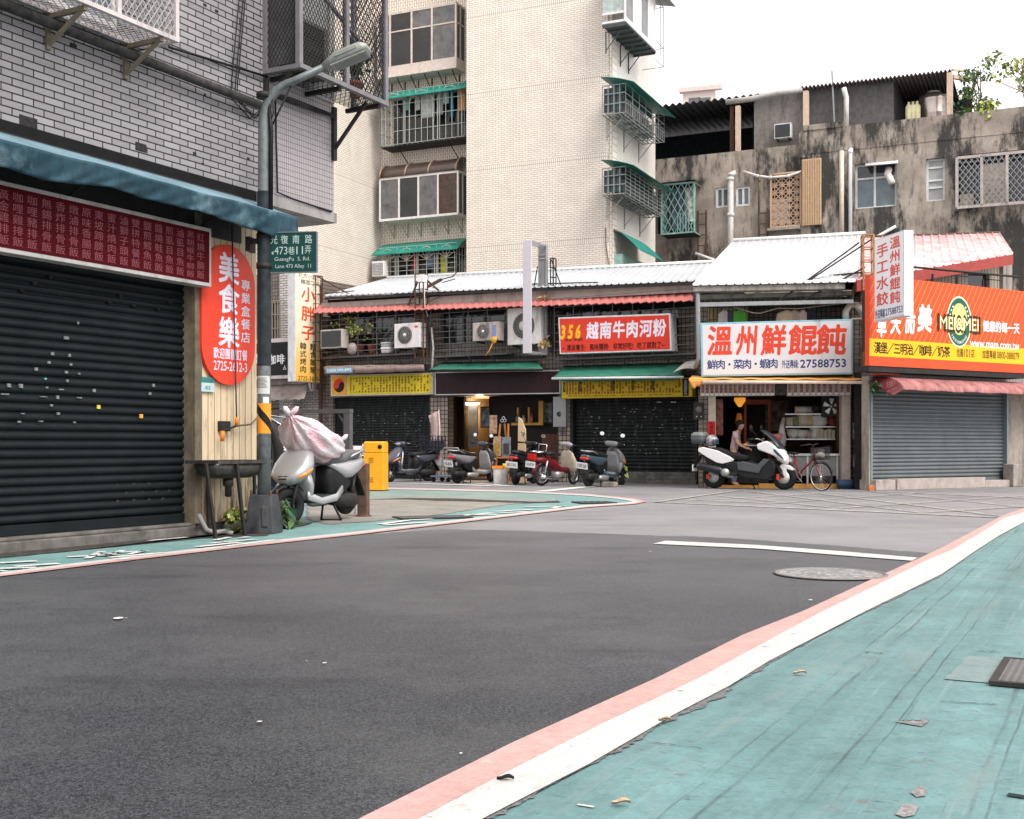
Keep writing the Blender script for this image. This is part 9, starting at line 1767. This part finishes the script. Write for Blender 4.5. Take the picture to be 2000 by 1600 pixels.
for px,py,lab,n in ((1213,948,'small green potted sprig beside the blue-grey scooter',30),(1345,945,'large-leaved dark green plant by the rear of the white touring scooter',46)):
    c = G(px,py)+Vector((0,.25,0)); t = thing('potted_plant', lab, 'plant', Loc(c)); big = px > 1300
    MB().lathe([(.1,0),(.13,.22),(.14,.22),(.14,.25),(.001,.25)],n=14).obj('pot', mat('dark_pot',(.05,.06,.06),.6), t); m = MB(); [m.tube([(0,0,.2),(rnd.uniform(-.2,.2),rnd.uniform(-.1,.1),(.75 if big else .4))],.008,5) for _ in range(5)]; m.obj('stem', LEAFD[0], t)
    m = MB(); leaves(m,(0,0,.78 if big else .42),(.38 if big else .12,.2,.22 if big else .18),n,.15 if big else .09,1.9,.6); m.obj('foliage', [LEAFD[2],LEAFD[2],LEAF[0]] if big else LEAFY, t)
m = MB(); m.box(-.15,.15,-.1,.1,0,.12); setp(m.obj('kerb_stone', M_CONC, None, Loc(G(1192,951.5), A.rz), bev=.02),'short pale concrete stop block at the front wheel of the blue-grey scooter','block')
# ---------------------------------------------------------------- person in the noodle shop
def person():
    px, D = 1433, 26.4
    base = Vector(((px-HX)/FPX*D, D, .032)); t = thing('person', 'person in a pink short sleeved top and jeans inside the noodle shop', 'person', Loc(base, R(-18), .89))
    J = {'pel':(0,0,.86,.125,.10),'waist':(.01,0,1.02,.115,.085),'chest':(.05,0,1.22,.135,.095),'neckb':(.09,0,1.36,.06,.055),'neck':(.12,0,1.43,.048,.048),
         'sl':(.06,.15,1.32,.06,.055),'el':(.13,.2,1.06,.042,.042),'wl':(.30,.10,.98,.028,.03),'sr':(.06,-.15,1.32,.06,.055),'er':(.13,-.21,1.06,.042,.042),'wr':(.31,-.08,.96,.028,.03),
         'hl':(.0,.085,.78,.085,.085),'kl':(.04,.095,.46,.058,.058),'al':(0,.095,.09,.04,.04),'tl':(.13,.105,.03,.038,.028),'hr':(.0,-.085,.78,.085,.085),'kr':(.03,-.1,.46,.058,.058),'ar':(-.01,-.1,.09,.04,.04),'tr':(.12,-.11,.03,.038,.028)}
    E_ = [('pel','waist'),('waist','chest'),('chest','neckb'),('neckb','neck'),('chest','sl'),('sl','el'),('el','wl'),('chest','sr'),('sr','er'),('er','wr'),('pel','hl'),('hl','kl'),('kl','al'),('al','tl'),('pel','hr'),('hr','kr'),('kr','ar'),('ar','tr')]
    def skinmesh(name, J, E_, root, mt, par, lev=2):
        ks = list(J); me = bpy.data.meshes.new(name); me.from_pydata([J[k][:3] for k in ks],[(ks.index(a),ks.index(b)) for a,b in E_],[]); o = bpy.data.objects.new(name, me); COL.objects.link(o); o.parent = par
        s = o.modifiers.new('skin','SKIN'); o.modifiers.new('sub','SUBSURF').render_levels = lev; o.modifiers['sub'].levels = lev; s.use_smooth_shade = True
        for i,k in enumerate(ks): me.skin_vertices[0].data[i].radius = J[k][3:5]; me.skin_vertices[0].data[i].use_root = (k == root)
        me.materials.append(mt); return o
    SKIN = mat('skin',(.42,.25,.17),.55,var=.08)
    skinmesh('body', J, E_, 'pel', SKIN, t)
    top = {k:(*J[k][:3], J[k][3]+.018, J[k][4]+.018) for k in ('waist','chest','neckb','sl','sr')}; top['pel'] = (0,0,.85,.145,.125); top['ul'] = (.10,.185,1.18,.062,.06); top['ur'] = (.10,-.19,1.18,.062,.06); top['neckb'] = (.07,0,1.33,.075,.07)
    skinmesh('shirt', top, [('pel','waist'),('waist','chest'),('chest','neckb'),('chest','sl'),('sl','ul'),('chest','sr'),('sr','ur')], 'pel', mat('dusty_pink_shirt',(.45,.32,.36),.8,var=.2,sc=5,bmp=.2,bsc=10), t)
    jn = {k:(*J[k][:3], J[k][3]+.014, J[k][4]+.014) for k in ('pel','hl','kl','al','hr','kr','ar')}; skinmesh('jeans', jn, [('pel','hl'),('hl','kl'),('kl','al'),('pel','hr'),('hr','kr'),('kr','ar')], 'pel', mat('blue_jeans',(.12,.17,.25),.8,var=.25), t)
    # head with features
    m = MB(); hc = Vector((.165,0,1.54)); n = 16; X_,Y = (1,0,0),(0,1,0); hm = Matrix.Translation(hc) @ Matrix.Rotation(R(22),4,'Y'); m.T = hm
    m.loft([sup((.03,0,-.115),X_,Y,.03,.028,n,2.2), sup((.022,0,-.095),X_,Y,.062,.05,n,2.2), sup((.012,0,-.055),X_,Y,.08,.065,n,2.2), sup((.004,0,0),X_,Y,.09,.074,n,2.2), sup((-.004,0,.05),X_,Y,.094,.076,n,2.2), sup((-.01,0,.09),X_,Y,.078,.062,n,2.2), sup((-.01,0,.113),X_,Y,.04,.03,n,2.2)])
    m.loft([sup((.09,0,.012),Y,(0,0,1),.008,.006,8), sup((.108,0,-.022),Y,(0,0,1),.014,.009,8), sup((.095,0,-.034),Y,(0,0,1),.012,.004,8)]); [m.ball((-.0,s*.077,-.005),.022,8,6,(.7,.35,1.2)) for s in (1,-1)]; m.obj('head', SKIN, t)
    m = MB(); m.T = hm; [m.ball((.086,s*.03,.008),.009,8,6,(.5,1.2,.6)) for s in (1,-1)]; m.obj('eyes', M_BLACK, t); m = MB(); m.T = hm; m.ball((.086,0,-.062),.02,8,5,(.4,1,.25)); m.obj('mouth', mat('lips',(.35,.12,.1),.5), t)
    m = MB(); m.T = hm; m.loft([sup((-.05,0,-.09),X_,Y,.035,.05,n), sup((-.045,0,-.03),X_,Y,.06,.08,n), sup((-.03,0,.03),X_,Y,.085,.088,n), sup((-.012,0,.06),X_,Y,.10,.086,n), sup((-.014,0,.10),X_,Y,.085,.07,n), sup((-.015,0,.127),X_,Y,.04,.035,n)]); m.ball((-.12,0,.02),.045,10,8); m.obj('hair', mat('black_hair',(.012,.01,.009),.5,var=.4,sc=40), t)
    for s,w_ in ((1,J['wl']),(-1,J['wr'])):
        W_ = Vector(w_[:3]); hj = {'w':(W_.x-.01,W_.y,W_.z,.022,.026),'p':(W_.x+.06,W_.y-s*.015,W_.z-.015,.018,.034)}; he = [('w','p')]
        for k,(oy,ln) in enumerate(((-.024,.062),(-.008,.072),(.008,.068),(.022,.055))):
            a = (W_.x+.085,W_.y-s*.02+oy,W_.z-.02,.009,.009); b = (W_.x+.085+ln*.5,W_.y-s*.025+oy*1.1,W_.z-.035,.0085,.0085); c_ = (W_.x+.085+ln*.8,W_.y-s*.03+oy*1.1,W_.z-.065,.0075,.0075)
            hj.update({f'a{k}':a,f'b{k}':b,f'c{k}':c_}); he += [('p',f'a{k}'),(f'a{k}',f'b{k}'),(f'b{k}',f'c{k}')]
        hj['t1'] = (W_.x+.035,W_.y-s*.05,W_.z-.01,.010,.010); hj['t2'] = (W_.x+.075,W_.y-s*.06,W_.z-.03,.008,.008); he += [('p','t1'),('t1','t2')]
        skinmesh('hand', hj, he, 'w', SKIN, t, 1)
person()
# give every loose rail, post and bracket an object of its own
def split_loose(o, gap=.03):
    me = o.data; nv = len(me.vertices); par = list(range(nv))
    def find(i):
        while par[i] != i: par[i] = par[par[i]]; i = par[i]
        return i
    for p in me.polygons:
        r = find(p.vertices[0])
        for v in p.vertices[1:]: par[find(v)] = r
    comp = {}
    for i in range(nv): comp.setdefault(find(i), []).append(i)
    cl = []
    for vs in comp.values():
        c = [me.vertices[i].co for i in vs]; lo = [min(v[k] for v in c) for k in range(3)]; hi = [max(v[k] for v in c) for k in range(3)]
        hit = [q for q in cl if all(lo[k]-gap <= q[1][k] and q[0][k] <= hi[k]+gap for k in range(3))]
        for q in hit: cl.remove(q); lo = [min(lo[k],q[0][k]) for k in range(3)]; hi = [max(hi[k],q[1][k]) for k in range(3)]; vs = vs+q[2]
        cl.append((lo, hi, vs))
    if len(cl) < 2: return
    base = o.name.split('.')[0]
    for n_, (_, _, vs) in enumerate(cl):
        ix = {v: k for k, v in enumerate(vs)}; m2 = bpy.data.meshes.new(base); ps = [p for p in me.polygons if p.vertices[0] in ix]
        m2.from_pydata([me.vertices[v].co for v in vs], [], [[ix[v] for v in p.vertices] for p in ps]); [m2.materials.append(q_) for q_ in me.materials]; m2.polygons.foreach_set('material_index', [p.material_index for p in ps])
        m2.polygons.foreach_set('use_smooth', [p.use_smooth for p in ps])
        if n_ == 0: o.data = m2
        else:
            c = o.copy(); c.data = m2; COL.objects.link(c); c.parent = o.parent
for o in list(COL.objects):
    if o.type == 'MESH' and o.parent and o.name.split('.')[0] in ('shutter_rail','shed_post','bracket','pole_clamp','turn_signal','side_pier','pane','side_pane','front_post','sticker','vent_hole','wall_chip','stored_clutter','hood_rib','price_label','fork_leg','vent','support_frame','corner_post'): split_loose(o, .002 if o.name.split('.')[0] in ('sticker','vent_hole') else .03)
COL.objects.unlink(_tob); bpy.data.objects.remove(_tob)
